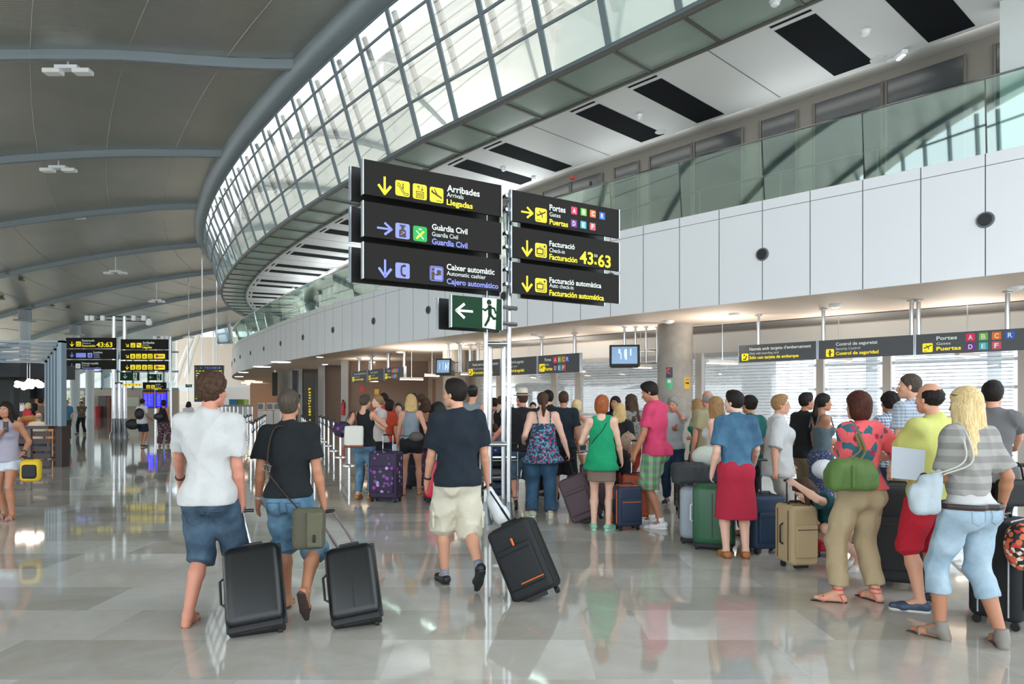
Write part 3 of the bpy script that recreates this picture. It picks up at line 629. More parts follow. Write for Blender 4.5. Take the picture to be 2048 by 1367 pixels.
# shops along the far wall
def blk(name, px0, px1, py0, py1, Y, m_, label=None, cat=None, d=1., kind=None):
    a = P(px0, py0, Y); b = P(px1, py1, Y); o = MB().box(((a.x+b.x)/2, Y+d/2, (a.z+b.z)/2), (abs(b.x-a.x), d, abs(a.z-b.z))).build(name, m_, kind=kind)
    if label: tag(o, label, cat)
    return o
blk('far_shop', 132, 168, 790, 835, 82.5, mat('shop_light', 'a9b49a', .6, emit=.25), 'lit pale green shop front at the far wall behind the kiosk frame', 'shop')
sh = blk('goods_rack', 136, 166, 794, 834, 82, mat('shelf_grey', '7d7f74', .6), 'shelving in the lit far shop', 'shelf', .4)
for k in range(5): blk('shelf_row', 138, 164, 793+7*k, 796+7*k, 81.8, mat('shelf_goods', 'd8dccb', .5), d=.2).parent = sh
blk('far_kiosk', 178, 192, 812, 836, 79, mat('red_goods', 'b04048', .5), 'small red and white stand by the far wall', 'stand')
blk('notice_case', 251, 277, 794, 812, 83.62, mat('pale_case', 'cfd4bf', .5), 'pale green framed case on the far wall', 'case', .2)
blk('dark_cabinet', 196, 212, 791, 835, 80, mat('dark_metal', '4b4947', .5), 'tall dark vending cabinet by the far wall', 'cabinet')
blk('wooden_cabinet', 213, 219, 793, 835, 79.8, mat('redwood', '6b3a2e', .5), 'tall red-brown door panel beside the dark cabinet', 'cabinet', .4)
blk('far_fascia_sign', 133, 168, 781, 789, 83.5, mat('pale_text', 'd9d6d0', .5), 'pale shop fascia above the far shop front', 'sign', .3)
blk('light_fascia', 440, 510, 773, 815, 91, mat('white_wall', 'dfe3e4', .6), kind='structure').name = 'wall_left.009'
blk('blue_stand', 458, 473, 798, 811, 55, mat('blue_box', '4c9ec4', .5), 'light blue display box over the far queue rail', 'display box')
blk('green_stand', 474, 488, 798, 811, 55.2, mat('green_box', '9fb84e', .5), 'yellow-green display box beside the light blue one', 'display box')
blk('display_table', 457, 489, 811, 847, 54.9, mat('table_pale', 'c9cccb', .5), 'pale table carrying the blue and green display boxes', 'table', 1.4)
# check-in desks far behind the barriers
for k, (px, lb) in enumerate(((524, 'left white check-in kiosk screen behind the barriers'), (542, 'middle white check-in kiosk screen behind the barriers'), (556, 'right white check-in kiosk screen near the far column'))):
    r = thing('checkin_kiosk', lb, 'kiosk', G(px, 862)); g = G(px, 862); m = MB(); m.box((g.x, g.y, .6), (.36, .4, 1.2)); m.build('cabinet', mat('kiosk_white', 'd8d6d0', .4), r)
    MB().box((g.x, g.y-.15, 1.45), (.36, .1, .42)).build('screen_frame', mat('kiosk_white', 'd8d6d0', .4), r); MB().box((g.x, g.y-.21, 1.45), (.3, .02, .3)).build('screen', mat('grey_screen', '6a6f74', .3), r)
r = thing('checkin_banner', 'tall dark check-in banner with yellow vertical writing by the taupe wall', 'banner', P(620, 880, 42)); c = P(620, 850, 42)
MB().box((c.x, 42, 1.75), (.75, .12, 3.5)).build('board', mat('banner_dark', '34322f', .5), r)
r2 = thing('slim_monitor_post', 'tall black post with side monitor beside the far concrete column', 'post', P(591, 870, 47)); c = P(591, 850, 47)
MB().box((c.x, 47, 1.95), (.35, .3, 3.9)).build('post', M_black, r2); MB().box((c.x+.3, 46.8, 2.1), (.3, .3, .3)).build('bracket', M_black, r2)
# ================================================================ signs
def find_font(): return None
CHARS = {}
def text_mesh(s, bold):
    k = (s, bold)
    if k in CHARS: return CHARS[k]
    cu = bpy.data.curves.new('lettering', 'FONT'); cu.body = s; cu.size = 1; cu.resolution_u = 3
    cu.offset = .022 if bold else .004
    o = bpy.data.objects.new('lettering', cu); COL.objects.link(o); dg = bpy.context.evaluated_depsgraph_get(); dg.update()
    me = o.evaluated_get(dg).to_mesh(); v = [tuple(x.co)[:2] for x in me.vertices]; f = [tuple(p.vertices) for p in me.polygons]
    o.evaluated_get(dg).to_mesh_clear(); bpy.data.objects.remove(o); bpy.data.curves.remove(cu); CHARS[k] = (v, f); return v, f
M_ink = {'w': mat('sign_white', 'f2f3fb', .5, emit=.25), 'y': mat('sign_yellow', 'f7e01d', .5, emit=.25), 'b': mat('sign_lilac', '8089e6', .5, emit=.2),
         'k': mat('sign_ink', '2b2822', .5), 'g': mat('sign_green_lit', '12b24b', .5), 'G': mat('exit_green', '02391b', .5, spec=.2), 'r': mat('sign_red', 'e2203c', .5), 'p': mat('sign_pink', 'ee2c62', .5), 'l': mat('sign_lime', '7cc142', .5),
         'o': mat('sign_orange', 'f0772b', .5), 'B': mat('sign_blue', '2a63c8', .5), 'v': mat('sign_violet', '7a2a93', .5), 'c': mat('sign_cyan', '2cb8c4', .5), 'W': mat('sign_white', 'f2f3fb', .5)}
class Plane:
    """a vertical sign face: origin, unit direction u along the face; n points at the viewer. Draws flat marks just proud of the face."""
    def __init__(s, o, u, n): s.o = Vector(o); s.u = Vector(u).normalized(); s.n = Vector(n).normalized(); s.L = {}
    def at(s, u, z, d=0): return s.o+s.u*u+s.n*d+Vector((0, 0, z-s.o.z))
    def px(s, x, y):
        d = Vector(((x-1024)/FPX, 1, -(y-HOR)/FPX)); c = Vector((0, 0, CAMZ)); t = (s.o-c).dot(s.n)/d.dot(s.n); p = c+d*t; return (p-s.o).dot(s.u), p.z
    def mb(s, k): return s.L.setdefault(k, MB())
    def poly(s, pts, k, d=.004): s.mb(k).poly([s.at(a, b, d) for a, b in pts])
    def text(s, st, u0, u1, z, cap, k, bold=True, d=.006):
        v, f = text_mesh(st, bold)
        if not v: return
        x0 = min(a for a, _ in v); x1 = max(a for a, _ in v); sx = (u1-u0)/(x1-x0); sz = cap/.70
        s.mb(k).add([s.at(u0+(a-x0)*sx, z+b*sz, d) for a, b in v], f)
    def tpx(s, st, x0, x1, y, cap, k, bold=True):
        a, z = s.px(x0, y); b, _ = s.px(x1, y); s.text(st, a, b, z, cap, k, bold)
    def rect(s, cu, cz, w, h, k, d=.003, r=.12):
        q = min(w, h)*r; pts = []
        for sx, sz, a0 in ((1, 1, 0), (-1, 1, 90), (-1, -1, 180), (1, -1, 270)):
            for a in (0, 45, 90): t = radians(a0+a); pts.append((cu+sx*(w/2-q)+cos(t)*q, cz+sz*(h/2-q)+sin(t)*q))
        s.poly(pts, k, d)
    def line(s, pts, w, k, d=.006):
        for (a, b), (c, e) in zip(pts[:-1], pts[1:]):
            l = math.hypot(c-a, e-b) or 1; x, y = -(e-b)/l*w/2, (c-a)/l*w/2; ex, ey = (c-a)/l*w*.3, (e-b)/l*w*.3
            s.poly([(a-ex+x, b-ey+y), (a-ex-x, b-ey-y), (c+ex-x, e+ey-y), (c+ex+x, e+ey+y)], k, d)
    def disc(s, cu, cz, r, k, d=.006): s.poly([(cu+cos(t)*r, cz+sin(t)*r) for t in np.linspace(0, 2*pi, 16)[:-1]], k, d)
    def arrow(s, cu, cz, sz, di, k):
        dx, dz = {'d': (0, -1), 'r': (1, 0), 'l': (-1, 0), 'dr': (.707, -.707)}[di]; h = sz/2; tip = (cu+dx*h, cz+dz*h); px_, pz = -dz, dx
        s.line([(cu-dx*h, cz-dz*h), (cu+dx*h*.8, cz+dz*h*.8)], sz*.14, k)
        for q in (1, -1): s.line([(tip[0]-dx*h*.95+px_*h*.75*q, tip[1]-dz*h*.95+pz*h*.75*q), tip], sz*.16, k)
    def icon(s, kind, cu, cz, w, box='y', ink='k'):
        s.rect(cu, cz, w, w, box); q = w/10
        def p(*l): return [(cu+a*q, cz+b*q) for a, b in l]
        if kind == 'escalator': s.line(p((-4, 3), (-2.3, 3), (1.5, -2.8), (3.6, -2.8)), q*.5, ink); s.line(p((-4, 1.6), (-2.8, 1.6), (1.2, -4), (3.6, -4), (4.1, -3.3), (3.6, -2.8)), q*.5, ink); s.disc(cu+.3*q, cz+2.8*q, q*.6, ink); s.line(p((.3, 1.8), (.3, 0)), q*.8, ink)
        elif kind == 'lift':
            s.line(p((-2.6, 0), (2.6, 0), (2.6, -4), (-2.6, -4), (-2.6, 0)), q*.5, ink)
            for a in (-1.4, 0, 1.4): s.line(p((a, -.9), (a, -3.2)), q*.7, ink)
            s.line(p((-1, 1), (-1, 3.6)), q*.4, ink); s.line(p((-2, 2.6), (-1, 3.8), (0, 2.6)), q*.4, ink); s.line(p((1.6, 3.8), (1.6, 1)), q*.4, ink); s.line(p((.7, 2.1), (1.6, .9), (2.6, 2.1)), q*.4, ink)
        elif kind == 'land': s.line(p((-3.6, 1.8), (3.6, -1.6)), q*1.2, ink); s.line(p((-1.6, 3.6), (.6, -.2)), q*.8, ink); s.line(p((-3.4, 3), (-3, 1.4)), q*.7, ink); s.line(p((-.6, -3), (-.2, -.8)), q*.01, ink); s.line(p((0, -3.6), (3.6, -3.9)), q*.5, ink)
        elif kind == 'takeoff': s.line(p((-3.2, -.6), (3.6, 2.6)), q*1.1, ink); s.line(p((-1.6, 2.6), (.6, 1), (1, -1.6)), q*.8, ink); s.line(p((-3.8, .9), (-3, -.6)), q*.6, ink); s.line(p((-3.6, -3.7), (-.6, -3.7)), q*.5, ink)
        elif kind == 'police': s.poly(p((-2.4, -4), (-2.4, .4), (-1.4, 1.1), (1.4, 1.1), (2.4, .4), (2.4, -4)), ink); s.disc(cu, cz+2.2*q, q*1.2, ink); s.poly(p((-2, 3), (2, 3), (2.2, 4), (-2.2, 4)), ink); s.line(p((-1.6, -2.6), (1.6, -.6), (-.8, -.6)), q*.4, box)
        elif kind == 'guard': s.line(p((-2.6, 1.6), (2.4, -3.2)), q*.7, 'W'); s.line(p((2.4, 1.6), (-2.4, -3.2)), q*1.3, 'y'); s.rect(cu, cz+3*q, q*2.2, q*.9, 'W', .006)
        elif kind == 'phone': s.line(p((1.4, 3.4), (-.6, 2.6), (-1, 0), (-.6, -2.6), (1.4, -3.4)), q*1.2, ink); s.line(p((.6, 3.2), (1.8, 3.2)), q*1.4, ink); s.line(p((.6, -3.2), (1.8, -3.2)), q*1.4, ink)
        elif kind == 'cash': s.line(p((-4.3, -4.3), (-4.3, 4.3), (4.3, 4.3), (4.3, -4.3), (-4.3, -4.3)), q*.4, ink); s.disc(cu-2.6*q, cz+2.6*q, q*1.1, ink); s.line(p((-2.7, .6), (-2.7, -3.8)), q*2, ink); s.line(p((-2.7, -.2), (1, -1)), q*.8, ink); s.rect(cu+1.7*q, cz+.8*q, q*3, q*3.4, ink, .006)
        elif kind == 'case': s.line(p((-3.4, 1), (1.6, 1), (1.6, -2.6), (-3.4, -2.6), (-3.4, 1)), q*.9, ink); s.line(p((-1.6, 1.6), (-1.6, 2.3), (0, 2.3), (0, 1.6)), q*.5, ink); s.line(p((3.3, 1.6), (3.3, -3.9), (-3, -3.9)), q*.5, ink); s.disc(cu+3*q, cz+3*q, q*.9, ink)
        elif kind == 'pass': s.disc(cu-1*q, cz+2.4*q, q*1.2, ink); s.line(p((-2.4, -3), (.6, -3), (2.4, 1.2)), q*1.6, ink)
        elif kind == 'guardman': s.disc(cu, cz+2.6*q, q*1.2, ink); s.line(p((0, 1), (0, -3.6)), q*2, ink); s.line(p((-2.8, -.6), (2.8, .6)), q*.9, ink)
        elif kind == 'cross': s.rect(cu, cz, q*2.4, q*.8, ink, .006); s.rect(cu, cz, q*.8, q*2.4, ink, .006)
        else: s.line(p((-2.6, -1.6), (2.6, -1.6)), q*1.5, ink); s.disc(cu, cz+1.2*q, q*1.3, ink)
    def letterbox(s, x, y, w, ch, k): u, z = s.px(x, y); s.rect(u, z, w, w, k, .003, .1); s.text(ch, u-w*.24, u+w*.24, z-w*.3, w*.6, 'W')
    def flush(s, parent, base='lettering'):
        names = {'w': 'white lettering', 'y': 'yellow lettering', 'b': 'lilac lettering', 'k': 'black pictograms'}
        for k, m in s.L.items():
            o = m.build('lettering' if k in 'wybW' else 'pictogram', M_ink[k], parent)
        s.L = {}
M_sign = mat('sign_board', '1d1b17', .6, spec=.2); M_edge = mat('sign_edge', 'c9d2dc', .3, .6); M_bk = mat('sign_back', '141414', .5)
def panel(name, pl, u0, u1, z0, z1, parent, thick=.045, m_=None):
    c = pl.at((u0+u1)/2, (z0+z1)/2, -thick/2-.0); ang = atan2(pl.u.y, pl.u.x)
    o = MB().box(c, (u1-u0, thick, z1-z0), rz=ang).build(name, m_ or M_sign, parent)
    for uu in (u0, u1): MB().box(pl.at(uu, (z0+z1)/2, -thick/2), (.012, thick+.02, z1-z0+.01), rz=ang).build('edge_strip', M_edge, o)
    return o
# main signpost -----------------------------------------------------------
ang = radians(31.2); U = Vector((cos(ang), sin(ang), 0)); NN = Vector((sin(ang), -cos(ang), 0)); O0 = Vector((0, 9.1, 0))
sp = thing('directional_signpost', 'tall steel signpost with six black direction panels and a green exit sign', 'signpost', O0)
LP = Plane(O0+NN*.245, U, NN); RP = Plane(O0+NN*.245, U, NN); LB = Plane(O0+NN*-.06, U, NN); RB = Plane(O0+NN*-.06, U, NN)
poles = [(-.04, 9.0, 4.3), (-.343, 9.0, 4.2), (-.115, 9.3, 2.40), (-.30, 9.3, 2.40)]
for x, y, h in poles:
    m = MB(); m.cyl((x, y, 0), (x, y, h), .033, 16); o = m.build('pole', M_steel, sp, smooth=True)
    MB().lathe((x, y, 0), [(.085, 0), (.085, .03), (.05, .12), (.04, .3)], 16).build('foot', mat('foot_grey', '7f8487', .35, .7), o, smooth=True)
for z in (1.05, 2.38):
    m = MB()
    for i, j in ((0, 1), (0, 2), (1, 3), (2, 3)): m.cyl((*poles[i][:2], z), (*poles[j][:2], z), .028, 10)
    m.build('cross_bar', M_steel, sp, smooth=True)
zs = [(3.98, 4.38), (3.50, 3.90), (3.02, 3.43)]
pans = []
for z0, z1 in zs:
    pans.append(panel('sign_panel', LP, LP.px(726, 400)[0], LP.px(1003, 400)[0], z0, z1, sp)); panel('rear_sign_panel', LB, LB.px(701, 400)[0], -.16, z0, z1, sp, m_=M_bk)
for z0, z1 in ((3.95, 4.35), (3.48, 3.88), (3.02, 3.42)):
    pans.append(panel('sign_panel', RP, RP.px(1022.5, 450)[0], RP.px(1238, 450)[0], z0, z1, sp)); panel('rear_sign_panel', RB, RB.px(1040, 450)[0], RB.px(1208, 450)[0], z0, z1, sp, m_=M_bk)
m = MB()
for z0, z1 in zs:
    for zz in (z0+.12, z1-.1):
        m.cyl(LP.at(-.2, zz, -.04), LB.at(-.2, zz, 0), .022, 8); m.cyl(LP.at(-.6, zz, -.04), LB.at(-.6, zz, 0), .022, 8)
        m.cyl(RP.at(.0, zz, -.04), RB.at(.0, zz, 0), .022, 8); m.cyl(RP.at(1.2, zz, -.04), RB.at(1.2, zz, 0), .022, 8); m.cyl(LP.at(-.2, zz, -.08), RP.at(.0, zz, -.08), .03, 8)
for zz in (2.63, 2.84): m.cyl(LP.at(-.4, zz, -.05), LP.at(-.01, zz, -.12), .028, 8)
m.build('bracket', M_steel, sp)
def icon_px(pl, kind, x, y, w, box='y', ink='k'): u, z = pl.px(x, y); pl.icon(kind, u, z, w, box, ink)
def arrow_px(pl, x, y, s, d, k): u, z = pl.px(x, y); pl.arrow(u, z, s, d, k)
arrow_px(LP, 769, 371, .19, 'd', 'y'); icon_px(LP, 'escalator', 805, 377, .18); icon_px(LP, 'lift', 839.5, 383.5, .18); icon_px(LP, 'land', 873, 390, .18)
LP.tpx('Arribades', 893.5, 959, 382, .078, 'w'); LP.tpx('Arrivals', 893.5, 926.5, 393, .055, 'w', False); LP.tpx('Llegadas', 893, 945, 409, .068, 'y'); LP.flush(pans[0])
arrow_px(LP, 769, 457, .17, 'r', 'b'); icon_px(LP, 'police', 805, 462, .18, 'b'); icon_px(LP, 'guard', 840, 467.5, .18, 'g')
LP.tpx('Guàrdia Civil', 863.5, 934.5, 458.5, .068, 'w'); LP.tpx('Guardia Civil', 863.5, 915.5, 471.5, .052, 'w', False); LP.tpx('Guardia Civil', 863.5, 934.5, 487.5, .068, 'b'); LP.flush(pans[1])
arrow_px(LP, 769.8, 536.5, .19, 'd', 'b'); icon_px(LP, 'phone', 805, 541, .18, 'b'); icon_px(LP, 'cash', 873, 547, .18, 'b')
LP.tpx('Caixer automàtic', 893, 988.5, 538.5, .07, 'w'); LP.tpx('Automatic cashier', 893, 971, 550, .052, 'w', False); LP.tpx('Cajero automático', 893, 996, 567, .066, 'b'); LP.flush(pans[2])
LETT = [('A', 'p'), ('B', 'l'), ('C', 'o'), ('R', 'B'), ('D', 'v'), ('E', 'c'), ('F', 'r')]
arrow_px(RP, 1053.8, 424.8, .17, 'r', 'y'); icon_px(RP, 'takeoff', 1081.8, 430.3, .185)
RP.tpx('Portes', 1098.6, 1130.5, 420, .078, 'w'); RP.tpx('Gates', 1098.6, 1120.5, 432, .055, 'w', False); RP.tpx('Puertas', 1098.6, 1135.5, 448, .07, 'y')
for (ch, k), (x, y) in zip(LETT, ((1148, 421), (1167, 424), (1185.5, 427.4), (1204, 431.7), (1147.6, 446.7), (1166.6, 449.5), (1185, 453))): RP.letterbox(x, y, .102, ch, k)
RP.flush(pans[3])
arrow_px(RP, 1053.8, 496.2, .19, 'd', 'y'); icon_px(RP, 'case', 1081.8, 500.5, .185)
RP.tpx('Facturació', 1098.3, 1149, 491.5, .07, 'w'); RP.tpx('Check-in', 1098.3, 1129, 503.5, .055, 'w', False); RP.tpx('Facturación', 1098.3, 1153.8, 518, .072, 'y')
RP.tpx('43', 1159, 1186, 525.5, .165, 'y'); RP.tpx('to', 1187.5, 1194.5, 513.5, .055, 'w', False); RP.tpx('a', 1188, 1193.5, 528, .05, 'y'); RP.tpx('63', 1195.5, 1221, 532, .165, 'y'); RP.flush(pans[4])
arrow_px(RP, 1053.8, 567, .19, 'd', 'y'); icon_px(RP, 'case', 1081.8, 570.5, .185)
RP.tpx('Facturació automàtica', 1098.3, 1202, 564.5, .07, 'w'); RP.tpx('Auto check-in', 1098.3, 1146.5, 574, .055, 'w', False); RP.tpx('Facturación automática', 1098.3, 1207.3, 590, .072, 'y'); RP.flush(pans[5])
ex = panel('exit_panel', LP, LP.px(902.5, 600)[0], LP.px(1003.8, 600)[0], 2.53, 2.92, sp, m_=M_ink['G']); panel('rear_sign_panel', LB, LB.px(876, 600)[0], -.16, 2.53, 2.92, sp, m_=M_bk)
def exit_marks(pl, ax, ay, bx, by, s, di='l'):
    arrow_px(pl, ax, ay, s*.55, di, 'W'); u, z = pl.px(bx, by); pl.poly([(u-s*.30, z-s*.46), (u+s*.18, z-s*.5), (u+s*.22, z+s*.48), (u-s*.30, z+s*.48)], 'W'); d = .008
    q = s*.1; P_ = lambda *l: [(u+a*q, z+b*q) for a, b in l]
    pl.disc(u-.6*q, z+3.5*q, q*.85, 'G', d); pl.line(P_((-.4, 2.2), (-.3, -.2)), q*1.3, 'G', d); pl.line(P_((-.4, 2), (1.3, 1.6), (1.8, .2)), q*.6, 'G', d); pl.line(P_((-.5, 2), (-2, .8), (-2.8, 1.2)), q*.6, 'G', d)
    pl.line(P_((-.3, -.2), (1.1, -1.6), (2.6, -1.4)), q*.8, 'G', d); pl.line(P_((-.3, -.2), (-.9, -2.2), (-2, -3.9)), q*.8, 'G', d)
exit_marks(LP, 928.5, 621.5, 981, 626.5, .40); LP.flush(ex)

# far signpost ------------------------------------------------------------
Yf = 32.6; S = Plane((P(187, 700, Yf).x, Yf, 0), (1, 0, 0), (0, -1, 0)); g = P(235, 700, Yf)
fs = thing('directional_signpost', 'far steel signpost with two stacks of black panels beside the slatted frame', 'signpost', (g.x, Yf, 0))
for px in (225.5, 236.5, 247):
    o = MB().cyl((P(px, 0, Yf).x, Yf+.1, 0), (P(px, 0, Yf).x, Yf+.1, P(0, 632 if px != 236.5 else 766, Yf).z), .09, 12).build('pole', M_steel, fs, smooth=True); MB().lathe((P(px, 0, Yf).x, Yf+.1, 0), [(.2, 0), (.2, .1), (.12, .3), (.1, .9)], 12).build('foot', mat('foot_grey', '7f8487', .35, .7), o, smooth=True)
m = MB(); m.cyl(P(172, 631, Yf+.1), P(300, 634, Yf+.1), .035, 6); m.cyl(P(172, 637, Yf+.1), P(300, 643, Yf+.1), .035, 6); m.cyl(P(225, 766, Yf+.1), P(250, 766, Yf+.1), .06, 6); m.build('cross_bar', M_steel, fs)
for px in (174, 184, 205, 267, 287): MB().cyl(P(px, 641, Yf), P(px, 631, Yf), .1, 10).build('spot_lamp', mat('lamp_white', 'f4f6f4', .4), fs, smooth=True)
MB().lathe(P(298, 652, Yf), [(.02, 0), (.12, .05), (.15, .2), (.08, .35)], 12).build('dome_camera', mat('lamp_white', 'f4f6f4', .4), fs, smooth=True)
def spanel(pl, x0, x1, y0, y1, parent, name='sign_panel', m_=None):
    u0, z1 = pl.px(x0, y0); u1, z0 = pl.px(x1, y1); return panel(name, pl, u0, u1, z0, z1, parent, .06, m_)
def fpx(pl, kind, x, y, wpx, Y, box='y', ink='k'): icon_px(pl, kind, x, y, wpx/FPX*Y, box, ink)
q = lambda w: w/FPX*Yf
p1 = spanel(S, 131.5, 234, 675, 696, fs); arrow_px(S, 144, 687.5, q(9), 'd', 'y'); fpx(S, 'case', 157, 687.5, 10, Yf); S.tpx('Facturació', 164, 189, 682.5, q(4), 'w'); S.tpx('Check-in', 164, 181, 687.5, q(3), 'w', False); S.tpx('Facturación', 164, 191, 693, q(4), 'y'); S.tpx('43:63', 193, 225, 693.5, q(9.5), 'y'); S.flush(p1)
p2 = spanel(S, 131.5, 234, 698, 717.5, fs); arrow_px(S, 144, 709, q(9), 'd', 'b'); u, z = S.px(162, 710); S.rect(u, z, q(20), q(9), 'b'); fpx(S, 'x', 180, 710, 9.5, Yf, 'b'); S.tpx('Lavabos', 187, 205, 706, q(4), 'w'); S.tpx('Toilets', 187, 199, 710.5, q(3), 'w', False); S.tpx('Aseos', 187, 200, 715, q(3.5), 'b'); S.flush(p2)
p3 = spanel(S, 131.5, 234, 719.5, 738, fs); arrow_px(S, 144, 731.5, q(9), 'd', 'b'); fpx(S, 'cross', 156, 731.5, 10, Yf, 'W', 'r'); S.tpx('Primers auxilis', 164, 197, 728, q(4), 'w'); S.tpx('First aid', 164, 178, 732, q(3), 'w', False); S.tpx('Primeros auxilios', 164, 202, 737, q(3.5), 'b'); S.flush(p3)
p4 = spanel(S, 241, 338, 678, 698.5, fs); arrow_px(S, 254.5, 690, q(8), 'dr', 'y'); fpx(S, 'lift', 266, 690, 9.5, Yf); fpx(S, 'land', 278, 690, 9.5, Yf); S.tpx('Arribades', 285, 309, 687, q(4.5), 'w'); S.tpx('Arrivals', 285, 298, 691, q(3), 'w', False); S.tpx('Llegadas', 285, 304, 696, q(4), 'y'); S.flush(p4)
for (y0, y1, yc, di) in ((700, 719, 712, 'dr'), (721.5, 741, 734, 'd')):
    p5 = spanel(S, 241, 338, y0, y1, fs); arrow_px(S, 254.5, yc, q(8), di, 'y')
    for k, x in enumerate((265.5, 277, 289, 300.5)): fpx(S, ('x', 'lift', 'x', 'case')[k], x, yc, 9.8, Yf)
    u, z = S.px(319, yc); S.rect(u, z, q(22), q(9.5), 'y'); S.disc(u-q(5), z, q(3.2), 'r'); S.rect(u+q(3), z, q(10), q(2), 'r', .006); S.flush(p5)
e1 = spanel(S, 240, 279.5, 744, 760.5, fs, 'exit_panel', M_ink['G']); exit_marks(S, 250.5, 752, 271, 752.5, q(15), 'd'); S.flush(e1)
e2 = spanel(S, 247, 283, 766.5, 771.5, fs, 'small_panel', M_ink['y']); 
for x in (252, 259, 266, 273, 279): S.disc(*S.px(x, 769), q(1.4), 'o')
S.flush(e2)
# second far signpost with blue flight screens
Y2 = 40.; S2 = Plane((P(310, 700, Y2).x, Y2, 0), (1, 0, 0), (0, -1, 0)); q = lambda w: w/FPX*Y2
f2 = thing('flight_screen_post', 'far steel post with green exit sign, black panel and two blue flight screens', 'signpost', (P(309, 0, Y2).x, Y2, 0))
for px in (309, 337): MB().cyl((P(px, 0, Y2).x, Y2+.2, 0), (P(px, 0, Y2).x, Y2+.2, P(0, 672, Y2).z), .09, 10).build('pole', M_steel, f2, smooth=True)
m = MB(); m.cyl(P(308, 673, Y2+.2), P(337, 676, Y2+.2), .04, 6); m.cyl(P(286, 781, Y2+.1), P(340, 781, Y2+.1), .06, 6); m.build('cross_bar', M_steel, f2)
for px in (310, 325, 334): MB().cyl(P(px, 679, Y2), P(px, 672, Y2), .12, 8).build('spot_lamp', mat('lamp_white', 'f4f6f4', .4), f2)
e3 = spanel(S2, 294.5, 323.5, 747.5, 760, f2, 'exit_panel', M_ink['G']); exit_marks(S2, 302, 754, 317.5, 754, q(12), 'l'); S2.flush(e3)
p6 = spanel(S2, 285.5, 333, 764, 777.5, f2); fpx(S2, 'lift', 296.5, 773, 7.5, Y2); fpx(S2, 'x', 306, 773, 7.5, Y2); S2.tpx('Sortida', 311, 321, 769.5, q(3), 'w'); S2.tpx('Way out', 311, 326, 773, q(2.5), 'w', False); S2.tpx('Salida', 311, 323, 777, q(3), 'y'); S2.flush(p6)
M_blue = mat('blue_screen', '2418f0', .3, emit=1.1, ecol='1b10ff')
for x0, x1 in ((284.5, 309.5), (310.5, 335.5)):
    b = spanel(S2, x0, x1, 781, 816, f2, 'screen_case', M_bk); u0, z1 = S2.px(x0+2, 784); u1, z0 = S2.px(x1-2, 814)
    MB().poly([S2.at(u0, z0, .006), S2.at(u1, z0, .006), S2.at(u1, z1, .006), S2.at(u0, z1, .006)]).build('screen', M_blue, b)
    u, z = S2.px((x0+x1)/2, 785.5); S2.rect(u, z, q(19), q(3.4), 'o', .009)
    for k in range(8):
        for c_, w in ((-5.5, 6), (2, 5), (7, 2)): S2.rect(u+q(c_), z-q(4+2.9*k), q(w*(.6+.4*((k*7+c_) % 3)/2)), q(1.1), 'w', .009)
    S2.flush(b)
# departures board --------------------------------------------------------
Y3 = 52.; S3 = Plane((P(418, 700, Y3).x, Y3, 0), (1, 0, 0), (0, -1, 0)); q = lambda w: w/FPX*Y3; c = P(418, 766, Y3)
bd = thing('departures_board', 'large black departures board with yellow rows hanging behind the white shirt', 'departures board', (c.x, Y3, c.z))
b = spanel(S3, 388.5, 448, 730, 803, bd, 'board', mat('board_dark', '1c2a2d', .4))
m = MB()
for px in (404, 433): p = P(px, 732, Y3+.1); MB().cyl(p, (p.x, p.y, roofz(p.x, Y3)), .04, 6).build('hanger', M_steel, bd)
for i, ch in enumerate('L H TERMINI'):
    if ch != ' ': S3.tpx(ch, 391+i*4.7, 393.6+i*4.7, 737, q(3.6), 'b')
rr = random.Random(3)
for k in range(13):
    x = 391
    while x < 444:
        w = rr.choice((3, 5, 9, 12)); w = min(w, 445-x); u, z = S3.px(x+w/2, 741.5+4.6*k); S3.rect(u, z, q(w*.8), q(1.9), 'y' if k < 3 or (k+int(x)) % 3 else 'l', .01, .02); x += w+1.5
S3.flush(b)
for x0, x1, y0, y1 in ((371, 384, 768, 774),):
    S4 = Plane((P(377, 700, 60).x, 60, 0), (1, 0, 0), (0, -1, 0)); c = P(377, 771, 60); t_ = thing('hanging_exit_sign', 'tiny green exit sign hung far away left of the departures board', 'sign', c); b = spanel(S4, x0, x1, y0, y1, t_, 'exit_panel', M_ink['G']); exit_marks(S4, 374.5, 771, 380.5, 771, 5.5/FPX*60); S4.flush(b); m = MB(); m.cyl(c, (c.x, c.y, roofz(c.x, 60)), .03, 5); m.build('wire', M_steel, t_)
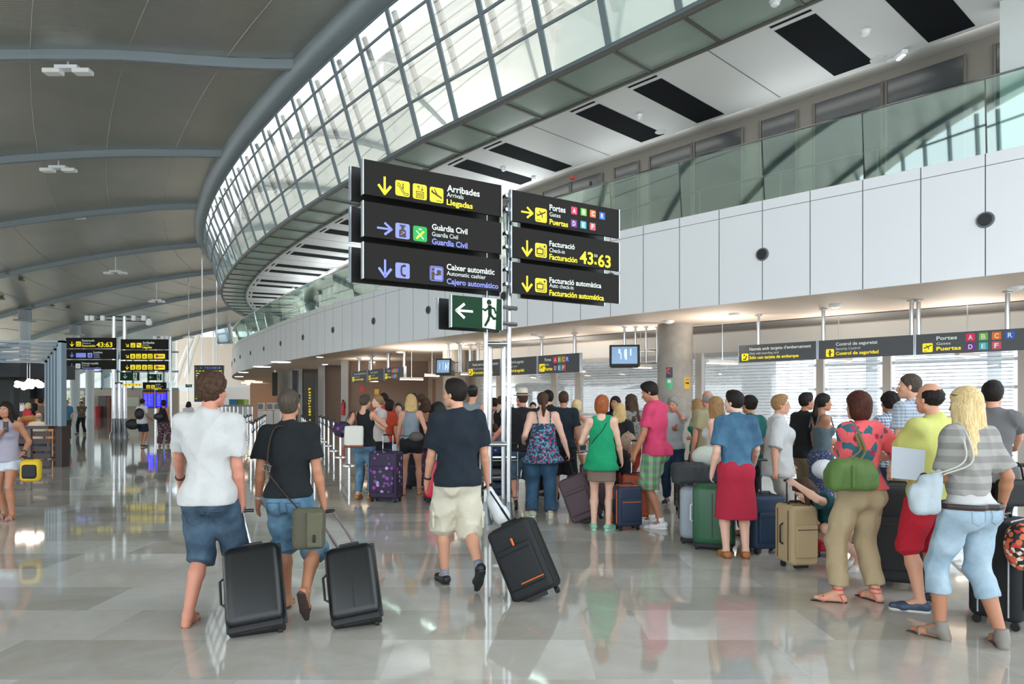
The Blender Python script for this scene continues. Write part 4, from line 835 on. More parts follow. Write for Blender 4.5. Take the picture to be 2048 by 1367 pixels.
# hanging sign rows under the gallery --------------------------------------
M_gsign = mat('sign_board_grey', '595c60', .5, spec=.3)
def sign_row(o, d, segs, ytop, ybot, texts, poles_, who, sc=1., pr=.05):
    u = Vector((d[0], d[1], 0)).normalized(); nn = Vector((u.y, -u.x, 0)); 
    if nn.y > 0: nn = -nn
    pl = Plane((*o, 0), u, nn); out = []
    for k, ((x0, x1), t) in enumerate(zip(segs, texts)):
        ua, z1 = pl.px(x0, ytop[k]); ub, _ = pl.px(x1, ytop[k]); za = ybot; z1 = z1 if k == 0 else zt; zt = z1
        r = thing('hanging_sign', who[k], 'sign', pl.at((ua+ub)/2, z1)); b = panel('sign_panel', pl, ua+.01, ub-.01, za, z1, r, .12, M_gsign)
        for pp in poles_[k]:
            q = pl.at(pl.px(pp, 700)[0], z1-.05, -.06); m = MB(); m.cyl(q, (q.x, q.y, ZF0), pr, 12); m.cyl((q.x, q.y, ZF0-.04), (q.x, q.y, ZF0), pr*2, 12); m.build('pole', M_steel, r, smooth=True)
        w = ub-ua; H_ = z1-za
        def tx_(s, a, b_, zf, cf, k_, bo=True): pl.text(s, ua+w*a, ua+w*b_, za+H_*zf, H_*cf, k_, bo)
        if t == 'board': pl.icon('pass', ua+w*.09, za+H_*.30, H_*.42); tx_('Només amb targeta d\'embarcament', .15, .93, .67, .17, 'w'); tx_('Only with boarding card', .15, .53, .43, .13, 'w', False); tx_('Sólo con tarjeta de embarque', .15, .78, .17, .17, 'y')
        elif t == 'control': pl.icon('guardman', ua+w*.135, za+H_*.30, H_*.42); tx_('Control de seguretat', .2, .64, .67, .17, 'w'); tx_('Security Control', .2, .46, .44, .13, 'w', False); tx_('Control de seguridad', .2, .65, .17, .17, 'y')
        else:
            pl.icon('takeoff', ua+w*.10, za+H_*.32, H_*.44); s3 = w*.36/.36
            pw = t == 'gates' and .5 or .5; F = (2.05/ w) if w > 2.4 else 1.
            for (st, b_, zf, cf, kk, bo) in (('Portes', .33, .67, .18, 'w', True), ('Gates', .28, .43, .13, 'w', False), ('Puertas', .36, .16, .18, 'y', True)): tx_(st, .17, b_, zf, cf, kk, bo)
            for i, (ch, kk) in enumerate(LETT):
                cc = i if i < 4 else i-4; a = ua+w*(.43+.095*cc); zz = za+H_*(.72 if i < 4 else .27); bw = H_*.36; pl.rect(a, zz, bw, bw, kk, .003, .1); pl.text(ch, a-bw*.24, a+bw*.24, zz-bw*.3, bw*.6, 'W')
        pl.flush(b); out.append(r)
    return pl
sign_row((6.87, 19.1), (.723, -.69), [(1477, 1634), (1636, 1828.5), (1830.5, 2105)], [691, 683, 673], 2.77, ['board', 'control', 'gates'], [[1514.7], [1645, 1822], [1836, 2014]],
    ['boarding card sign hanging at the left end of the nearest grey sign row', 'security control sign hanging in the middle of the nearest grey sign row', 'gates sign with coloured letters hanging at the right edge'])
sign_row((1.06, 25.4), (.67, -.745), [(936, 1001), (1003, 1074), (1076, 1160)], [722, 716, 710], 2.72, ['board', 'control', 'gates'], [[938, 954], [1009], [1081, 1147]],
    ['boarding card sign partly behind the steel poles, in the middle sign row', 'security control sign right of the steel poles, in the middle sign row', 'gates sign with coloured letters at the right end of the middle sign row'], pr=.06)
sign_row((-8.4, 37.2), (.56, -.83), [(704, 734), (735, 768), (768.5, 808)], [743, 741, 737], 2.78, ['board', 'control', 'gates'], [[717], [741], [775, 806.5]],
    ['boarding card sign at the left end of the farthest sign row', 'security control sign in the middle of the farthest sign row', 'gates sign at the right end of the farthest sign row'], pr=.08)
# hanging monitors ----------------------------------------------------------
def monitor(cx, cy, w, h, Y, yaw, poles_, label):
    c = P(cx, cy, Y); W_ = w/FPX*Y; H_ = h/FPX*Y; r = thing('hanging_monitor', label, 'monitor', c); M = Matrix.Translation(c) @ Matrix.Rotation(yaw, 4, 'Z') @ Matrix.Rotation(radians(-6), 4, 'X')
    m = MB(); m.rbox((0, .0, 0), (W_, .08, H_), .02, M); m.build('bezel', M_bk, r)
    MB().rbox((0, .3, 0), (W_*.94, .5, H_*.9), .03, M).build('case', mat('monitor_grey', '5d5b57', .5), r)
    o = MB().box((0, -.045, .01), (W_*.84, .006, H_*.78), M).build('screen', mat('screen_glow', '6f8fb0', .12, emit=.35, ecol='7f9fc0'), r)
    m = MB(); rr = random.Random(int(cx))
    for k in range(6): a = rr.uniform(-.36, .36)*W_; m.box((a, -.052, rr.uniform(-.1, .2)*H_), (W_*rr.uniform(.02, .07), .002, H_*rr.uniform(.2, .5)), M)
    m.build('screen_image', mat('screen_pale', 'b9d0e2', .3, emit=.5), o)
    for a in poles_:
        q = P(a, 700, Y+.35); m = MB(); m.cyl((q.x, q.y, c.z-.2), (q.x, q.y, ZF0), .04, 10); m.cyl((q.x, q.y, ZF0-.03), (q.x, q.y, ZF0), .09, 10); m.build('pole', M_steel, r, smooth=True)
    a, b = P(poles_[0], 0, Y+.35), P(poles_[-1], 0, Y+.35); m = MB()
    for z in (c.z+H_*.3, c.z-H_*.3): m.cyl((a.x, a.y, z), (b.x, b.y, z), .035, 8)
    m.build('bracket', M_steel, r)
monitor(1249, 711, 60, 44, 21.8, radians(-9), [1249, 1271, 1292, 1314], 'hanging monitor with grey case left of the near concrete column')
monitor(887, 733, 32, 33, 28., radians(-16), [897, 918, 922], 'smaller hanging monitor in front of the far concrete column')
c = P(550, 768, 50); r = thing('hanging_monitor', 'thin dark monitor seen edge-on near the far grey column', 'monitor', c); MB().box(c, (.35, 1., 1.7), rz=.3).build('case', M_bk, r); m = MB(); m.cyl(c, (c.x, c.y, ZF0), .05, 8); m.build('pole', M_steel, r)
# banner writing on the check-in banner
Sb = Plane((P(620, 0, 41.93).x, 41.93, 0), (1, 0, 0), (0, -1, 0))
for i, ch in enumerate('Facturació 43-63'):
    if ch not in ' ': Sb.tpx(ch, 617, 622, 776+i*5.6+4, .13, 'y')
Sb.flush([o for o in bpy.data.objects if o.name == 'checkin_banner'][0])

# ================================================================ slatted cafe frame at the left
kf = thing('slatted_frame', 'grey-blue metal slatted portal frame of the cafe at the left edge', 'kiosk frame', (-12, 17.4, 0)); M_kf = mat('kiosk_steel', '8596a2', .45, .25)
for k in range(6):
    Yk = 17.2+.28*k; xr = P(128-6.2*k, 0, 17.2+.0*k).x*(Yk/17.2); zt = 1.58+(808-(679.5+8*k))/FPX*Yk; m = MB(); w = .042 if k else .09
    m.box((xr-w/2, Yk, (zt+1.03)/2), (w, .2, zt-1.03)); m.box((xr-4, Yk, zt-.045), (8, .2, .05)); m.build('slat_portal', M_kf, kf)
m = MB(); m.box((P(128, 0, 17.2).x-.13, 17.3, .52), (.22, .3, 1.04)); m.build('post_base', mat('brown_slat_dark', '3a2b28', .5), kf)
bt = thing('slatted_partition', 'low dark brown slatted partition wall around the cafe seating', 'partition', (-12.4, 17.2, 0)); M_bs = mat('brown_slat', '4f3c38', .5, 0, 'wood', c2='43312e')
xa, xb = P(128, 0, 17.2).x-.24, P(-60, 0, 17.2).x; rt = thing
m = MB(); m.box(((xa+xb)/2, 17.15, 1.0), (xa-xb, .36, .07)); m.build('top_rail', M_bs, bt)
for k in range(5): MB().box(((xa+xb)/2, 17.08, .10+.185*k), (xa-xb, .04, .125)).build('slat', M_bs, bt)
for px in (68, 20, -30): x = P(px, 0, 17.2).x; MB().box((x, 17.05, .5), (.09, .08, 1.0)).build('upright', mat('brown_slat_post', '6b5a55', .5), bt)
lp = thing('pendant_lamp', 'glowing pendant lamp of clustered glass petals hanging in the cafe', 'lamp', P(57, 768, 19)); c = P(57, 768, 19)
m = MB(); rr = random.Random(5)
for k in range(46):
    a = rr.uniform(0, 2*pi); r_ = .33*sqrt(rr.random()); z = rr.uniform(-.12, .12)*sqrt(max(0, 1-(r_/.36)**2)); q = Vector((c.x+cos(a)*r_, c.y+sin(a)*r_*.8, c.z+z))
    m.lathe(q, [(.015, -.05), (.055, -.03), (.065, .01), (.035, .045), (.01, .05)], 7)
m.build('petal_cluster', mat('petal_glow', 'fff2e6', .4, emit=3.2, ecol='ffe6d0'), lp, smooth=True)
for dx in (-.03, .04):
    m = MB(); m.cyl((c.x+dx, c.y, c.z+.1), (c.x+dx, c.y, 3.1), .008, 5); m.build('cord', M_steel, lp)
# cafe volume behind
M_cafe = mat('cafe_dark', '2b2f35', .5); M_cafe2 = mat('cafe_black', '14161a', .5)
def cb(nm, px0, px1, py0, py1, Y, d, m_, label, cat):
    a = P(px0, py0, Y); b = P(px1, py1, Y); o = MB().box(((a.x+b.x)/2, Y+d/2, (a.z+b.z)/2), (b.x-a.x, d, a.z-b.z)).build(nm, m_); tag(o, label, cat); return o
cb('cafe_canopy', -150, 41, 723, 753, 24, 3, M_cafe, 'dark grey boxy cafe canopy above the counter', 'canopy')
cb('cafe_canopy', 60, 93, 742, 797, 30.5, .6, mat('cafe_mid', '3b4048', .5), 'dark grey hanging cafe panel right of the glass lamp', 'canopy')
cb('cafe_backwall', -150, 60, 752, 835, 30, .3, M_cafe2, 'black rear wall of the cafe behind the bottles', 'wall panel')
cb('cafe_pillar', 19, 28, 745, 830, 26, .3, M_cafe, 'dark square cafe pillar beside the bottles', 'pillar')
cb('cafe_counter', -150, 44, 822, 888, 27, 1, mat('cafe_counter', '4a3038', .5), 'dark plum cafe counter carrying clear bottles', 'counter')
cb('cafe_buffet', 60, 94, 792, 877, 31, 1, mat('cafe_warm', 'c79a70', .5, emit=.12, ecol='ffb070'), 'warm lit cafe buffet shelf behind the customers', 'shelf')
for k in range(9):
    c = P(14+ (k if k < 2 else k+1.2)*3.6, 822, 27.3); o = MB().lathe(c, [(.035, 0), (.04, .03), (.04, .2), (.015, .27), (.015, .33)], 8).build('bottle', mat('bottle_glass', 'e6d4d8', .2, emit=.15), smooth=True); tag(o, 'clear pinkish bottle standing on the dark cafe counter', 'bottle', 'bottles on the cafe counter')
for k in range(10):
    Yk = 20+k*.9; o = MB().box((-11.6-(Yk-17.2)*1.0-3, Yk, 3.0), (6, .12, .1)).build('canopy_slat', M_kf, None); tag(o, 'grey overhead slat of the cafe frame', 'slat', 'overhead slats above the cafe')
r = thing('cafe_chair', 'tan curved-back cafe chair beside the seated bald man', 'chair', P(53, 870, 20)); c = P(53, 838, 20)
m = MB(); m.tube([(c.x-.25, 20, c.z-.1), (c.x-.22, 20.2, c.z), (c.x, 20.3, c.z+.02), (c.x+.22, 20.2, c.z), (c.x+.25, 20, c.z-.1)], .05, 8, flat=2.); m.build('backrest', mat('tan_wood', 'b07a48', .5), r)
m = MB()
m.rbox((c.x, 20, .46), (.5, .5, .06), .02); m.build('seat', mat('tan_wood', 'b07a48', .5), r)
for a in (-.2, .2):
    for b_ in (-.2, .2): MB().cyl((c.x+a, 20+b_, 0), (c.x+a, 20+b_*1.05, .46 if b_ < 0 else c.z-.1), .02, 6).build('leg', M_black, r)

# ================================================================ queue barriers
proto = thing('barrier_post', 'x', 'post', (0, 0, 0), rot=0.0, local=True); M_chrome = mat('chrome', 'd6d8da', .15, 1)
MB().lathe((0, 0, 0), [(.17, 0), (.17, .015), (.05, .035), (.03, .05)], 20).build('base', M_chrome, proto, smooth=True)
MB().cyl((0, 0, .03), (0, 0, 1.0), .032, 14).build('pole', M_chrome, proto, smooth=True)
MB().cyl((0, 0, 1.0), (0, 0, 1.07), .042, 14).build('cap', M_black, proto)
m = MB(); m.box((0, 1.47, .98), (.012, 2.86, .07)); m.build('belt', mat('belt_dark', '3c4046', .6), proto); MB().box((0, 1.47, .72), (.012, 2.86, .05)).build('lower_belt', mat('belt_dark', '3c4046', .6), proto)
dvec = Vector((-.315, .949)); first = True
starts = [(-4.2, 17.6), (-5.35, 18.5), (-6.55, 19.4), (-7.8, 20.4), (-9.0, 21.6), (-10.3, 23.0)]
for a, (x, y) in enumerate(starts):
    for k in range(6):
        o = proto if first else copytree(proto); first = False
        o.location = (x+dvec.x*2.94*k, y+dvec.y*2.94*k, 0); o.rotation_euler = (0, 0, radians(18.4)); lb = ('chrome barrier post, %s rank from right, %s' % (('first', 'second', 'third', 'fourth', 'fifth', 'leftmost')[a], ('nearest the camera', 'second from near end', 'third from near end', 'third from far end', 'second from far end', 'at the far end')[k]))
        o['label'] = lb; o['group'] = 'chrome queue barrier posts'
# far rail at the left end of the queue
m = MB(); m.beam(P(440, 811, 30), P(505, 811, 36), .08, .08)
fr2 = thing('queue_rail', 'black topped rail on thin posts left of the queue barriers', 'railing', (P(470, 0, 32).x, 32, 0)); m.build('top_bar', M_black, fr2)
for px in (444, 452, 460, 468, 476, 486, 496, 505): Yq = 30+(px-440)/65*6; p = P(px, 811, Yq); MB().cyl((p.x, Yq, 0), p, .03, 8).build('post', M_chrome, fr2)
# ================================================================ figures: bodies and clothes as smooth implicit surfaces
def unit(v): v = np.asarray(v, float); return v/(np.linalg.norm(v)+1e-12)
class Sdf:
    """smooth union of local primitives sampled on a grid and meshed with surface nets"""
    def __init__(s, h): s.h = h; s.pr = []; s.cut = []
    def cone(s, a, b, ra, rb, k=.02, clip=None, neg=False):
        a = np.array(a, float); b = np.array(b, float); s.pr.append(('c', a, b, ra, rb, k, clip, neg, np.minimum(a, b)-max(ra, rb), np.maximum(a, b)+max(ra, rb))); return s
    def ell(s, c, r, R=None, k=.02, clip=None, neg=False):
        c = np.array(c, float); R = np.eye(3) if R is None else np.array(R, float); r = np.array(r, float); e = np.sqrt(((R*r[None, :])**2).sum(1)); s.pr.append(('e', c, r, R, None, k, clip, neg, c-e, c+e)); return s
    def box(s, c, r, R=None, rad=.01, k=.01, clip=None, neg=False):
        c = np.array(c, float); R = np.eye(3) if R is None else np.array(R, float); r = np.array(r, float); e = (abs(R)*r[None, :]).sum(1); s.pr.append(('b', c, r-rad, R, rad, k, clip, neg, c-e, c+e)); return s
    def mesh(s, noise=None):
        h = s.h; lo = np.min([p[8] for p in s.pr if not p[7]], 0)-3*h; hi = np.max([p[9] for p in s.pr if not p[7]], 0)+3*h
        n_ = np.ceil((hi-lo)/h).astype(int)+1; D = np.full(n_, .08, np.float32)
        ax = [lo[i]+h*np.arange(n_[i]) for i in range(3)]
        for (t, A, Bq, C_, Dq, k, clip, neg, bl, bh) in s.pr:
            pad = k+2.5*h; i0 = np.maximum(0, np.floor((bl-pad-lo)/h).astype(int)); i1 = np.minimum(n_, np.ceil((bh+pad-lo)/h).astype(int)+1)
            if (i1 <= i0).any(): continue
            X = ax[0][i0[0]:i1[0], None, None]; Y = ax[1][None, i0[1]:i1[1], None]; Z = ax[2][None, None, i0[2]:i1[2]]
            if t == 'c':
                ba = Bq-A; l2 = ba@ba+1e-12; dx, dy, dz = X-A[0], Y-A[1], Z-A[2]; u = np.clip((dx*ba[0]+dy*ba[1]+dz*ba[2])/l2, 0, 1)
                d = np.sqrt((dx-u*ba[0])**2+(dy-u*ba[1])**2+(dz-u*ba[2])**2)-(C_+(Dq-C_)*u)
            else:
                dx, dy, dz = X-A[0], Y-A[1], Z-A[2]; R = C_; q = [dx*R[0, i]+dy*R[1, i]+dz*R[2, i] for i in range(3)]
                if t == 'e':
                    k0 = np.sqrt(sum((q[i]/Bq[i])**2 for i in range(3))); k1 = np.sqrt(sum((q[i]/Bq[i]**2)**2 for i in range(3)))+1e-6; d = k0*(k0-1)/k1
                else:
                    w = [np.abs(q[i])-Bq[i] for i in range(3)]; d = np.sqrt(sum(np.maximum(v, 0)**2 for v in w))+np.minimum(np.maximum(w[0], np.maximum(w[1], w[2])), 0)-Dq
            if clip:
                for (cp, cn) in clip: d = np.maximum(d, (X-cp[0])*cn[0]+(Y-cp[1])*cn[1]+(Z-cp[2])*cn[2])
            S = D[i0[0]:i1[0], i0[1]:i1[1], i0[2]:i1[2]]
            if neg:
                hh = np.maximum(k-np.abs(S+d), 0)/k; S[...] = np.maximum(S, -d)+hh*hh*k*.25
            else:
                hh = np.maximum(k-np.abs(S-d), 0)/k; S[...] = np.minimum(S, d)-hh*hh*k*.25
        X = ax[0][:, None, None]; Y = ax[1][None, :, None]; Z = ax[2][None, None, :]
        if noise is not None: D = D+noise(X, Y, Z).astype(np.float32)
        for (cp, cn) in s.cut: D = np.maximum(D, (X-cp[0])*cn[0]+(Y-cp[1])*cn[1]+(Z-cp[2])*cn[2])
        D[0], D[-1], D[:, 0], D[:, -1], D[:, :, 0], D[:, :, -1] = .05, .05, .05, .05, .05, .05
        return nets(D, lo, h)
def nets(D, lo, h):
    I = D < 0; nx, ny, nz = D.shape; acc = np.zeros((nx-1, ny-1, nz-1, 3), np.float32); cnt = np.zeros((nx-1, ny-1, nz-1), np.float32); E = []
    for ax in range(3):
        sl0 = [slice(None)]*3; sl1 = [slice(None)]*3; sl0[ax] = slice(0, -1); sl1[ax] = slice(1, None)
        a = I[tuple(sl0)]; b = I[tuple(sl1)]; idx = np.argwhere(a != b)
        d0 = D[tuple(sl0)][tuple(idx.T)]; d1 = D[tuple(sl1)][tuple(idx.T)]; t = d0/(d0-d1); pos = idx.astype(np.float32); pos[:, ax] += t
        o1, o2 = [(1, 2), (2, 0), (0, 1)][ax]; cells = []
        for u, v in ((0, 0), (1, 0), (1, 1), (0, 1)):
            c = idx.copy(); c[:, o1] -= u; c[:, o2] -= v; cells.append(c)
            ok = (c >= 0).all(1) & (c[:, 0] < nx-1) & (c[:, 1] < ny-1) & (c[:, 2] < nz-1); cc = c[ok]
            np.add.at(acc, tuple(cc.T), pos[ok]); np.add.at(cnt, tuple(cc.T), 1)
        E.append((cells, a[tuple(idx.T)]))
    m = cnt > 0; vid = np.full(cnt.shape, -1, np.int64); vid[m] = np.arange(m.sum()); V = acc[m]/cnt[m][:, None]*h+lo; F = []
    for cells, ins in E:
        q = np.stack([vid[tuple(c.T)] for c in cells], 1); q[~ins] = q[~ins][:, ::-1]; F.append(q[:, ::-1][(q >= 0).all(1)][:, ::-1])
    F = np.concatenate(F)
    # two passes of smoothing towards neighbours
    for _ in range(2):
        S = np.zeros_like(V); c = np.zeros(len(V))
        for i in range(4):
            for j in ((i+1) % 4, (i-1) % 4): np.add.at(S, F[:, i], V[F[:, j]]); np.add.at(c, F[:, i], 1)
        V = V*.5+.5*S/np.maximum(c, 1)[:, None]
    return V, F
def nmesh(name, V, F, m_, parent):
    me = bpy.data.meshes.new(name); o_ = np.array(ORG.get(parent.name, (0, 0, 0))) if parent is not None else np.zeros(3); V = V-o_
    me.vertices.add(len(V)); me.vertices.foreach_set('co', V.astype(np.float32).ravel()); me.loops.add(len(F)*4); me.polygons.add(len(F))
    me.loops.foreach_set('vertex_index', F.astype(np.int32).ravel()); me.polygons.foreach_set('loop_start', np.arange(0, len(F)*4, 4, dtype=np.int32))
    me.polygons.foreach_set('use_smooth', [True]*len(F)); me.update(calc_edges=True); me.validate(); return link(name, me, m_, parent)
def folds(seed, amp, fx=28, fz=7, drift=1.):
    r = np.random.default_rng(seed); P_ = []
    for _ in range(5):
        a = r.uniform(0, 2*pi); P_.append((cos(a)*fx*r.uniform(.6, 1.4), sin(a)*fx*r.uniform(.6, 1.4), fz*r.uniform(-1.6, 1.6), r.uniform(0, 6)))
    def f(X, Y, Z):
        w = 0
        for a, b, c, p in P_: w = w+(1-np.abs(np.sin(.55*(a*X+b*Y)+.55*c*Z*drift+p+.6*np.sin(7*Z+p)+.4*np.sin(11*X+p))))**2
        return -amp*(w-.45)*.55
    return f
def strands(c, fr=70, amp=.004, curly=False):
    def f(X, Y, Z):
        if curly: return -amp*1.6*np.sin(90*(X-c[0])+3*np.sin(60*Z))*np.sin(85*(Y-c[1])+2)*np.sin(80*(Z-c[2])+np.sin(50*X))
        t = np.arctan2(Y-c[1], X-c[0]); return -amp*np.sin(fr*.5*t+9*(Z-c[2]))*.7-amp*.6*np.sin(fr*t+3+14*(Z-c[2]))
    return f
def ik(a, t, l1, l2, hint):
    a = np.array(a, float); t = np.array(t, float); d = t-a; L = np.linalg.norm(d); L2 = min(L, (l1+l2)*.995); u = d/(L+1e-9); e = a+u*L2
    x = (l1*l1-l2*l2+L2*L2)/(2*L2); y = sqrt(max(0, l1*l1-x*x)); hn = np.array(hint, float); hn = hn-u*(hn@u); hn = unit(hn); return a+u*x+hn*y, e
SKIN = {'p': mat('skin_pale', 'e6b8a2', .5, sss=.12, var=.06, s=5), 'f': mat('skin_fair', 'd9a084', .5, sss=.12, var=.06, s=5), 't': mat('skin_tan', 'b98062', .5, sss=.1, var=.07, s=5), 'r': mat('skin_ruddy', 'd08d76', .5, sss=.12, var=.07, s=5)}
HAIR = {'brown': mat('hair_brown', '2c1c14', .5, 0, 'hair', c2='5a4030'), 'dark': mat('hair_dark', '0d0a09', .4, 0, 'hair', c2='2a201c'), 'grey': mat('hair_grey', '6d6a66', .5, 0, 'hair', c2='b0aca6'), 'blond': mat('hair_blond', 'b08550', .45, 0, 'hair', c2='e6c890'),
        'red': mat('hair_red', '7a3a1c', .45, 0, 'hair', c2='b5683a'), 'ash': mat('hair_ash', '332c26', .5, 0, 'hair', c2='5e5448'), 'auburn': mat('hair_auburn', '2e150f', .4, 0, 'hair', c2='5c2e20'), 'light': mat('hair_light', '7c5a3a', .45, 0, 'hair', c2='b08a60'), 'gold': mat('hair_gold', 'c9a468', .4, 0, 'hair', c2='f3e0ae')}
M_eye = mat('eye', 'f2f0ec', .15); M_iris = mat('iris', '23150c', .1); M_lip = mat('lip', 'b0605a', .45); M_brow = mat('brow', '2b1d16', .7)
SHOE = lambda c: mat('shoe_'+c, c, .45)
def person(label, px, yb, yt, yaw=0, H=None, Y=None, skin='f', sex='m', hair=('short', 'brown'), top=None, bottom=None, shoes=('sneaker', '333333'), lh=None, rh=None, lf=(-.11, 0, 0, 4), rf=(.11, 0, 0, 4), lean=0, side=0, hyaw=0, hpitch=0,
           build=1., grip=(0, 0), face=None, extra=None, group=None, res=None, squat=None, hips=None, eb=None, seated=False):
    """px, yb: photo column and row of the ground contact; yt: row of the crown. yaw 0 = seen from behind, 90 = facing right.
       lh / rh: left and right wrist as (px, py, depth offset). lf / rf: ankles as (right, forward, lift, toe-out[, heel lift])"""
    if Y is None: Y = CAMZ*FPX/(yb-HOR)
    X0 = (px-1024)/FPX*Y; crown = CAMZ-(yt-HOR)/FPX*Y
    if H is None: H = crown
    psi = radians(yaw); F = np.array([sin(psi), cos(psi), 0]); R = np.array([cos(psi), -sin(psi), 0]); U = np.array([0, 0, 1.]); g = np.array([X0, Y, 0.])
    h = res or max(.0075, min(.02, .0012*Y+.001)); fem = sex == 'f'; bw = build; q = H/1.75
    def loc(r, f, u): return g+R*r+F*f+U*u
    th, sh = .245*H, .245*H; ank = .045*H
    hip_z = squat if squat else .515*H
    LF, RF = [loc(a[0]*q, a[1]*q, ank+a[2]) for a in (lf, rf)]
    mid = (LF+RF)/2
    if not squat:
        cand = [.528*H]
        for A0, a in ((LF, lf), (RF, rf)):
            if a[2] < .03: dxy = math.hypot(*(A0-g)[:2])-.09*q; cand.append(A0[2]+sqrt(max(.01, (.488*H)**2-max(0, dxy)**2)))
        hip_z = min(cand)
    pel = np.array([g[0], g[1], hip_z]) if hips is None else loc(hips[0], hips[1], hip_z)
    la = radians(lean); sa = radians(side); up = unit(U*cos(la)+F*sin(la)+R*sin(sa)); fw = unit(F*cos(la)-U*sin(la)); rt = unit(np.cross(fw, up))
    B3 = np.stack([rt, fw, up], 1)      # columns: right, forward, up of the trunk
    def T_(r, f, u): return pel+rt*r+fw*f+up*u
    hw = (.088 if not fem else .094)*q*(.7+.3*bw); HL = pel-rt*hw-up*.02*q; HR = pel+rt*hw-up*.02*q
    sw = (.172 if not fem else .152)*q*(.75+.25*bw); shz = .286*H; SL = T_(-sw, -.01*q, shz); SR = T_(sw, -.01*q, shz)
    KL, LA = ik(HL, LF, th, sh, F*1.+R*-.04+U*.05); KR, RA = ik(HR, RF, th, sh, F*1.+R*.04+U*.05)
    ua, fa = .172*H, .148*H
    def hand_t(t, S, sgn):
        if t is None: return S+rt*sgn*.055*q+F*.05*q-U*(ua+fa)*.985
        if len(t) == 4: return loc(*t[:3])
        return np.array(P(t[0], t[1], Y+t[2]))
    eh = eb or (None, None)
    EL, WL_ = ik(SL, hand_t(lh, SL, -1), ua, fa, eh[0] if eh[0] is not None else -F*1.-R*.22-U*.3); ER, WR_ = ik(SR, hand_t(rh, SR, 1), ua, fa, eh[1] if eh[1] is not None else -F*1.+R*.22-U*.3)
    nb = T_(0, -.005*q, shz+.035*q); hp = radians(hpitch); hy = radians(hyaw)
    Fh = F*cos(hy)+R*sin(hy); Rh = R*cos(hy)-F*sin(hy); upn = unit(U*.8+up*.2); uh = unit(upn*cos(hp)+Fh*sin(hp)); fh = unit(Fh*cos(hp)-upn*sin(hp)); rh_ = unit(np.cross(fh, uh)); BH = np.stack([rh_, fh, uh], 1)
    hq = q*(1.0 if not fem else .96)*(1.0 if H > 1.4 else 1.08); nk = nb+up*.075*q+fw*.012*q; hc = nk+uh*.098*hq+fh*.028*hq
    def Hd(r, f, u): return hc+rh_*r*hq+fh*f*hq+uh*u*hq
    root = thing('person', label, 'person', (X0, Y, 0), group=group)
    # ---- body ----------------------------------------------------------
    def torso(s, t, k=.05, low=True, chest=True):
        bt = bw*(1+0*t)
        if low: s.ell(T_(0, -.005, .005*q), (np.array([.158 if not fem else .170, .112, .115])*q*np.array([.6+.4*bw, .5+.5*bw, 1])+t), B3, k)
        if low: s.ell(T_(-.07*q, -.055*q, -.03*q), np.array([.085, .085, .095])*q*(.6+.4*bw)+t, B3, k); s.ell(T_(.07*q, -.055*q, -.03*q), np.array([.085, .085, .095])*q*(.6+.4*bw)+t, B3, k)
        s.ell(T_(0, .004, .115*H*.8), (np.array([.138 if not fem else .128, .096, .14])*q*np.array([.35+.65*bw, .3+.7*bw, 1])+t), B3, k)
        s.ell(T_(0, 0, .20*H), (np.array([.160 if not fem else .140, .108 if not fem else .098, .165])*q*np.array([.5+.5*bw, .5+.5*bw, 1])+t), B3, k)
        s.cone(T_(-sw*.72, -.012*q, shz-.018*q), T_(sw*.72, -.012*q, shz-.018*q), .048*q*(.6+.4*bw)+t*.8, .048*q*(.6+.4*bw)+t*.8, k)
        s.cone(T_(-sw*.62, -.01*q, shz+.0*q), nb+up*.030*q, .040*q+t*.6, .036*q+t*.4, k*.9); s.cone(T_(sw*.62, -.01*q, shz+.0*q), nb+up*.030*q, .040*q+t*.6, .036*q+t*.4, k*.9)
        if fem and chest:
            for sg in (-1, 1): s.ell(T_(sg*.068*q, .085*q, .205*H), np.array([.062, .058, .062])*q*(.6+.4*bw)+t, B3, .03)
    rb = .6+.4*bw
    s = Sdf(h); torso(s, 0)
    for S, E_, W_, sgn in ((SL, EL, WL_, -1), (SR, ER, WR_, 1)):
        s.ell(S, np.array([.049, .050, .052])*q*rb, B3, .04); s.cone(S, S+(E_-S)*.5, .047*q*rb, .045*q*rb, .03); s.cone(S+(E_-S)*.5, E_, .045*q*rb, .036*q*(.8+.2*bw), .02)
        s.cone(E_, E_+(W_-E_)*.3, .037*q*(.8+.2*bw), .039*q*(.8+.2*bw), .015); s.cone(E_+(W_-E_)*.3, W_, .039*q*(.8+.2*bw), .0255*q, .015)
    for Hp, K_, A_ in ((HL, KL, LA), (HR, KR, RA)):
        s.cone(Hp, Hp+(K_-Hp)*.55, .085*q*rb, .070*q*rb, .04); s.cone(Hp+(K_-Hp)*.5, K_, .070*q*rb, .052*q, .03); m1 = K_+(A_-K_)*.33-unit(F)*.012*q
        s.cone(K_, m1, .050*q, .055*q*(.8+.2*bw), .02); s.cone(m1, A_, .054*q*(.8+.2*bw), .034*q, .02)
    feet = []
    for A_, K_, ff in ((LA, KL, lf), (RA, KR, rf)):
        a = radians(ff[3]); sg = -1 if ff is lf else 1; fd = F*cos(a)+R*sin(a)*sg; hl = radians(ff[4]) if len(ff) > 4 else 0; fd2 = fd*cos(hl)-U*sin(hl); fu = U*cos(hl)+fd*sin(hl); fr = np.cross(fd2, fu)
        hb = A_-fu*(ank-.028*q)-fd2*.035*q; ball = hb+fd2*.155*q; toe = ball+fd2*.06*q; feet.append((A_, hb, ball, toe, fd2, fu, fr))
        s.cone(A_, hb, .034*q, .029*q, .02); s.cone(A_+fd2*.01, ball+fu*.002, .032*q, .026*q, .02); s.cone(hb, ball, .026*q, .027*q, .02); s.cone(ball-fr*.018*q, ball+fr*.018*q, .024*q, .024*q, .015); s.cone(ball, toe, .025*q, .017*q, .015)
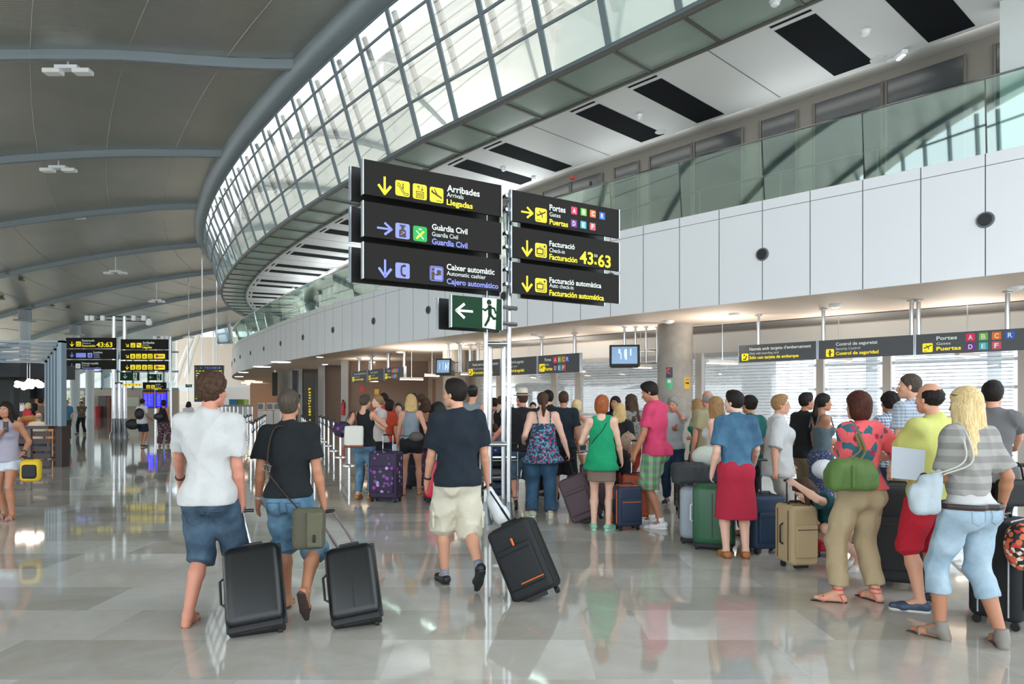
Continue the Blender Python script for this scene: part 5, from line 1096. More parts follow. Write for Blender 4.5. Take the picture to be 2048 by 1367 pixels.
    # neck and head
    s.cone(nb-up*.02*q, nk+uh*.03*q, .058*q*(.9 if not fem else .78), .054*q*(.9 if not fem else .78), .03)
    s.ell(Hd(0, -.012, .045), np.array([.073, .092, .085])*hq, BH, .02); s.ell(Hd(0, .022, -.02), np.array([.060, .068, .078])*hq, BH, .025); s.ell(Hd(0, .055, -.072), np.array([.030, .028, .026])*hq, BH, .025); s.cone(Hd(-.046, -.005, -.055), Hd(-.012, .062, -.082), .021*hq, .019*hq, .02); s.cone(Hd(.046, -.005, -.055), Hd(.012, .062, -.082), .021*hq, .019*hq, .02)
    s.cone(Hd(0, .080, .018), Hd(0, .104, -.020), .010*hq, .0145*hq, .012); s.ell(Hd(0, .092, -.026), np.array([.018, .013, .010])*hq, BH, .008)
    for sg in (-1, 1):
        s.ell(Hd(sg*.076, -.008, -.002), np.array([.009, .019, .031])*hq, BH, .006); s.ell(Hd(sg*.032, .096, .012), np.array([.019, .014, .012])*hq, BH, .012, neg=True); s.ell(Hd(sg*.042, .058, -.012), np.array([.022, .022, .02])*hq, BH, .02)
    s.cone(Hd(-.034, .079, .030), Hd(.034, .079, .030), .009*hq, .009*hq, .012)
    s.cone(Hd(-.018, .086, -.050), Hd(.018, .086, -.050), .0085*hq, .0085*hq, .008); s.cone(Hd(-.014, .084, -.060), Hd(.014, .084, -.060), .009*hq, .009*hq, .008)
    # hands
    for W_, E_, sgn, gr in ((WL_, EL, -1, grip[0]), (WR_, ER, 1, grip[1])):
        d = unit(W_-E_); inw = -rt*sgn; n_ = unit(inw-d*(inw@d))      # palm normal towards the body
        if gr == 2: n_ = unit(-U-d*(-U@d)) if abs(d[2]) < .9 else unit(-F-d*(-F@d))
        if gr == 3: n_ = unit(-F-d*(-F@d))
        w = np.cross(n_, d)*sgn*1.
        if w@F < 0 and gr not in (2, 3): w = -w
        cz = q*(.95 if not fem else .86)
        pc = W_+d*.045*cz; s.cone(W_, pc, .024*cz, .027*cz, .015)
        for o_ in (-.026, -.009, .009, .026): s.cone(W_+d*.018*cz+w*o_*.6*cz, W_+d*.082*cz+w*o_*cz, .015*cz, .0125*cz, .008)
        curl = {0: .35, 1: 1.35, 2: 1.2, 3: 1.2}[gr] 
        for i, (o_, ln) in enumerate(((.028, .068), (.0095, .077), (-.0095, .072), (-.028, .056))):
            p = W_+d*.084*cz+w*o_*cz; dd = d; r0 = max(.0098*cz, h*.62)
            for j, sg_ in enumerate((.42, .32, .26)):
                an = curl*(.5+.28*j)*(1+.12*i); dd = unit(dd*cos(an*.62)+n_*sin(an*.62)); p2 = p+dd*ln*cz*sg_; s.cone(p, p2, r0, r0*.9, .003); p = p2; r0 *= .92
        tb = W_+d*.028*cz+w*.024*cz; t1 = tb+unit(d*.6+w*.75+n_*.35)*.036*cz; t2 = t1+unit(d*.75+w*.2+n_*(.5+.5*(gr > 0)))*.030*cz; t3 = t2+unit(d*.8+n_*(.4+.6*(gr > 0)))*.024*cz
        s.cone(tb, t1, .0145*cz, .0125*cz, .008); s.cone(t1, t2, max(.0115*cz, h*.6), .0105*cz, .003); s.cone(t2, t3, max(.0105*cz, h*.6), max(.0088*cz, h*.55), .003)
    V, Fc_ = s.mesh(); nmesh('body', V, Fc_, SKIN[skin], root)
    # ---- face ---------------------------------------------------------------
    toward = fh@unit(np.array([0, 0, CAMZ])-hc)
    if toward > -.35 or face:
        for sg in (-1, 1):
            m = MB(); c = Hd(sg*.031, .0815, .012); m.lathe((0, 0, 0), [(.0105*hq*cos(t), .0105*hq*sin(t)) for t in np.linspace(-1.5, 1.5, 9)], 12, Matrix.Translation(c)); e = m.build('eye', M_eye, root, smooth='all')
            m = MB(); f_ = Vector(fh); m.tube([Vector(c)+f_*.0088*hq, Vector(c)+f_*.0112*hq], [.0062*hq, .005*hq], 10); m.build('iris', M_iris, e)
            m = MB(); m.tube([Hd(sg*.015, .0905, .034), Hd(sg*.032, .0885, .039), Hd(sg*.047, .080, .033)], [.0026*hq, .0032*hq, .0018*hq], 6); m.build('eyebrow', M_brow, root)
        m = MB(); m.tube([Hd(-.021, .0895, -.055), Hd(-.008, .0965, -.0525), Hd(0, .097, -.054), Hd(.008, .0965, -.0525), Hd(.021, .0895, -.055)], [.002*hq, .0045*hq, .005*hq, .0045*hq, .002*hq], 6, flat=1.2); m.build('lips', M_lip, root)
    # ---- hair -----------------------------------------------------------------
    hs, hcol = hair[0], hair[1]; hm = HAIR[hcol]; faceclip = [(Hd(0, .040, .035), unit(fh*.75-uh*.62))]; s = Sdf(h)
    def cap(t=.014, low=-.045, fc=None):
        s.ell(Hd(0, -.014, .046), (np.array([.076, .095, .089])*hq+t*.8), BH, .01, clip=(fc or [(Hd(0, .055, .05), unit(fh*.8-uh*.6)), (Hd(0, 0, low), unit(-uh*.9+fh*.35))]))
    nz = strands(hc, 60, .0022)
    if hs == 'short': cap(.015, -.045); s.ell(Hd(0, -.03, .0), np.array([.072, .075, .070])*hq, BH, .02, clip=[(Hd(0, -.002, 0), fh), (Hd(0, 0, -.055), -uh)]); s.ell(Hd(0, .03, .118), np.array([.05, .045, .024])*hq, BH, .03)
    elif hs == 'crop': cap(.006, -.03); s.ell(Hd(0, -.03, 0.), np.array([.068, .070, .068])*hq, BH, .02, clip=[(Hd(0, -.004, 0), fh), (Hd(0, 0, -.05), -uh)]); nz = None
    elif hs == 'curlyshort': cap(.024, -.045); s.ell(Hd(0, -.035, .0), np.array([.080, .08, .075])*hq, BH, .02, clip=[(Hd(0, .0, 0), fh), (Hd(0, 0, -.06), -uh)]); nz = strands(hc, 60, .007, True)
    elif hs == 'balding': s.ell(Hd(0, -.026, .026), np.array([.084, .092, .082])*hq, BH, .02, clip=[(Hd(0, .005, 0), fh), (Hd(0, 0, -.05), -uh)]); s.ell(Hd(0, .015, .118), np.array([.074, .10, .058])*hq, BH, .03, neg=True); nz = strands(hc, 60, .004, True)
    elif hs == 'bob': cap(.022, -.07); s.ell(Hd(0, -.03, -.025), np.array([.098, .085, .115])*hq, BH, .03, clip=[(Hd(0, .03, 0), fh), (Hd(0, 0, -.115), -uh)])
    elif hs in ('long', 'curlylong'):
        L_ = hair[2] if len(hair) > 2 else .3; cap(.022, -.07); s.ell(Hd(0, -.035, -.02), np.array([.094, .078, .105])*hq, BH, .03, clip=[(Hd(0, .02, 0), fh)])
        e_ = Hd(0, -.06, -.02)-U*L_*hq+(-F)*.03; b0 = Hd(0, -.045, -.04)
        for o_ in (-.062, -.022, .022, .062): s.cone(b0+rh_*o_*hq, e_+rh_*o_*1.3*hq+U*abs(o_)*.5-F*.03, .048*hq, .026*hq, .04)
        for sg in (-1, 1): s.cone(Hd(sg*.074, .01, .0), Hd(sg*.095, -.01, 0)-U*min(L_, .2)*hq, .028*hq, .026*hq, .03)
        nz = strands(hc, 60, .008, True) if hs == 'curlylong' else strands(hc, 46, .0022)
    elif hs == 'pony':
        L_ = hair[2] if len(hair) > 2 else .22; cap(.014, -.045); s.ell(Hd(0, -.03, -.0), np.array([.072, .075, .07])*hq, BH, .02, clip=[(Hd(0, -.0, 0), fh), (Hd(0, 0, -.05), -uh)]); p0 = Hd(0, -.10, .03)
        s.ell(p0, np.array([.028]*3)*hq, BH, .02); s.cone(p0, p0-U*L_*.5*hq-Fh*.03, .030*hq, .034*hq, .02); s.cone(p0-U*L_*.5*hq-Fh*.03, p0-U*L_*hq-Fh*.02, .034*hq, .012*hq, .02); nz = strands(hc, 50, .003)
    elif hs == 'bun': cap(.014, -.045); s.ell(Hd(0, -.03, -.0), np.array([.072, .075, .07])*hq, BH, .02, clip=[(Hd(0, -.0, 0), fh), (Hd(0, 0, -.05), -uh)]); s.ell(Hd(0, -.105, .055), np.array([.045, .038, .045])*hq, BH, .015)
    V, Fc_ = s.mesh(nz); nmesh('hair', V, Fc_, hm, root)
    # ---- clothes ---------------------------------------------------------------
    sd = int(px*7+yb) % 9973
    if top:
        kind, tm = top[0], top[1]; o = dict(top[2]) if len(top) > 2 else {}; t = o.get('loose', .016)*.6+.002; hem = o.get('hem', -.03); sl = o.get('sleeve', {'tee': .62, 'tank': 0, 'blouse': .95, 'strap': 0, 'long': 1.8}[kind])
        s = Sdf(h); torso(s, t, .05, low=hem < .06)
        if o.get('flare'): s.cone(T_(0, .0, .13*H), T_(0, -.005, hem*q+.0), .10*q*bw+t, (.10+o['flare'])*q*bw+t, .06); s.ell(T_(0, -.0, hem*q+.03), np.array([.16*bw+o['flare'], .12*bw+o['flare'], .07])*q+t, B3, .06)
        elif hem < .04:
            tb_ = dict(bottom[2]).get('loose', .014) if bottom and len(bottom) > 2 else .014; tt_ = max(t, tb_*.7+.007); [s.ell(T_(g_*.07*q, -.055*q, -.02*q), np.array([.086, .088, .10])*q*rb+tt_+.002, B3, .04) for g_ in (-1, 1)]; s.ell(T_(0, -.004, .005*q), np.array([.156 if not fem else .168, .112, .115])*q*np.array([.6+.4*bw, .5+.5*bw, 1])+tt_, B3, .03); s.ell(T_(0, -.014*q, hem*q+.03*q), np.array([.140*rb, .104*rb, .10])*q+tt_, B3, .05)
        nkc = []
        cuts = [(T_(0, 0, hem*q), -up)]+nkc
        if kind in ('tank', 'strap'):
            zt_ = shz-(.0 if kind == 'tank' else .105*q)
            if kind == 'strap': cuts.append((T_(0, 0, zt_), up))
            for sg in (-1, 1): s.ell(T_(sg*sw*1.12, 0, shz-.01*q), np.array([.066, .16, .105])*q*rb+.004, B3, .012, neg=True)
            if kind == 'tank': s.ell(nb+up*.02*q, np.array([.062, .075, .06])*q+.004, B3, .02, neg=True)
        else:
            for S, E_, W_, sgn in ((SL, EL, WL_, -1), (SR, ER, WR_, 1)):
                d = unit(E_-S); L1 = np.linalg.norm(E_-S); fr_ = min(sl, 1.); e = S+d*L1*fr_; rr0 = (.047*rb+.004)*q+t*.45; s.ell(S, np.array([.046, .050, .050])*q*rb+t*.45, B3, .05)
                s.cone(S, S+d*L1*(fr_+.2), rr0, (.048*rb+.012)*q+t*.9, .05, clip=[(e, d)] if sl <= 1 else None)
                if sl > 1: d2 = unit(W_-E_); e2 = E_+(W_-E_)*(sl-1); s.cone(E_, e2+d2*.05, .048*q*rb+t*.6, .038*q+t*.6, .02, clip=[(e2, d2)])
        if kind in ('tee', 'blouse', 'long'): s.cone(nb-up*.05*q, nb+up*(.012)*q, .070*q*(.9 if not fem else .80), .0635*q*(.9 if not fem else .80), .03, clip=[(nb+up*.018*q+fw*.0, unit(up*.95+fw*.3))]); s.cone(T_(-sw*.55, -.012*q, shz+.006*q), nb-up*.012*q, .044*q+.004, .046*q+.004, .04); s.cone(T_(sw*.55, -.012*q, shz+.006*q), nb-up*.012*q, .044*q+.004, .046*q+.004, .04)
        s.cut = [c for c in cuts if kind in ('tank', 'strap')] or [cuts[0]] if False else []
        # hem and neckline only trim the trunk: apply as cuts unless a sleeve hangs below the hem
        s.cut = cuts if kind in ('tank', 'strap') or lean < 45 and min(EL[2], ER[2]) > T_(0, 0, hem*q)[2]+.0 or sl <= .7 else cuts[1:]
        V, Fc_ = s.mesh(folds(sd, o.get('fold', .015), 22, 10)); to = nmesh('shirt' if kind != 'strap' else 'strap_top', V, Fc_, tm, root)
        if kind == 'tank' or kind == 'strap':
            if kind == 'strap':
                for sg in (-1, 1):
                    m = MB(); m.tube([T_(sg*.085*q, -.125*q*rb, zt_-.01), T_(sg*.095*q, -.085*q*rb, shz+.03*q), T_(sg*.10*q, -.01*q, shz+.06*q), T_(sg*.095*q, .08*q*rb, shz+.02*q), T_(sg*.085*q, .12*q*rb, zt_)], .007, 6, flat=1.6); m.build('strap', tm, to)
    if bottom:
        kind, bm_ = bottom[0], bottom[1]; o = dict(bottom[2]) if len(bottom) > 2 else {}; t = o.get('loose', .014)*.7+.001; s = Sdf(h)
        hem_ = dict(top[2]).get('hem', -.03) if top and len(top) > 2 else (-.03 if top else .08); wz = (o['waist'] if 'waist' in o else min(.085, hem_+.03))*q
        pr = lambda tt: (s.ell(T_(0, -.005, .005*q), (np.array([.158 if not fem else .170, .112, .115])*q*np.array([.6+.4*bw, .5+.5*bw, 1])+tt), B3, .04), s.ell(T_(-.07*q, -.055*q, -.03*q), np.array([.085, .085, .095])*q*rb+tt, B3, .04), s.ell(T_(.07*q, -.055*q, -.03*q), np.array([.085, .085, .095])*q*rb+tt, B3, .04))
        pr(t)
        if kind == 'skirt':
            ln = o.get('len', .30)*H; fl = o.get('flare', .03); c0 = T_(0, 0, 0); c1 = pel-U*ln
            for a in (-.06, .06): s.cone(c0+rt*a*q, c1+U*.0+R*a*1.1*q, .105*q*rb+t, (.10+fl)*q+t, .05)
            s.cut = [(c1, -U), (T_(0, 0, wz), up)]; fz = 1.5
        else:
            fr_ = o.get('len', 1.9)
            for Hp, K_, A_ in ((HL, KL, LA), (HR, KR, RA)):
                d = unit(K_-Hp); d2 = unit(A_-K_); w = o.get('wide', 0)*.75
                if fr_ <= 1.02: e = Hp+(K_-Hp)*fr_; s.cone(Hp, e+d*.05, .090*q*rb+t, (.064+w)*q*(.5+.5*rb)+t+.012, .035, clip=[(e, d)])
                else:
                    e = K_+(A_-K_)*(fr_-1); s.cone(Hp, Hp+(K_-Hp)*.6, .088*q*rb+t, (.072+w*.5)*q+t, .035); s.cone(Hp+(K_-Hp)*.55, K_, (.074+w*.6)*q+t, (.060+w*.8)*q+t, .03); s.cone(K_, e+d2*.04, (.057+w*.8)*q+t, (.050+w if fr_ > 1.5 else .062+w)*q+t*.9, .03, clip=[(e, d2)]); m1 = K_+(A_-K_)*.33-unit(F)*.012*q; s.cone(K_, m1, .053*q+t, .056*q*(.8+.2*bw)+t, .02, clip=[(e, d2)]); s.cone(m1, A_, .055*q*(.8+.2*bw)+t, .036*q+t, .02, clip=[(e, d2)]); s.ell(K_, np.array([.056]*3)*q+t, None, .03)
                if o.get('cuff'): s.cone(e-(d if fr_ <= 1.02 else d2)*.06, e, (.070+w)*q+t+.014, (.070+w)*q+t+.014, .01, clip=[(e, (d if fr_ <= 1.02 else d2)), (e-(d if fr_ <= 1.02 else d2)*.06, -(d if fr_ <= 1.02 else d2))])
            s.cut = [(T_(0, 0, wz), up)]; fz = 12
        V, Fc_ = s.mesh(folds(sd+5, o.get('fold', .011), 24, fz)); po = nmesh({'skirt': 'skirt', 'shorts': 'shorts'}.get(kind, 'trousers'), V, Fc_, bm_, root)
        if o.get('cargo'):
            for Hp, K_, sg in ((HL, KL, -1), (HR, KR, 1)):
                d = unit(K_-Hp); c = Hp+(K_-Hp)*.80+rt*sg*.105*q-fw*.02*q; Rb = np.stack([fw, rt, d], 1); sb = Sdf(min(h, .009)); sb.box(c, np.array([.062, .012, .075])*q, Rb, .01, .01); sb.box(c-d*.055*q+rt*sg*.006, np.array([.066, .014, .022])*q, Rb, .008, .006); V2, F2 = sb.mesh(); nmesh('cargo_pocket', V2, F2, bm_, po)
        if o.get('pockets'):
            for sg in (-1, 1):
                L3 = (V-pel) @ B3; zc = min(-.02, hem_-.085)*q if top and hem_ < .06 else -.02*q; m = MB(); a = []
                pc_ = [(-.052, .05), (0, .05), (.052, .05), (.05, 0), (.048, -.045), (0, -.068), (-.048, -.045), (-.05, 0)]
                for x, z in pc_:
                    xx, zz = sg*.078*q+x*q, zc+z*q; dd = np.hypot(L3[:, 0]-xx, L3[:, 2]-zz); nr_ = dd < .016; yy = L3[nr_, 1].min() if nr_.any() else -.14*q
                    a.append(T_(xx, yy-.002, zz))
                m.tube(a, .0028, 5, closed=True); m.build('back_pocket', o['pockets'], po)
        if o.get('belt'):
            L3 = (V-pel) @ B3; bd_ = np.abs(L3[:, 2]-(wz-.022)) < .02; an_ = np.arctan2(L3[bd_, 1], L3[bd_, 0]); rd_ = np.hypot(L3[bd_, 0], L3[bd_, 1]); pts = []
            for a in np.linspace(-pi, pi, 37)[:-1]:
                sel = np.abs((an_-a+pi) % (2*pi)-pi) < .14; r_ = rd_[sel].max()+.003 if sel.any() else .15; pts.append(T_(cos(a)*r_, sin(a)*r_, wz-.018))
            m = MB(); m.tube(pts, .010, 8, closed=True, flat=1.9); m.build('belt', o['belt'], po)
    # ---- shoes ---------------------------------------------------------------
    if shoes:
        sk, sc_ = shoes[0], shoes[1]; sm = SHOE(sc_)
        for A_, hb, ball, toe, fd, fu, fr in feet:
            so_ = -fu*.028*q
            if sk == 'sneaker':
                s = Sdf(min(h, .009)); t = .010; s.cone(hb+fu*.012, ball, .034*q+t*.6, .031*q+t*.5, .02); s.cone(ball-fr*.017*q, ball+fr*.017*q, .029*q+.004, .029*q+.004, .02); s.cone(ball, toe+fd*.012, .030*q, .025*q, .02); s.cone(hb+fu*.02*q, A_-fu*.012*q, .036*q, .041*q, .02, clip=[(A_-fu*.012*q, fu)])
                V, Fc_ = s.mesh(); o = nmesh('shoe', V, Fc_, sm, root)
                s = Sdf(min(h, .009)); s.cone(hb+so_*1.0, ball+so_*.9, .034*q, .036*q, .01, clip=[(hb+so_*.55, fu), (hb+so_*1.35, -fu)]); s.cone(ball+so_*.9, toe+so_*.7+fd*.012, .037*q, .028*q, .01, clip=[(hb+so_*.55, fu), (hb+so_*1.35, -fu)]); V, Fc_ = s.mesh(); nmesh('sole', V, Fc_, SHOE(shoes[2] if len(shoes) > 2 else 'e9e9e6'), o)
                if len(shoes) > 3: m = MB(); m.tube([A_-fu*.02*q, A_+fu*.05*q], .040*q, 14); m.build('sock', SHOE(shoes[3]), root, smooth='all')
            else:
                s = Sdf(min(h, .009)); a_, b_ = hb+so_*1.05, ball+so_*1.0; cl = [(hb+so_*.78, fu), (hb+so_*1.35, -fu)]; s.cone(a_, b_, .036*q, .040*q, .01, clip=cl); s.cone(b_, toe+so_*.95+fd*.014, .040*q, .026*q, .01, clip=cl); V, Fc_ = s.mesh(); o = nmesh('sole', V, Fc_, SHOE(shoes[2] if len(shoes) > 2 else '2a2320'), root)
                m = MB(); m.tube([ball+so_*.8-fr*.038*q, ball-fr*.03*q+fu*.02*q, ball+fu*.031*q, ball+fr*.03*q+fu*.02*q, ball+so_*.8+fr*.038*q], .006, 6, flat=1.5)
                if sk == 'sandal':
                    for zz in (.0, .035): m.tube([A_+(fd*cos(a)*.042+fr*sin(a)*.037)*q+fu*(zz-.005) for a in np.linspace(0, 2*pi, 14)[:-1]], .0045, 6, closed=True, flat=1.5)
                    m.tube([ball+fu*.031*q, A_+fd*.042*q+fu*.0], .0045, 6); m.tube([hb+so_-fr*.03*q, A_-fr*.036*q], .0045, 6); m.tube([hb+so_+fr*.03*q, A_+fr*.036*q], .0045, 6)
                if sk == 'boot':
                    s = Sdf(min(h, .009)); s.cone(hb+so_*.5, A_+fu*.05, .038*q, .044*q, .02, clip=[(A_+fu*.05, fu)]); s.cone(A_-fu*.02, A_-fu*.035+fd*.07*q, .042*q, .034*q, .03); V, Fc_ = s.mesh(); nmesh('ankle_cuff', V, Fc_, sm, o)
                m.build('strap', sm, o)
    info = dict(root=root, SL=SL, SR=SR, WL=WL_, WR=WR_, EL=EL, ER=ER, T=T_, Hd=Hd, BH=BH, hc=hc, hq=hq, rt=rt, fw=fw, up=up, F=F, R=R, U=U, q=q, pel=pel, Y=Y, h=h, sw=sw, shz=shz, rb=rb)
    for ex_ in (extra or []):
        k = ex_[0]
        if k == 'watch':
            W_, E_ = (WL_, EL) if ex_[1] == 'l' else (WR_, ER); d = unit(W_-E_); c = W_-d*.02; a = unit(np.cross(d, F+.01)); b = np.cross(d, a); m = MB(); m.tube([c+(a*cos(t)+b*sin(t))*.030*q for t in np.linspace(0, 2*pi, 18)[:-1]], .0055, 6, closed=True, flat=1.8); m.build('wristwatch' if len(ex_) < 4 else 'bracelet', SHOE(ex_[2]), root)
        elif k == 'under':
            s = Sdf(h); torso(s, .007, .05); s.cut = [(T_(0, 0, ex_[2]*q), -up), (T_(0, 0, ex_[3]*q), up)]; V, Fc_ = s.mesh(); nmesh('undershirt', V, Fc_, ex_[1], root)
        elif k == 'glasses':
            for sg in (-1, 1):
                m = MB(); m.tube([Hd(sg*.031+cos(t)*.024, .098-abs(sg*.031+cos(t)*.024)*.12, .010+sin(t)*.017) for t in np.linspace(0, 2*pi, 16)[:-1]], .0016, 5, closed=True); m.tube([Hd(sg*.055, .092, .014), Hd(sg*.080, .0, .014)], .0018, 5)
                m.build('eyeglass_rim', M_black, root)
        elif k == 'sunglasses':       # pushed up into the hair
            m = MB(); m.tube([Hd(cos(t)*.088, .0+sin(t)*.075, .118-abs(cos(t))*.035) for t in np.linspace(-.2, pi+.2, 14)], .0035, 6); m.build('sunglasses', M_black, root)
        elif k == 'cap':
            s = Sdf(h); s.ell(Hd(0, -.01, .055), np.array([.088, .105, .092])*hq, BH, .01, clip=[(Hd(0, 0, .05), -uh)]); s.ell(Hd(0, .11, .055), np.array([.066, .075, .010])*hq, BH, .01); V, Fc_ = s.mesh(); nmesh('cap', V, Fc_, SHOE(ex_[1]), root)
        elif k == 'hat':
            M = Matrix.Translation(Hd(0, -.01, .062)) @ Matrix(((rh_[0], fh[0], uh[0], 0), (rh_[1], fh[1], uh[1], 0), (rh_[2], fh[2], uh[2], 0), (0, 0, 0, 1))); m = MB(); n0 = 36
            m.lathe((0, 0, 0), [(.145, .012), (.149, .004), (.11, -.006), (.090, .0), (.088, .05), (.082, .10), (.060, .118), (.025, .108), (.001, .106)], n0, M); ho = m.build('straw_hat', mat('straw', 'e6dcc4', .7, 0, 'cloth', s=60), root, smooth=True)
            m = MB(); m.lathe((0, 0, 0), [(.0905, .002), (.0915, .004), (.0895, .036), (.0885, .038)], n0, M); m.build('hat_band', M_black, ho)
        elif k == 'earring': pass
    PEOPLE.append((label, info)); return info
PEOPLE = []
def who(t): return [i for l, i in PEOPLE if t in l][0]
# ================================================================ the people
def cl(name, c, **k): return mat('cloth_'+name, c, .85, 0, k.pop('pat', 'cloth'), **k)
den = cl('denim', '283c50', pat='denim', c2='50687c'); denL = cl('denim_light', '8ba6b8', pat='denim', c2='b4c8d6'); denM = cl('denim_mid', '3d6078', pat='denim', c2='6f94ac'); denN = cl('denim_navy', '16283c', pat='denim', c2='2c4a66')
white = cl('white', 'd2d2d1'); black = cl('black', '17191d'); navy = cl('navy', '16232f'); dteal = cl('dark_teal', '102a33')
person('man in white t-shirt and knee-length denim shorts, walking away, pulling the leftmost suitcase', 418, 1243, 752, H=1.83, skin='r', hair=('curlyshort', 'brown'), top=('tee', white, dict(loose=.022, hem=-.06, sleeve=.74)),
  bottom=('shorts', den, dict(len=1.14, wide=.028, loose=.018, pockets=den)), shoes=('flip', '6b4a35', 'a58a78'), lh=(360, 962, .34), rh=(484, 1002, .10), lf=(-.10, -.10, 0, 8), rf=(.09, .36, .0, 8, 22), grip=(0, 1), hyaw=22, extra=[('watch', 'l', '20242a')])
person('man in black t-shirt with brown bag strap across the back, pulling the second suitcase', 578, 1225, 806, H=1.68, skin='t', hair=('crop', 'ash'), hpitch=-14, top=('tee', cl('black_teal', '0f171c'), dict(loose=.014, hem=-.0, sleeve=.66)),
  bottom=('shorts', denM, dict(len=1.08, wide=.016, loose=.016, cuff=1, pockets=den)), shoes=('flip', '3a2c26', '40322c'), lh=(514, 1024, .1), rh=(650, 1022, .08), lf=(-.07, .16, 0, 6, 10), rf=(.22, -.30, .17, 2, 62), grip=(0, 1), extra=[('watch', 'l', 'b8bcc0')])
person('man in navy t-shirt and cream cargo shorts, striding away with a black suitcase', 915, 1170, 770, H=1.78, yaw=-18, skin='f', hair=('short', 'dark'), hyaw=-42, build=1.12, top=('tee', navy, dict(loose=.026, hem=-.06, sleeve=.78)),
  bottom=('shorts', cl('cream', 'e2dbc6'), dict(len=1.12, wide=.05, loose=.024, cargo=1)), shoes=('sneaker', '1d2024', '25282c', '8a93a8'), lh=(853, 966, .1), rh=(975, 965, .25), lf=(-.09, .10, 0, 8), rf=(.10, -.34, .15, 0, 50), grip=(0, 1), extra=[('watch', 'l', '20242a')])
person('woman in coral floral blouse and tan trousers, seen from behind with a green handbag', 1722, 1202, 785, H=1.67, yaw=-12, sex='f', build=1.12, skin='f', hair=('bob', 'auburn'), top=('blouse', cl('coral', 'f0646a', pat='floral', c2='b02850', c3='2e6a78', c4='f0646a', s=9, size=.20), dict(loose=.03, hem=.03, sleeve=.95)),
  bottom=('trousers', cl('tan', 'bda885'), dict(len=1.86, wide=.018, loose=.018)), shoes=('sandal', 'd84a55', '2a2320'), lh=(1672, 905, .30), rh=(1775, 915, .25), lf=(-.20, .02, 0, 62), rf=(.13, -.02, 0, -8), hyaw=-10, extra=[('sunglasses',)])
person('man in yellow t-shirt and red shorts at the right, seen from behind', 1866, 1218, 775, H=1.73, yaw=-22, build=1.35, skin='f', hair=('balding', 'dark'), top=('tee', cl('yellow', 'dfe182'), dict(loose=.024, hem=-.08, sleeve=.8)),
  bottom=('shorts', cl('red', 'c81e34'), dict(len=1.08, wide=.03, loose=.018)), shoes=('sneaker', '3c4c62', 'd8d4c8'), lh=(1812, 935, .28), rh=(1905, 950, .3), lf=(-.14, 0, 0, 45), rf=(.14, .06, 0, 30), eb=(np.array([-1, 0, -.2]), None))
person('blonde woman in grey striped top and light blue cropped jeans, walking at the right', 1938, 1285, 781, H=1.68, yaw=-14, sex='f', build=1.10, skin='t', hair=('long', 'gold', .34), top=('tee', cl('greystripe', '8c8a86', pat='stripes', c2='a3a19c', s=3.6), dict(loose=.018, hem=.10, sleeve=.8)),
  bottom=('trousers', denL, dict(len=1.40, wide=.004, loose=.010, waist=.05, pockets=denL, belt=mat('belt_brown', '3a2622', .5))), shoes=('boot', '857d75', '5a524a'), lh=(1845, 955, .28), rh=(2003, 1012, .12), lf=(-.12, .12, 0, 25), rf=(.14, -.12, 0, 32), grip=(1, 1), hyaw=-6, extra=[('watch', 'l', '2b2440'), ('sunglasses',), ('under', white, .045, .13)])
person('man in grey shirt pushing a trolley at the right edge, behind the blonde woman', 1985, 1150, 771, Y=6.4, H=1.78, yaw=22, skin='f', hair=('short', 'dark'), hyaw=25, top=('tee', cl('grey_shirt', '6f6e70'), dict(loose=.022, hem=-.08)), bottom=('trousers', black, {}), rh=(2034, 893, .35), lh=(1995, 960, .35), grip=(0, 1), extra=[('glasses',)])
person('tall balding man in pale plaid shirt behind the yellow t-shirt', 1826, 1108, 753, Y=7.1, H=1.88, yaw=-20, skin='f', hair=('crop', 'ash'), hyaw=-40, top=('tee', cl('plaid_pale', 'c9ccd0', pat='plaid', c2='6f88a8', c3='9ab0c8', s=9), dict(loose=.026, hem=-.08)), bottom=('trousers', cl('khaki', 'a79678'), {}))
person('person with dark hair in blue plaid shirt behind the coral blouse', 1783, 1100, 789, Y=7.8, H=1.70, yaw=-10, skin='t', hair=('curlyshort', 'dark'), top=('tee', cl('plaid_blue', 'dfe4ea', pat='plaid', c2='3d5c8a', c3='6f8cb4', s=9), dict(loose=.02)), bottom=('trousers', denN, {}))
person('crouching woman in dark teal t-shirt and denim shorts, head down over the beige suitcase', 1716, 1136, 940, Y=6.55, H=1.68, yaw=-84, sex='f', skin='p', hair=('long', 'brown', .2), squat=.33, hips=(0, -.06), lean=52, hpitch=38, top=('tee', cl('teal', '0d4a4e'), dict(loose=.022, hem=-.05, sleeve=.6)), bottom=('shorts', denL, dict(len=.36, loose=.014)),
  shoes=('sneaker', 'e8e4de', 'd8d4cc'), lf=(-.11, .02, .055, 4, 38), rf=(.12, -.03, .055, 4, 38), lh=(1592, 968, -.12), rh=(1652, 1050, .1), eb=(np.array([.6, -.6, -.5]), np.array([1., 0, .3])), grip=(1, 1))
person('short-haired woman in loose white blouse and glasses, facing right', 1556, 1084, 790, Y=7.8, H=1.68, yaw=100, sex='f', build=1.15, skin='f', hair=('short', 'light'), hyaw=6, top=('blouse', cl('blouse_white', 'd2d3d4'), dict(loose=.034, hem=-.13, sleeve=1., flare=.02)), bottom=('trousers', cl('offwhite', 'c9c5bb'), dict(loose=.02)),
  lh=(1582, 935, .2), rh=(1548, 958, -.30), grip=(0, 1), shoes=('flip', '8a6a5a'), extra=[('glasses',)])
person('young man in black polo shirt standing behind the white blouse, facing right', 1609, 1035, 788, Y=9.4, H=1.72, yaw=74, skin='t', hair=('short', 'dark'), hyaw=8, top=('tee', black, dict(loose=.02, hem=-.06)), bottom=('shorts', cl('khaki2', '8a7c64'), dict(len=1.0, wide=.03)))
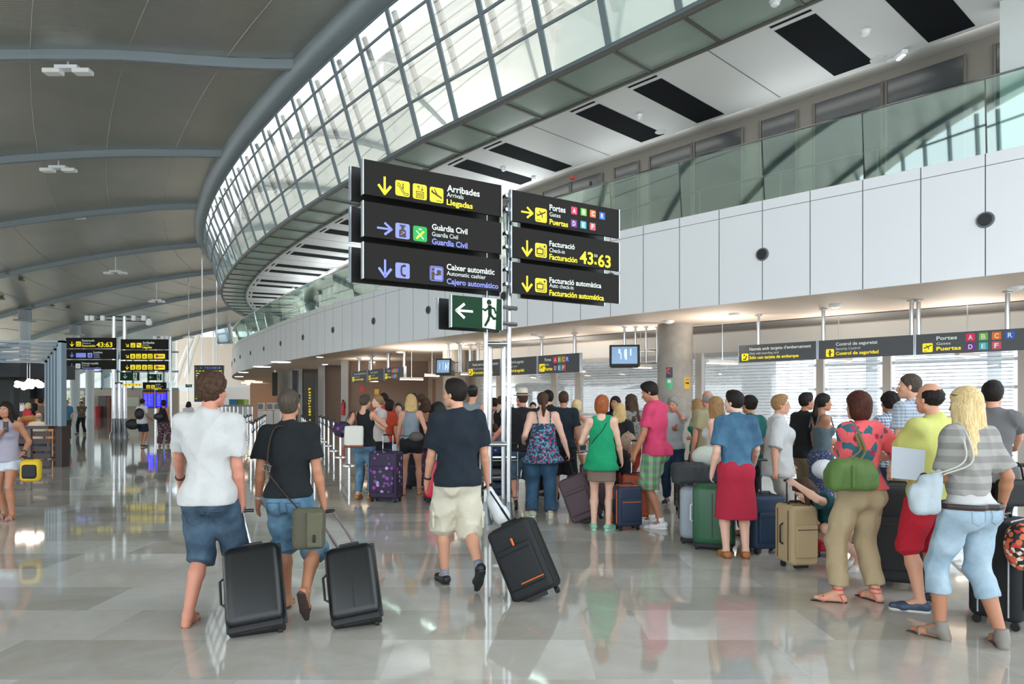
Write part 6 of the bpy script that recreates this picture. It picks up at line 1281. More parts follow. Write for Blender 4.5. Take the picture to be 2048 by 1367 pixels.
person('young woman with a long dark ponytail in a grey-blue patterned dress, facing right', 1643, 1050, 789, Y=8.8, H=1.71, yaw=88, sex='f', build=.95, skin='t', hair=('pony', 'dark', .36), top=('strap', cl('greyblue', '5f7078'), dict(loose=.010, hem=.04)), bottom=('skirt', cl('dress', '3f4c6e', pat='dots', c2='dfe4f0', c3='7f8cb0', s=60), dict(len=.36, flare=.03, waist=.14)), rh=(1678, 884, .1), lh=(1676, 890, -.1), grip=(1, 1), shoes=('flip', '4a3a30'))
person('woman in denim shirt and pleated red skirt with tan shoes, seen from behind', 1472, 1115, 783, H=1.71, yaw=4, sex='f', build=1.05, skin='p', hair=('short', 'dark'), hyaw=-48, top=('tee', cl('denimshirt', '2f5470', pat='denim', c2='4d7896'), dict(loose=.026, hem=.04, sleeve=.8)), bottom=('skirt', cl('redskirt', 'b82440'), dict(len=.29, flare=.035, waist=.10)),
  lh=(1424, 945, .05), rh=(1508, 925, .25), shoes=('sneaker', 'b0713c', '7a4a28'), grip=(1, 0), lf=(-.10, 0, 0, 8), rf=(.10, .0, 0, 8))
person('woman with dark bun and teal top standing just behind the denim shirt', 1502, 1072, 791, Y=8.2, H=1.68, yaw=-25, sex='f', skin='t', hair=('bun', 'dark'), top=('tee', cl('teal2', '17635e'), dict(loose=.02)), bottom=('trousers', black, {}), shoes=('flip', '333333'))
person('young woman with long light brown hair and white top, reaching left over a duffel bag', 1434, 1060, 793, Y=8.5, H=1.66, yaw=-42, sex='f', skin='p', hair=('long', 'light', .3), top=('tank', white, dict(loose=.016)), bottom=('trousers', den, {}), lh=(1404, 905, .1), rh=(1440, 915, .3), grip=(2, 0))
person('elderly man with grey fringe hair and khaki t-shirt behind the long-haired young woman', 1417, 1027, 784, Y=9.8, H=1.76, yaw=-12, build=1.1, skin='r', hair=('balding', 'grey'), top=('tee', cl('khaki3', 'a49a78'), dict(loose=.024)), bottom=('trousers', den, {}))
person('woman with wavy light hair and teal strap top beside the concrete column', 1397, 1010, 798, Y=10.6, H=1.65, yaw=-50, sex='f', skin='f', hair=('curlylong', 'light', .2), top=('strap', cl('green2', '149070'), dict(loose=.012, hem=-.08)), bottom=('trousers', den, {}), lh=(1381, 876, .0), grip=(1, 0))
person('grey-haired man in white t-shirt talking on a phone in front of the column', 1347, 1005, 796, Y=10.9, H=1.69, yaw=205, skin='r', hair=('short', 'grey'), hpitch=16, top=('tee', cl('pale_grey', 'c4c6ca'), dict(loose=.02)), bottom=('trousers', denN, {}), lh=(1357, 826, -.1), rh=(1352, 852, -.34), grip=(1, 0), eb=(np.array([1, -.2, -.8]), None))
person('young man in pink t-shirt and plaid shorts, head bowed, facing left', 1311, 1052, 765, Y=8.8, H=1.87, yaw=-52, skin='t', hair=('short', 'dark'), hyaw=-16, hpitch=22, build=1.1, top=('tee', cl('pink', 'd8426c'), dict(loose=.024, hem=-.06, sleeve=.72)), bottom=('shorts', cl('madras', '4fa060', pat='plaid', c2='8e3a78', c3='a8c0a0', s=3.2), dict(len=1.02, wide=.045, loose=.02)),
  shoes=('sneaker', 'e6e6ea', 'f0f0f0', 'f0f0f0'), lh=(1266, 920, -.10), rh=(1275, 890, .12), lf=(-.06, -.10, 0, 20, 6), rf=(.10, .10, 0, 10), grip=(1, 0))
person('red-haired woman in bright green sleeveless top and taupe mini skirt, mint shoes', 1203, 1058, 794, H=1.68, yaw=12, sex='f', build=1.15, skin='p', hair=('bob', 'red'), hyaw=20, top=('tank', cl('green', '12a06c'), dict(loose=.022, hem=-.14, flare=.03)), bottom=('skirt', cl('taupe', '8a7466'), dict(len=.165, flare=.01, fold=.002)),
  shoes=('sneaker', '8fd0ae', 'cfe8dc'), rh=(1243, 920, .08), lh=(1172, 880, .28), lf=(-.10, 0, 0, 10), rf=(.09, -.02, 0, 30), grip=(0, 1))
person('woman with straight blond hair and black t-shirt right of the red-haired woman', 1239, 1024, 809, Y=10., H=1.58, yaw=15, sex='f', skin='f', hair=('long', 'blond', .16), top=('tee', black, {}), bottom=('trousers', black, {}))
person('dark-haired woman half hidden behind the red-haired woman', 1232, 1000, 794, Y=11.5, H=1.70, yaw=-150, sex='f', skin='t', hair=('long', 'dark', .2), top=('tee', navy, {}), bottom=('trousers', black, {}))
person('woman with long curly brown hair and grey patterned top behind the pink t-shirt', 1264, 1010, 790, Y=10.7, H=1.72, yaw=-35, sex='f', skin='t', hair=('curlylong', 'brown', .3), top=('tee', cl('patterned', '8a8a84', pat='leopard', c2='b8b4aa', s=40), dict(loose=.02)), bottom=('trousers', cl('orange_red', 'b04030'), {}))
person('blonde woman in beige sleeveless top and denim shorts with her hand at her chin', 1152, 980, 800, Y=12.3, H=1.65, yaw=38, sex='f', skin='f', hair=('bob', 'gold'), top=('tank', cl('beige_top', 'c0a890'), dict(loose=.012)), bottom=('shorts', denN, dict(len=.3)), rh=(1158, 832, .1), lh=(1168, 885, 0), eb=(None, np.array([.6, -.6, -.7])))
person('stout woman in blue floral strap top and jeans, ponytail, seen from behind', 1086, 1034, 786, Y=9.6, H=1.74, yaw=-4, sex='f', build=1.45, skin='p', hair=('pony', 'brown', .26), top=('strap', cl('floral', '1d3a52', pat='floral', c2='b03a68', c3='4a88a0', c4='6fa0b8', s=26, size=.34), dict(loose=.014, hem=-.16, flare=.05)),
  bottom=('trousers', cl('jeans', '1f3a50', pat='denim', c2='3a607c'), dict(loose=.022, wide=.03, len=1.97)), shoes=('sneaker', 'c9d0b8', 'e8ecdc'), lh=(1047, 882, .1), rh=(1137, 910, .02), lf=(-.15, .03, 0, 28), rf=(.10, -.05, 0, 6), grip=(1, 1))
person('man in navy t-shirt and black shorts standing behind the floral top', 1127, 1013, 785, Y=10.6, H=1.77, yaw=8, skin='t', hair=('crop', 'brown'), top=('tee', navy, dict(loose=.022)), bottom=('shorts', black, dict(len=1.0, wide=.03)), shoes=('sneaker', '27384c', 'e0e0e0'), lf=(-.13, 0, 0, 8), rf=(.12, .02, 0, 8))
person('dark-haired man in black half hidden behind the floral top', 1098, 995, 782, Y=11.7, H=1.80, yaw=-25, skin='f', hair=('short', 'dark'), top=('tee', black, {}), bottom=('trousers', black, {}))
person('distant woman facing the camera between straw hat and floral top', 1066, 950, 806, Y=15.5, H=1.62, yaw=180, sex='f', skin='f', hair=('bun', 'dark'), top=('tee', black, {}), bottom=('trousers', denN, {}))
person('man in straw hat, black t-shirt and denim shorts, leaning on a trolley', 1046, 1018, 786, Y=10.3, H=1.77, yaw=-14, build=1.3, skin='r', hair=('crop', 'brown'), hyaw=-20, top=('tee', black, dict(loose=.024, hem=-.06)), bottom=('shorts', den, dict(len=1.1, wide=.03)), lh=(983, 882, .05), rh=(1065, 905, .2), shoes=('sneaker', 'c9cfb4', 'e8e8e0'), extra=[('hat',)])
person('pale woman with hair up and black sleeveless top between the steel poles', 1001, 975, 787, Y=12.5, H=1.74, yaw=58, sex='f', skin='p', hair=('bun', 'brown'), hpitch=14, top=('tank', black, dict(loose=.012)), bottom=('trousers', black, {}))
person('woman with dark hair left of the steel pole behind the navy t-shirt', 988, 965, 791, Y=13.4, H=1.70, yaw=10, sex='f', skin='t', hair=('bun', 'dark'), top=('tee', cl('plum', '5a4050'), {}), bottom=('trousers', black, {}))
person('small child in patterned top standing by the steel poles', 988, 990, 850, Y=11.7, H=1.22, yaw=20, sex='f', skin='f', hair=('short', 'brown'), top=('tee', cl('child', '6a5a80', pat='dots', c2='d8a0b8', c3='e8e0e8', s=40), {}), bottom=('shorts', denN, dict(len=.8)))
person('broad man in grey tank top and black cap, seen from behind', 945, 995, 772, Y=11.4, H=1.88, yaw=6, build=1.25, skin='f', hair=('crop', 'dark'), top=('tank', cl('grey_tank', '8a949c'), dict(loose=.016, hem=-.05)), bottom=('shorts', black, {}), extra=[('cap', '1c2026')])
person('woman with curly brown hair and brown strap top, bare shoulders', 851, 982, 798, Y=12.3, H=1.68, yaw=8, sex='f', skin='t', hair=('curlylong', 'brown', .12), top=('strap', cl('brown_top', '3a2a2c'), {}), bottom=('trousers', cl('mauve', '6a4a60', pat='floral', c2='c08098', c3='3a2a3a', s=20), {}))
person('blonde woman in grey racerback top and black shorts beside the purple suitcase', 822, 984, 788, Y=11.9, H=1.74, yaw=-4, sex='f', build=1.05, skin='f', hair=('curlylong', 'blond', .16), top=('tank', cl('grey_top', '8d99a2'), dict(loose=.010, hem=.05)), bottom=('shorts', black, dict(len=.38, loose=.012)), lh=(795, 888, .1), rh=(858, 880, .02), shoes=('sandal', 'd8642a', '8a4a2a'), lf=(-.13, 0, 0, 8), rf=(.14, .05, 0, 8), extra=[('watch', 'r', 'd8c890')])
person('young person in white facing the camera between two women left of centre', 797, 950, 806, Y=13.6, H=1.6, yaw=172, sex='f', skin='p', hair=('bun', 'brown'), top=('tee', cl('pinkish', 'd8b8b8'), {}), bottom=('trousers', den, {}), lh=(792, 838, -.2), rh=(803, 838, -.2))
person('woman in orange top with dark hair behind the white t-shirt woman', 778, 955, 800, Y=13.2, H=1.66, yaw=30, sex='f', skin='f', hair=('bob', 'dark'), top=('tee', cl('orange', 'c8482a'), {}), bottom=('trousers', denN, {}))
person('person with black hair showing just above the strawberry-blond woman', 767, 950, 785, Y=14.5, H=1.80, yaw=0, skin='f', hair=('short', 'dark'), top=('tee', cl('redtee', 'b83a34'), {}), bottom=('trousers', denN, {}))
person('strawberry-blond woman in white top facing left, hands raised to her face', 758, 972, 790, Y=12.4, H=1.74, yaw=-118, sex='f', skin='p', hair=('pony', 'light', .1), top=('tee', cl('cream_tee', 'd8cfca'), dict(loose=.02, sleeve=.4)), bottom=('trousers', black, {}), lh=(747, 842, -.15), rh=(753, 832, -.1), eb=(np.array([0, -.3, -1.]), np.array([.3, -.3, -1.])))
person('woman with short ash hair in black sleeveless top and jeans carrying two shoulder bags', 728, 998, 790, H=1.73, yaw=10, sex='f', build=1.1, skin='f', hair=('short', 'ash'), hyaw=28, top=('tank', black, dict(loose=.018, hem=-.03)), bottom=('trousers', denM, dict(loose=.012, len=1.86)), shoes=('sneaker', 'a8783e', '6a4a2a'), rh=(748, 832, .12), lh=(708, 862, .12), eb=(None, np.array([1, -.2, -.8])))
for k, (x, y, Yk, lb, hr, c) in enumerate(((827, 787, 14.6, 'man with short dark hair far behind the blonde woman', ('crop', 'dark'), '4a4a52'), (842, 789, 15.2, 'person with brown hair far behind the curly-haired woman', ('short', 'brown'), '6a5040'), (873, 803, 14.2, 'bald man in black behind the navy t-shirt man', ('balding', 'grey'), '202226'), (770, 790, 16, 'brown-haired person deep in the crowd above the orange top', ('short', 'brown'), '8a6a5a'))):
    person(lb, x, 900, y, Y=Yk, yaw=(-10, 20, -35, 10)[k], skin='f', hair=hr, top=('tee', cl('far'+c, c), {}), bottom=('trousers', black, {}))
# left side of the hall
person('woman in lavender tank top and pale shorts at the left edge, phone at her mouth', 14, 1038, 812, H=1.60, yaw=172, sex='f', skin='t', hair=('long', 'dark', .3), top=('tank', cl('lavender', 'a9a4b4'), dict(loose=.02, hem=-.06)), bottom=('shorts', cl('pale_denim', 'b4bccb', pat='denim', c2='d8dde8'), dict(len=.40, loose=.02)),
  rh=(4, 862, -.18), lh=(47, 905, -.05), shoes=('flip', 'c8b0b8', '8a7078'), grip=(1, 1), lf=(-.10, .05, 0, 5), rf=(.08, -.1, 0, 5), eb=(None, np.array([-.6, 0, -1.])), extra=[('watch', 'l', '20242a')])
person('man in olive shirt and black shorts standing far away with folded arms', 163, 868, 803, H=1.72, yaw=178, skin='t', hair=('crop', 'dark'), build=1.2, top=('tee', cl('olive', '6a6458'), dict(loose=.03)), bottom=('shorts', black, {}), lh=(158, 825, -.25), rh=(167, 824, -.28), lf=(-.2, 0, 0, 10), rf=(.2, 0, 0, 10))
person('man in blue plaid shirt and dark shorts beside the slatted frame', 133, 876, 797, Y=29, H=1.75, yaw=160, skin='r', hair=('short', 'light'), top=('tee', cl('bluecheck', '2c6a8c', pat='plaid', c2='1c3a58', c3='5aa0b8', s=8), {}), bottom=('shorts', cl('olive2', '3a3a30'), {}))
person('person in white t-shirt with black backpack walking away below the far signs', 284, 893, 797, H=1.78, yaw=12, sex='f', build=1.1, skin='t', hair=('bun', 'dark'), top=('tee', white, dict(loose=.03, hem=-.08)), bottom=('shorts', cl('navyshort', '1a1c34'), dict(len=.8, wide=.03)), lh=(270, 848, 0), rh=(302, 838, .2), lf=(-.16, .2, 0, 8), rf=(.12, -.1, 0, 8))
person('woman in black strap top and patterned loose trousers walking away below the far signs', 327, 892, 801, H=1.74, yaw=-8, sex='f', build=1.15, skin='t', hair=('bob', 'dark'), top=('tank', black, {}), bottom=('trousers', cl('batik', '5a3a44', pat='leopard', c2='a89098', s=14), dict(wide=.04, loose=.03)), shoes=('flip', '333333'), lf=(-.15, 0, 0, 8), rf=(.16, 0, 0, 8))
person('dark-haired person in white far away behind the white t-shirt man', 377, 885, 803, Y=28, H=1.68, yaw=0, sex='f', skin='t', hair=('long', 'dark', .1), top=('tee', white, {}), bottom=('trousers', den, {}))
person('woman in red t-shirt with light hair at the cafe counter', 55, 880, 804, Y=24, yaw=30, H=1.62, sex='f', skin='f', hair=('bob', 'gold'), top=('tee', cl('caferd', 'd84048'), {}), bottom=('trousers', cl('cafeteal', '2a7a6a'), {}))
person('woman in black tank top standing in the cafe', 69, 880, 806, Y=24.5, yaw=20, H=1.6, sex='f', skin='t', hair=('long', 'dark', .2), top=('tank', black, {}), bottom=('trousers', black, {}))
person('man in tan shirt standing in the cafe beside the black tank top', 81, 880, 796, Y=25, yaw=10, H=1.78, skin='t', hair=('short', 'dark'), top=('tee', cl('cafetan', '8a7a68'), {}), bottom=('trousers', denN, {}))
person('seated elderly man with grey fringe hair and cream shirt behind the slatted partition', 74, 900, 832, Y=19.2, H=1.72, yaw=-10, skin='r', hair=('balding', 'grey'), squat=.52, top=('tee', cl('cream2', 'c9c2ae'), dict(loose=.03)), bottom=('trousers', den, {}), lf=(-.12, .45, 0, 5), rf=(.12, .45, 0, 5), lean=8)
person('seated person with dark hair behind the partition, left of the tan chair', 30, 900, 836, Y=19.4, H=1.66, yaw=60, sex='f', skin='f', hair=('bob', 'dark'), squat=.50, top=('tee', cl('plum2', '4a3a44'), {}), bottom=('trousers', black, {}), lf=(-.12, .4, 0, 5), rf=(.12, .4, 0, 5))
person('check-in agent in white shirt behind the far white kiosk', 556, 850, 798, Y=46, H=1.9, yaw=180, skin='t', hair=('short', 'dark'), top=('tee', white, {}), bottom=('trousers', black, {}), res=.03)
# ================================================================ luggage and bags
M_rub = mat('rubber', '1b1b1d', .6); M_hs = mat('handle_silver', 'b9bfc6', .25, .9); M_hb = mat('handle_black', '1d1d20', .4)
def case_mat(n_, c, r=.4, **k): return mat('case_'+n_, c, r, 0, k.pop('pat', None), **k)
def suitcase(label, pos, w, d, h, yaw, m_, tilt=0, roll=0, style='soft', piping=None, rods=None, rod_m=None, ext=.0, to=None, wheels=4, trim=None, cat='suitcase', z0=.0):
    """pos: floor point under the wheels; tilt leans the top away from the camera side, roll leans it to the left"""
    R = Matrix.Rotation(radians(yaw), 4, 'Z') @ Matrix.Rotation(radians(-roll), 4, 'Y') @ Matrix.Rotation(radians(-tilt), 4, 'X')
    r = thing('suitcase', label, cat, (pos[0], pos[1], z0), rot=R.to_euler(), local=True); lift = .055; zc = lift+h/2
    o = MB().rbox((0, 0, zc), (w, d, h), min(w, d)*(.30 if style == 'hard' else .16), n=5).build('shell', m_, r, smooth='all')
    if style == 'hard':
        m = MB(); m.rbox((0, 0, zc), (w+.008, .022, h+.008), .01); m.build('seam_frame', mat('seam_rubber', '2b2d30', .5), r)
        m = MB(); g_ = w*.30
        m.box((0, -d/2-.001, zc-.0), (.008, .006, h*.72)); m.build('front_groove', mat('groove', '0e0f12', .5), o)
        if trim == 'plain': bpy.data.objects.remove(bpy.data.objects[o.children[0].name])
        MB().rbox((0, 0, lift-.005), (w*.92, d*.8, .05), .015).build('base_tray', M_rub, r)
    else:
        m = MB()
        for yy in (-d*.28, d*.28):
            a = [(-w/2-.003, yy, lift+.04), (-w/2-.003, yy, lift+h-.05), (-w/2+.05, yy, lift+h+.003), (w/2-.05, yy, lift+h+.003), (w/2+.003, yy, lift+h-.05), (w/2+.003, yy, lift+.04)]; m.tube(a, .006, 6)
        m.build('zip', piping or M_rub, r)
        m = MB(); m.rbox((0, -d/2-.012, lift+h*.42), (w*.80, .035, h*.56), .014); m.build('front_pocket', m_, r, smooth='all')
        m = MB(); m.tube([(-w*.36, -d/2-.033, lift+h*.62), (w*.36, -d/2-.033, lift+h*.62)], .004, 5); m.build('pocket_zip', piping or M_rub, r)
    m = MB(); m.tube([(-.08, 0, lift+h-.005), (-.065, 0, lift+h+.03), (.065, 0, lift+h+.03), (.08, 0, lift+h-.005)], .010, 8); m.build('carry_handle', M_hb, r, smooth=True)
    m = MB(); m.tube([(-w/2, 0, zc-.10), (-w/2-.03, 0, zc-.08), (-w/2-.03, 0, zc+.08), (-w/2, 0, zc+.10)], .009, 8); m.build('side_handle', {'white': mat('handle_white', 'eceeee', .4), 'silver': M_hs}.get(trim, M_hb), r, smooth=True)
    for sx in (-1, 1):
        for sy in ((-1, 1) if wheels == 4 else (1,)):
            yy = sy*(d/2-.05) if wheels == 4 else d*.25
            MB().tube([(sx*(w/2-.05)-.014, yy, .03), (sx*(w/2-.05)+.014, yy, .03)], [.03, .03], 14).build('wheel', M_rub, r, smooth=True)
            MB().box((sx*(w/2-.05), yy, .055), (.02, .03, .04)).build('caster', M_hb, r)
    if wheels == 2:
        MB().box((0, -d*.25, .04), (w*.5, .03, .04)).build('stand', M_rub, r)
    if rods:
        rm = rod_m or M_hs; top_ = Vector((0, d*.25, lift+h))
        Mi = (Matrix.Translation((pos[0], pos[1], z0)) @ R).inverted()
        e = (Mi @ Vector(to)) if to is not None else Vector((0, d*.25, lift+h+ext))
        xs = [0] if rods == 1 else [-.07*w/.4, .07*w/.4]
        for x in xs:
            a = top_+Vector((x, 0, -.02)); b = e+Vector((x, 0, 0)); mid = a.lerp(b, .45); MB().tube([a, mid], .011, 8).build('telescopic_tube', rm, r, smooth=True); MB().tube([mid, b], .0085, 8).build('telescopic_tube', rm, r, smooth=True)
        MB().tube([e+Vector((-.075, 0, 0)), e+Vector((-.04, 0, .006)), e+Vector((.04, 0, .006)), e+Vector((.075, 0, 0))], .014, 8).build('grip', M_hb, r, smooth=True)
    return r
def hold(i, side='R', k=.07):
    W_, E_ = i['W'+side], i['E'+side]; return W_+unit(W_-E_)*k
pA, pB, pC = who('leftmost suitcase'), who('pulling the second suitcase'), who('striding away')
g = G(516, 1272); suitcase('black hard-shell suitcase on two wheels, leftmost, with one silver tube', g, .39, .24, .58, 16, case_mat('black_hard', '0e1316', .34), tilt=31, roll=7, style='hard', rods=1, to=hold(pA)-np.array([0, 0, .03]), wheels=2, trim='plain')
g = G(717, 1256); s2 = suitcase('black ribbed hard-shell suitcase with two tubes pulled by the man in black', g, .36, .23, .54, 10, case_mat('black_hard', '0e1316', .34), tilt=30, roll=9, style='hard', rods=2, rod_m=mat('rod_mauve', '8f8288', .35, .6), to=hold(pB)-np.array([0, 0, .03]), wheels=2)
g = G(1082, 1200); s3 = suitcase('black soft suitcase with orange stripe, tilted left behind the man in navy', g, .38, .26, .60, -16, case_mat('black_soft', '16181b', .7), tilt=10, roll=27, rods=1, rod_m=M_hb, to=hold(pC)-np.array([0, 0, .03]), wheels=2)
mo = mat('orange_trim', 'd8682e', .5); m = MB(); m.tube([(-.04, -.166, .17), (.16, -.166, .17)], .006, 6); m.build('orange_piping', mo, s3); m = MB(); m.tube([(.02, -.166, .47), (.02, -.166, .53)], .010, 6); m.build('orange_tag', mo, s3)
MB().rbox((-.195, -.05, .40), (.01, .05, .07), .004).build('luggage_label', mat('handle_white', 'eceeee', .4), s3)
suitcase('large purple suitcase patterned with circles and dots', (P(772, 0, 11.1).x, 11.1), .50, .30, .76, -14, case_mat('purple', '2c1c3c', .6, pat='dots', c2='b89ad0', c3='9a3aa8', c4='6a5a86', s=13), rods=2, ext=.26)
suitcase('bright red suitcase behind the left hand of the man in navy', (P(872, 0, 11.0).x, 11.0), .42, .28, .62, 20, case_mat('red', 'd42c48', .4), style='hard', rods=2, ext=.1, roll=-8)
suitcase('dark suitcase with purple edge behind the legs of the blonde woman', (P(838, 0, 12.8).x, 12.8), .42, .26, .60, 10, case_mat('dark2', '26242c', .6), piping=mat('pip_purple', '7a5aa0', .5))
suitcase('slate grey suitcase between the purple one and the blonde woman', (P(806, 0, 12.9).x, 12.9), .40, .26, .62, 0, case_mat('slate', '5a646e', .5), style='hard')
pF = who('stout woman')
suitcase('mauve-brown soft suitcase tilted left toward the woman in floral top', (P(1180, 0, 9.1).x, 9.1), .40, .26, .60, -22, case_mat('mauve', '54434a', .7), roll=24, tilt=6, rods=1, rod_m=M_hb, to=hold(pF)-np.array([0, 0, .03]), wheels=2, trim='silver')
suitcase('second mauve-brown suitcase standing behind the tilted one', (P(1192, 0, 9.9).x, 9.9), .44, .28, .66, 10, case_mat('mauve', '54434a', .7), piping=mat('pip_grey', 'a8a4a4', .4), rods=1, rod_m=M_hb, ext=.2)
suitcase('navy blue suitcase with orange piping beside the mint shoes', (P(1254, 0, 8.62).x, 8.62), .33, .24, .50, 14, case_mat('navy', '1c2c44', .55), piping=mo, ext=.1, rods=None)
suitcase('orange suitcase behind the navy one, silver handle raised', (P(1274, 0, 9.35).x, 9.35), .40, .28, .56, -8, case_mat('orange', 'b4502c', .55), rods=2, ext=.46)
suitcase('grey plastic-wrapped suitcase beside the dark trousers near the column', (P(1376, 0, 10.1).x, 10.1), .36, .26, .66, 12, case_mat('wrapped', '6d6662', .15, coat=.6))
sv = suitcase('silver-grey suitcase under the dark duffel bag', (P(1392, 0, 7.75).x, 7.75), .34, .25, .60, -30, case_mat('silver', '9aa4ae', .35), style='hard')
suitcase('green hard suitcase with white side handle left of the red skirt', (P(1428, 0, 7.45).x, 7.45), .44, .28, .66, -24, case_mat('green', '2f5e40', .4), style='hard', trim='white')
suitcase('dark blue suitcase with black handle right of the red skirt', (P(1528, 0, 7.3).x, 7.3), .37, .26, .56, 12, case_mat('blue', '17314c', .55), rods=1, rod_m=M_hb, ext=.36)
suitcase('beige soft suitcase with black wheels beside the crouching woman', (P(1592, 0, 6.6).x, 6.6), .27, .34, .56, 8, case_mat('beige', 'b8a27c', .7), piping=mat('pip_brown', '5a4634', .6), rods=2, rod_m=M_hb, ext=.22, wheels=2)
suitcase('tall black and grey suitcase behind the tan trousers', (P(1795, 0, 5.95).x, 5.95), .46, .34, .82, -20, case_mat('black_grey', '26282b', .6), piping=mat('pip_dark', '3a3c40', .5))
suitcase('red bag on the floor behind the crouching woman', (P(1648, 0, 7.15).x, 7.15), .30, .22, .16, 5, case_mat('redbag', 'b81e34', .6), cat='bag')
pD = who('blonde woman in grey striped')
suitcase('large black suitcase with silver piping at the right edge', (P(2012, 0, 4.95).x, 4.95), .44, .34, .70, 34, case_mat('black_soft', '16181b', .7), piping=mat('pip_silver', 'b8bcc0', .35, .6), trim='silver', rods=1, rod_m=M_hb, to=hold(pD)-np.array([0, 0, .03]))
# soft bags --------------------------------------------------------------
def sbag(name, label, prims, m_, c, h=.009, fold=.004, cat='bag', straps=(), strap_m=None, cut=None, parts=(), seed=3):
    """prims in metres about the bag centre c (world axes): ('e', centre, radii[, yaw]) or ('b', centre, half size, radius[, yaw]) or ('c', a, b, ra, rb)"""
    c = np.array(c, float); r = thing(name, label, cat, c)
    def mk(pl, mm, nm, par, cu=None):
        s = Sdf(h)
        for p in pl:
            a = radians(p[-1]) if p[0] in 'eb' and len(p) > (3 if p[0] == 'e' else 4) else 0; R = np.array([[cos(a), -sin(a), 0], [sin(a), cos(a), 0], [0, 0, 1]])
            if p[0] == 'e': s.ell(c+np.array(p[1]), p[2], R, .03)
            elif p[0] == 'b': s.box(c+np.array(p[1]), p[2], R, p[3], .02)
            else: s.cone(c+np.array(p[1]), c+np.array(p[2]), p[3], p[4], .03)
        s.cut = cu or []; V, F_ = s.mesh(folds(seed, fold, 34, 20) if fold else None); return nmesh(nm, V, F_, mm, par)
    b = mk(prims, m_, 'bag_body', r, cut)
    for nm, pl, mm in parts: mk(pl, mm, nm, b)
    for pts in straps:
        MB().tube([Vector(p) for p in pts], .012, 8, flat=.45).build('strap', strap_m or m_, r, smooth='all')
    return r
def sm(pts, n_=10):           # smooth polyline through points
    p = [np.array(q, float) for q in pts]; p = [2*p[0]-p[1]]+p+[2*p[-1]-p[-2]]; out = []
    for i in range(1, len(p)-2):
        for t in np.linspace(0, 1, n_, endpoint=False): out.append(.5*((2*p[i])+(-p[i-1]+p[i+1])*t+(2*p[i-1]-5*p[i]+4*p[i+1]-p[i+2])*t*t+(-p[i-1]+3*p[i]-3*p[i+1]+p[i+2])*t**3))
    return out+[p[-2]]
# messenger bag of the second man
M_ol = cl('olive_bag', '5a5848'); c = np.array(P(618, 1056, 4.98)); i = pB; T = i['T']; q = i['q']; M_strap = mat('strap_brown', '3a2a24', .7)
sbag('messenger_bag', 'olive canvas messenger bag hanging at the hip of the man in black', [('b', (0, 0, 0), (.115, .05, .15), .04, 8)], M_ol, c, cat='bag', fold=.004,
     straps=[sm([T(.03, -.05, i['shz']+.05), T(-.085, -.095, i['shz']+.02), T(-.115, -.135, .23*q/.96*1.), T(-.02, -.155, .08), c+np.array([-.085, -.0, .15])])], strap_m=M_strap,
     parts=[('flap', [('b', (.055, -.052, .0), (.058, .012, .13), .012, 8)], cl('olive_flap', '66634f')), ('front_buckle', [('b', (.06, -.07, -.06), (.012, .006, .03), .004, 8)], M_rub)])
c2 = T(-.115, -.150, .235*q); MB().tube([c2+np.array(v) for v in ((-.03, 0, -.015), (.02, 0, -.03), (.035, 0, .012), (-.015, 0, .028))], .004, 6, closed=True).build('strap_slider', M_hs, [o for o in bpy.data.objects if o.name == 'messenger_bag'][0])
# white plastic bag of the man in navy
hC = hold(pC, 'R', .08); sbag('carrier_bag', 'white plastic carrier bag dangling over the tilted black suitcase', [('c', (-.06, .02, .14), (-.02, .0, .02), .022, .055), ('c', (-.02, 0, .02), (.05, -.02, -.10), .055, .075)], mat('plastic_white', 'dfe3e6', .3, sss=.1), hC+np.array([.08, -.05, -.17]), fold=.010, cat='bag')
# green handbag
M_gb = mat('green_leather', '5a7a38', .45, 0, 'cloth', s=14); c = np.array(P(1702, 944, 5.18)); i = who('coral floral'); T = i['T']
sbag('handbag', 'green leather handbag hanging from the shoulder of the woman in coral', [('c', (-.09, 0, .02), (.09, .01, .02), .085, .085), ('b', (0, 0, -.05), (.19, .085, .085), .05)], M_gb, c, fold=.008, straps=[sm([c+np.array([-.06, -.03, .09]), T(-.14, -.16, i['shz']*.75), T(-.15, -.03, i['shz']+.075), T(-.14, .1, i['shz']*.9)]), sm([c+np.array([.05, -.03, .09]), T(-.105, -.165, i['shz']*.75), T(-.115, -.03, i['shz']+.085), T(-.1, .1, i['shz']*.9)])], strap_m=mat('strap_olive', '6a6a3c', .6),
     parts=[('belt_tab', [('b', (-.035, -.105, -.02), (.014, .012, .09), .006)], M_gb)])
# cream handbag of the blonde woman
c = np.array(P(1853, 985, 4.45)); i = pD; T = i['T']
sbag('handbag', 'slouchy cream and pale blue shoulder bag of the blonde woman', [('b', (-.01, 0, -.04), (.10, .05, .10), .05, 12), ('b', (.02, 0, .04), (.075, .04, .08), .04, 12), ('c', (.05, 0, .06), (.08, 0, .14), .035, .02)], mat('cream_blue', 'b9c6ce', .55, 0, 'cloth', s=5), c, fold=.013, straps=[sm([c+np.array([.0, .0, .10]), T(-.165, -.12, i['shz']*.7), T(-.135, -.02, i['shz']+.075), T(-.12, .1, i['shz']*.9)]), sm([c+np.array([.09, -.03, .12]), T(-.125, -.14, i['shz']*.7), T(-.10, -.02, i['shz']+.085), T(-.09, .1, i['shz']*.9)])], strap_m=mat('strap_cream', 'd8d6cc', .5))
# folder
a, b = P(1784, 892, 4.95), P(1852, 900, 4.78); a2, b2 = P(1782, 955, 4.95), P(1846, 961, 4.78); o = MB().poly([a, b, b2, a2], .006, (.3, .9, 0)).build('paper_folder', mat('folder', 'd2dae4', .5)); tag(o, 'pale blue-white folder held between the yellow t-shirt and the blonde woman', 'folder')
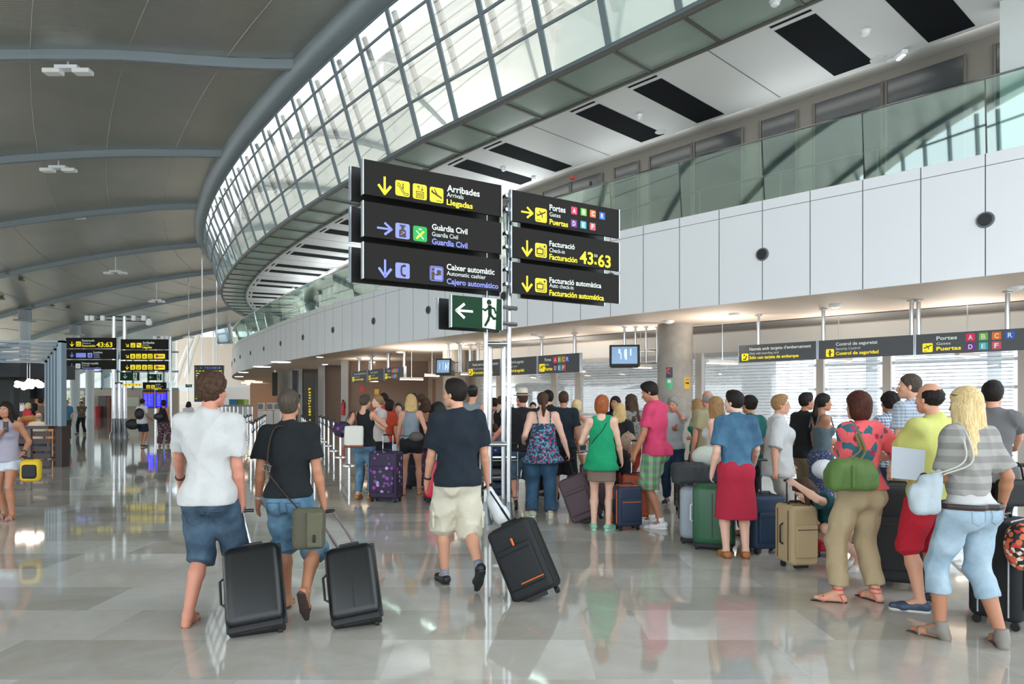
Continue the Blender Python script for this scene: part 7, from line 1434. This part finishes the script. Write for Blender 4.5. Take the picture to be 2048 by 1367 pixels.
# bags of the woman in black top
i = who('short ash hair'); T = i['T']; c = np.array(P(708, 872, 11.05))
sbag('tote_bag', 'white tote bag with brown base on the shoulder of the woman in black', [('b', (0, 0, 0), (.15, .06, .17), .03, 14)], mat('tote_white', 'dcd9d0', .6), c, h=.014, fold=.006, straps=[sm([c+np.array([.04, 0, .16]), T(-.14, -.04, i['shz']+.06), T(-.15, .08, i['shz']*.85)])], strap_m=mat('strap_brown2', '6a4030', .6), parts=[('leather_base', [('b', (0, 0, -.155), (.155, .064, .025), .02, 14)], mat('tote_base', '8a4e3a', .6))])
c = np.array(P(684, 858, 11.2)); sbag('handbag', 'purple dotted handbag left of the white tote', [('e', (0, 0, 0), (.15, .09, .13))], mat('case_purple', '2c1c3c', .6), c, h=.014, fold=.01, straps=[sm([c+np.array([.05, 0, .11]), c+np.array([.12, .02, .26]), T(-.13, -.02, i['shz']+.05)])], strap_m=M_strap)
# others
c = np.array(P(62, 940, 9.25)); sbag('sports_bag', 'yellow and black bag carried by the woman at the left edge', [('b', (0, 0, 0), (.12, .10, .15), .06, 30)], mat('bag_yellow', 'd8b41c', .5), c, h=.012, parts=[('black_panel', [('b', (.03, -.075, -.01), (.085, .04, .095), .03, 30)], M_rub)], straps=[sm([c+np.array([-.05, 0, .14]), hold(who('lavender'), 'L'), c+np.array([.05, 0, .14])])], strap_m=M_rub)
h_ = hold(who('lavender'), 'R', .09); o = MB().rbox(h_, (.07, .014, .14), .006).build('phone', M_black); tag(o, 'black phone held to the mouth of the woman at the left edge', 'phone')
i = who('black backpack'); T = i['T']; sbag('backpack', 'black backpack on the person in white below the far signs', [('e', tuple(T(.07, -.2, .30)-T(.07, -.2, .30)), (.17, .12, .21))], M_rub, T(.06, -.2, .30), h=.02, straps=[sm([T(-.16, -.1, .2), T(-.13, -.02, i['shz']+.07), T(-.05, -.13, .42)])])
c = np.array(P(265, 848, 25.3)); sbag('holdall', 'dark holdall in the left hand of the person in white far away', [('e', (0, 0, 0), (.26, .15, .2))], M_rub, c, h=.02)
i = who('patterned loose'); T = i['T']; c = T(-.1, -.22, .20); sbag('handbag', 'dark handbag on the back of the woman in patterned trousers', [('e', (0, 0, 0), (.18, .1, .14))], mat('bag_dark', '22222a', .5), c, h=.02, straps=[sm([c+np.array([.05, 0, .1]), T(.1, -.12, i['shz']+.05)])])
c = np.array(P(1256, 882, 9.55)); i = who('straight blond'); sbag('handbag', 'leopard print handbag with white strap on the straight blond woman', [('e', (0, 0, 0), (.11, .06, .13))], mat('leopard', 'b89880', .6, 0, 'leopard', c2='d8c4b0', s=70), c, h=.012, straps=[sm([c+np.array([0, 0, .11]), i['T'](.13, -.05, i['shz']*.8), i['T'](.12, -.02, i['shz']+.06)])], strap_m=white)
i = who('bright green sleeveless'); T = i['T']; o = MB().tube([Vector(p) for p in sm([T(-.16, -.05, .12), T(-.08, -.135, .25), T(.03, -.125, .38), T(.10, -.04, i['shz']+.055)])], .006, 6, flat=.6).build('thin_strap', M_rub, i['root'], smooth='all')
dz = .67; c = np.array((P(1384, 940, 7.6).x, 7.72, .655+.155)); sbag('duffel_bag', 'dark grey duffel bag lying on the silver suitcase', [('b', (0, 0, -.01), (.19, .11, .12), .06)], mat('duffel', '34373b', .55, 0, 'cloth', s=9), c, fold=.012)
c = np.array(P(1412, 912, 7.8)); sbag('cushion', 'pale rounded neck cushion beside the hand reaching left', [('e', (0, 0, 0), (.16, .12, .12))], mat('cushion_pale', 'c9cfc4', .7), c, h=.014)
c = np.array(P(1648, 938, 6.9)); sbag('cushion', 'white rounded cushion behind the crouching woman and green handbag', [('e', (0, 0, 0), (.13, .10, .10), 20)], mat('cushion_white', 'd4d8de', .7), c, h=.014)
c = np.array(P(2040, 1092, 4.62)); sbag('floral_bag', 'dark bag printed with orange and red flowers at the right edge', [('e', (0, 0, 0), (.085, .10, .16))], mat('floral_bag', '1f2220', .6, 0, 'floral', c2='d86a42', c3='c83a30', c4='e8d8c4', s=22, size=.45), c, h=.009)
c = np.array(P(2028, 985, 6.2)); sbag('handbag', 'black handbag on the trolley at the right edge', [('b', (0, 0, 0), (.14, .07, .12), .03)], M_rub, c, h=.012, fold=0, straps=[sm([c+np.array([-.09, 0, .1]), c+np.array([-.05, 0, .26]), c+np.array([.05, 0, .26]), c+np.array([.09, 0, .1])])])
c = np.array(P(876, 826, 12.4)); sbag('backpack', 'black backpack in the crowd left of the navy t-shirt', [('e', (0, 0, 0), (.16, .14, .22))], M_rub, c, h=.014)
i = who('racerback'); T = i['T']; c = T(.10, -.15, .10); sbag('waist_pack', 'taupe waist pack on the back of the blonde woman in grey top', [('e', (0, 0, 0), (.13, .06, .085))], mat('pack_taupe', '5a504a', .6), c, h=.012, straps=[sm([T(cos(a)*.19, sin(a)*.135-.01, .12) for a in np.linspace(0, 2*pi, 16)], 3)])
c = hold(who('racerback'), 'L', .1); o = MB().add([c+np.array(v) for v in ((-.1, 0, -.09), (.07, .02, -.10), (.09, .02, .06), (-.06, 0, .09))]+[c+np.array(v)+np.array([0, .004, 0]) for v in ((-.1, 0, -.09), (.07, .02, -.10), (.09, .02, .06), (-.06, 0, .09))], [(0, 1, 2, 3), (7, 6, 5, 4), (0, 1, 5, 4), (1, 2, 6, 5), (2, 3, 7, 6), (3, 0, 4, 7)]).build('papers', mat('paper', 'd8dee6', .6)); tag(o, 'travel papers in the left hand of the blonde woman in grey', 'papers')
# baggage trolleys -----------------------------------------------------------
def trolley(label, x, y, yaw):
    r = thing('baggage_trolley', label, 'trolley', (x, y, 0), rot=radians(yaw), local=True)
    m = MB(); m.tube([(-.28, -.45, 1.0), (.28, -.45, 1.0)], .018, 8); m.build('handle_bar', M_hb, r, smooth=True)
    m = MB()
    for sx in (-.28, .28): m.tube([(sx, -.45, 1.0), (sx, -.42, .9), (sx, -.36, .22), (sx, .5, .16), (sx*.6, .62, .16)], .016, 8)
    for z in (.75, .5): m.tube([(-.28, -.42, z), (.28, -.42, z)], .01, 6)
    m.build('frame', M_chrome, r, smooth=True)
    m = MB()
    for k in range(7): m.tube([(-.26, -.34+.14*k, .19), (.26, -.34+.14*k, .19)], .008, 6)
    m.build('platform', M_chrome, r)
    m = MB(); m.box((0, -.36, .80), (.5, .16, .02)); m.build('basket', M_chrome, r)
    for wx, wy in ((-.26, -.34), (.26, -.34), (0, .55)): m = MB(); m.tube([(wx-.02, wy, .075), (wx+.02, wy, .075)], [.075, .075], 18); m.build('wheel', M_rub, r, smooth=True); m = MB(); m.tube([(wx-.024, wy, .075), (wx+.024, wy, .075)], [.04, .04], 14); m.build('hub', M_chrome, r, smooth=True)
    return r
trolley('chrome baggage trolley loaded with cases between the steel poles and the straw-hat man', P(992, 0, 10.5).x, 10.5, 8)
x = P(990, 0, 10.6).x
for k, (z0, hh, c_, lb) in enumerate(((.20, .20, '1c2c48', 'navy case lying lowest on the loaded trolley'), (.41, .20, '4a4a4e', 'dark grey case in the middle of the loaded trolley'), (.62, .16, '17181b', 'black case on top of the loaded trolley'))):
    r = thing('suitcase', lb, 'suitcase', (x, 10.62, z0)); MB().rbox((x, 10.66, z0+hh/2), (.56-.02*k, .62, hh-.01), .05, n=4).build('shell', case_mat('t%d' % k, c_, .6), r, smooth='all'); MB().tube([(x-.08, 10.35, z0+hh/2), (x-.06, 10.31, z0+hh/2), (x+.06, 10.31, z0+hh/2), (x+.08, 10.35, z0+hh/2)], .01, 6).build('carry_handle', M_hb, r)
sbag('cloth_bag', 'blue and white patterned bag on top of the loaded trolley', [('e', (0, 0, 0), (.18, .14, .10))], cl('bluewhite', '2a3c5c', pat='dots', c2='dfe4ea', c3='b8a0b8', s=22), (x, 10.6, .87), h=.014)
trolley('chrome baggage trolley beside the calves of the man in black shorts', P(1130, 0, 11.7).x, 11.7, 15)
trolley('chrome baggage trolley pushed by the man at the right edge', P(2040, 0, 6.5).x+.12, 6.95, -18)
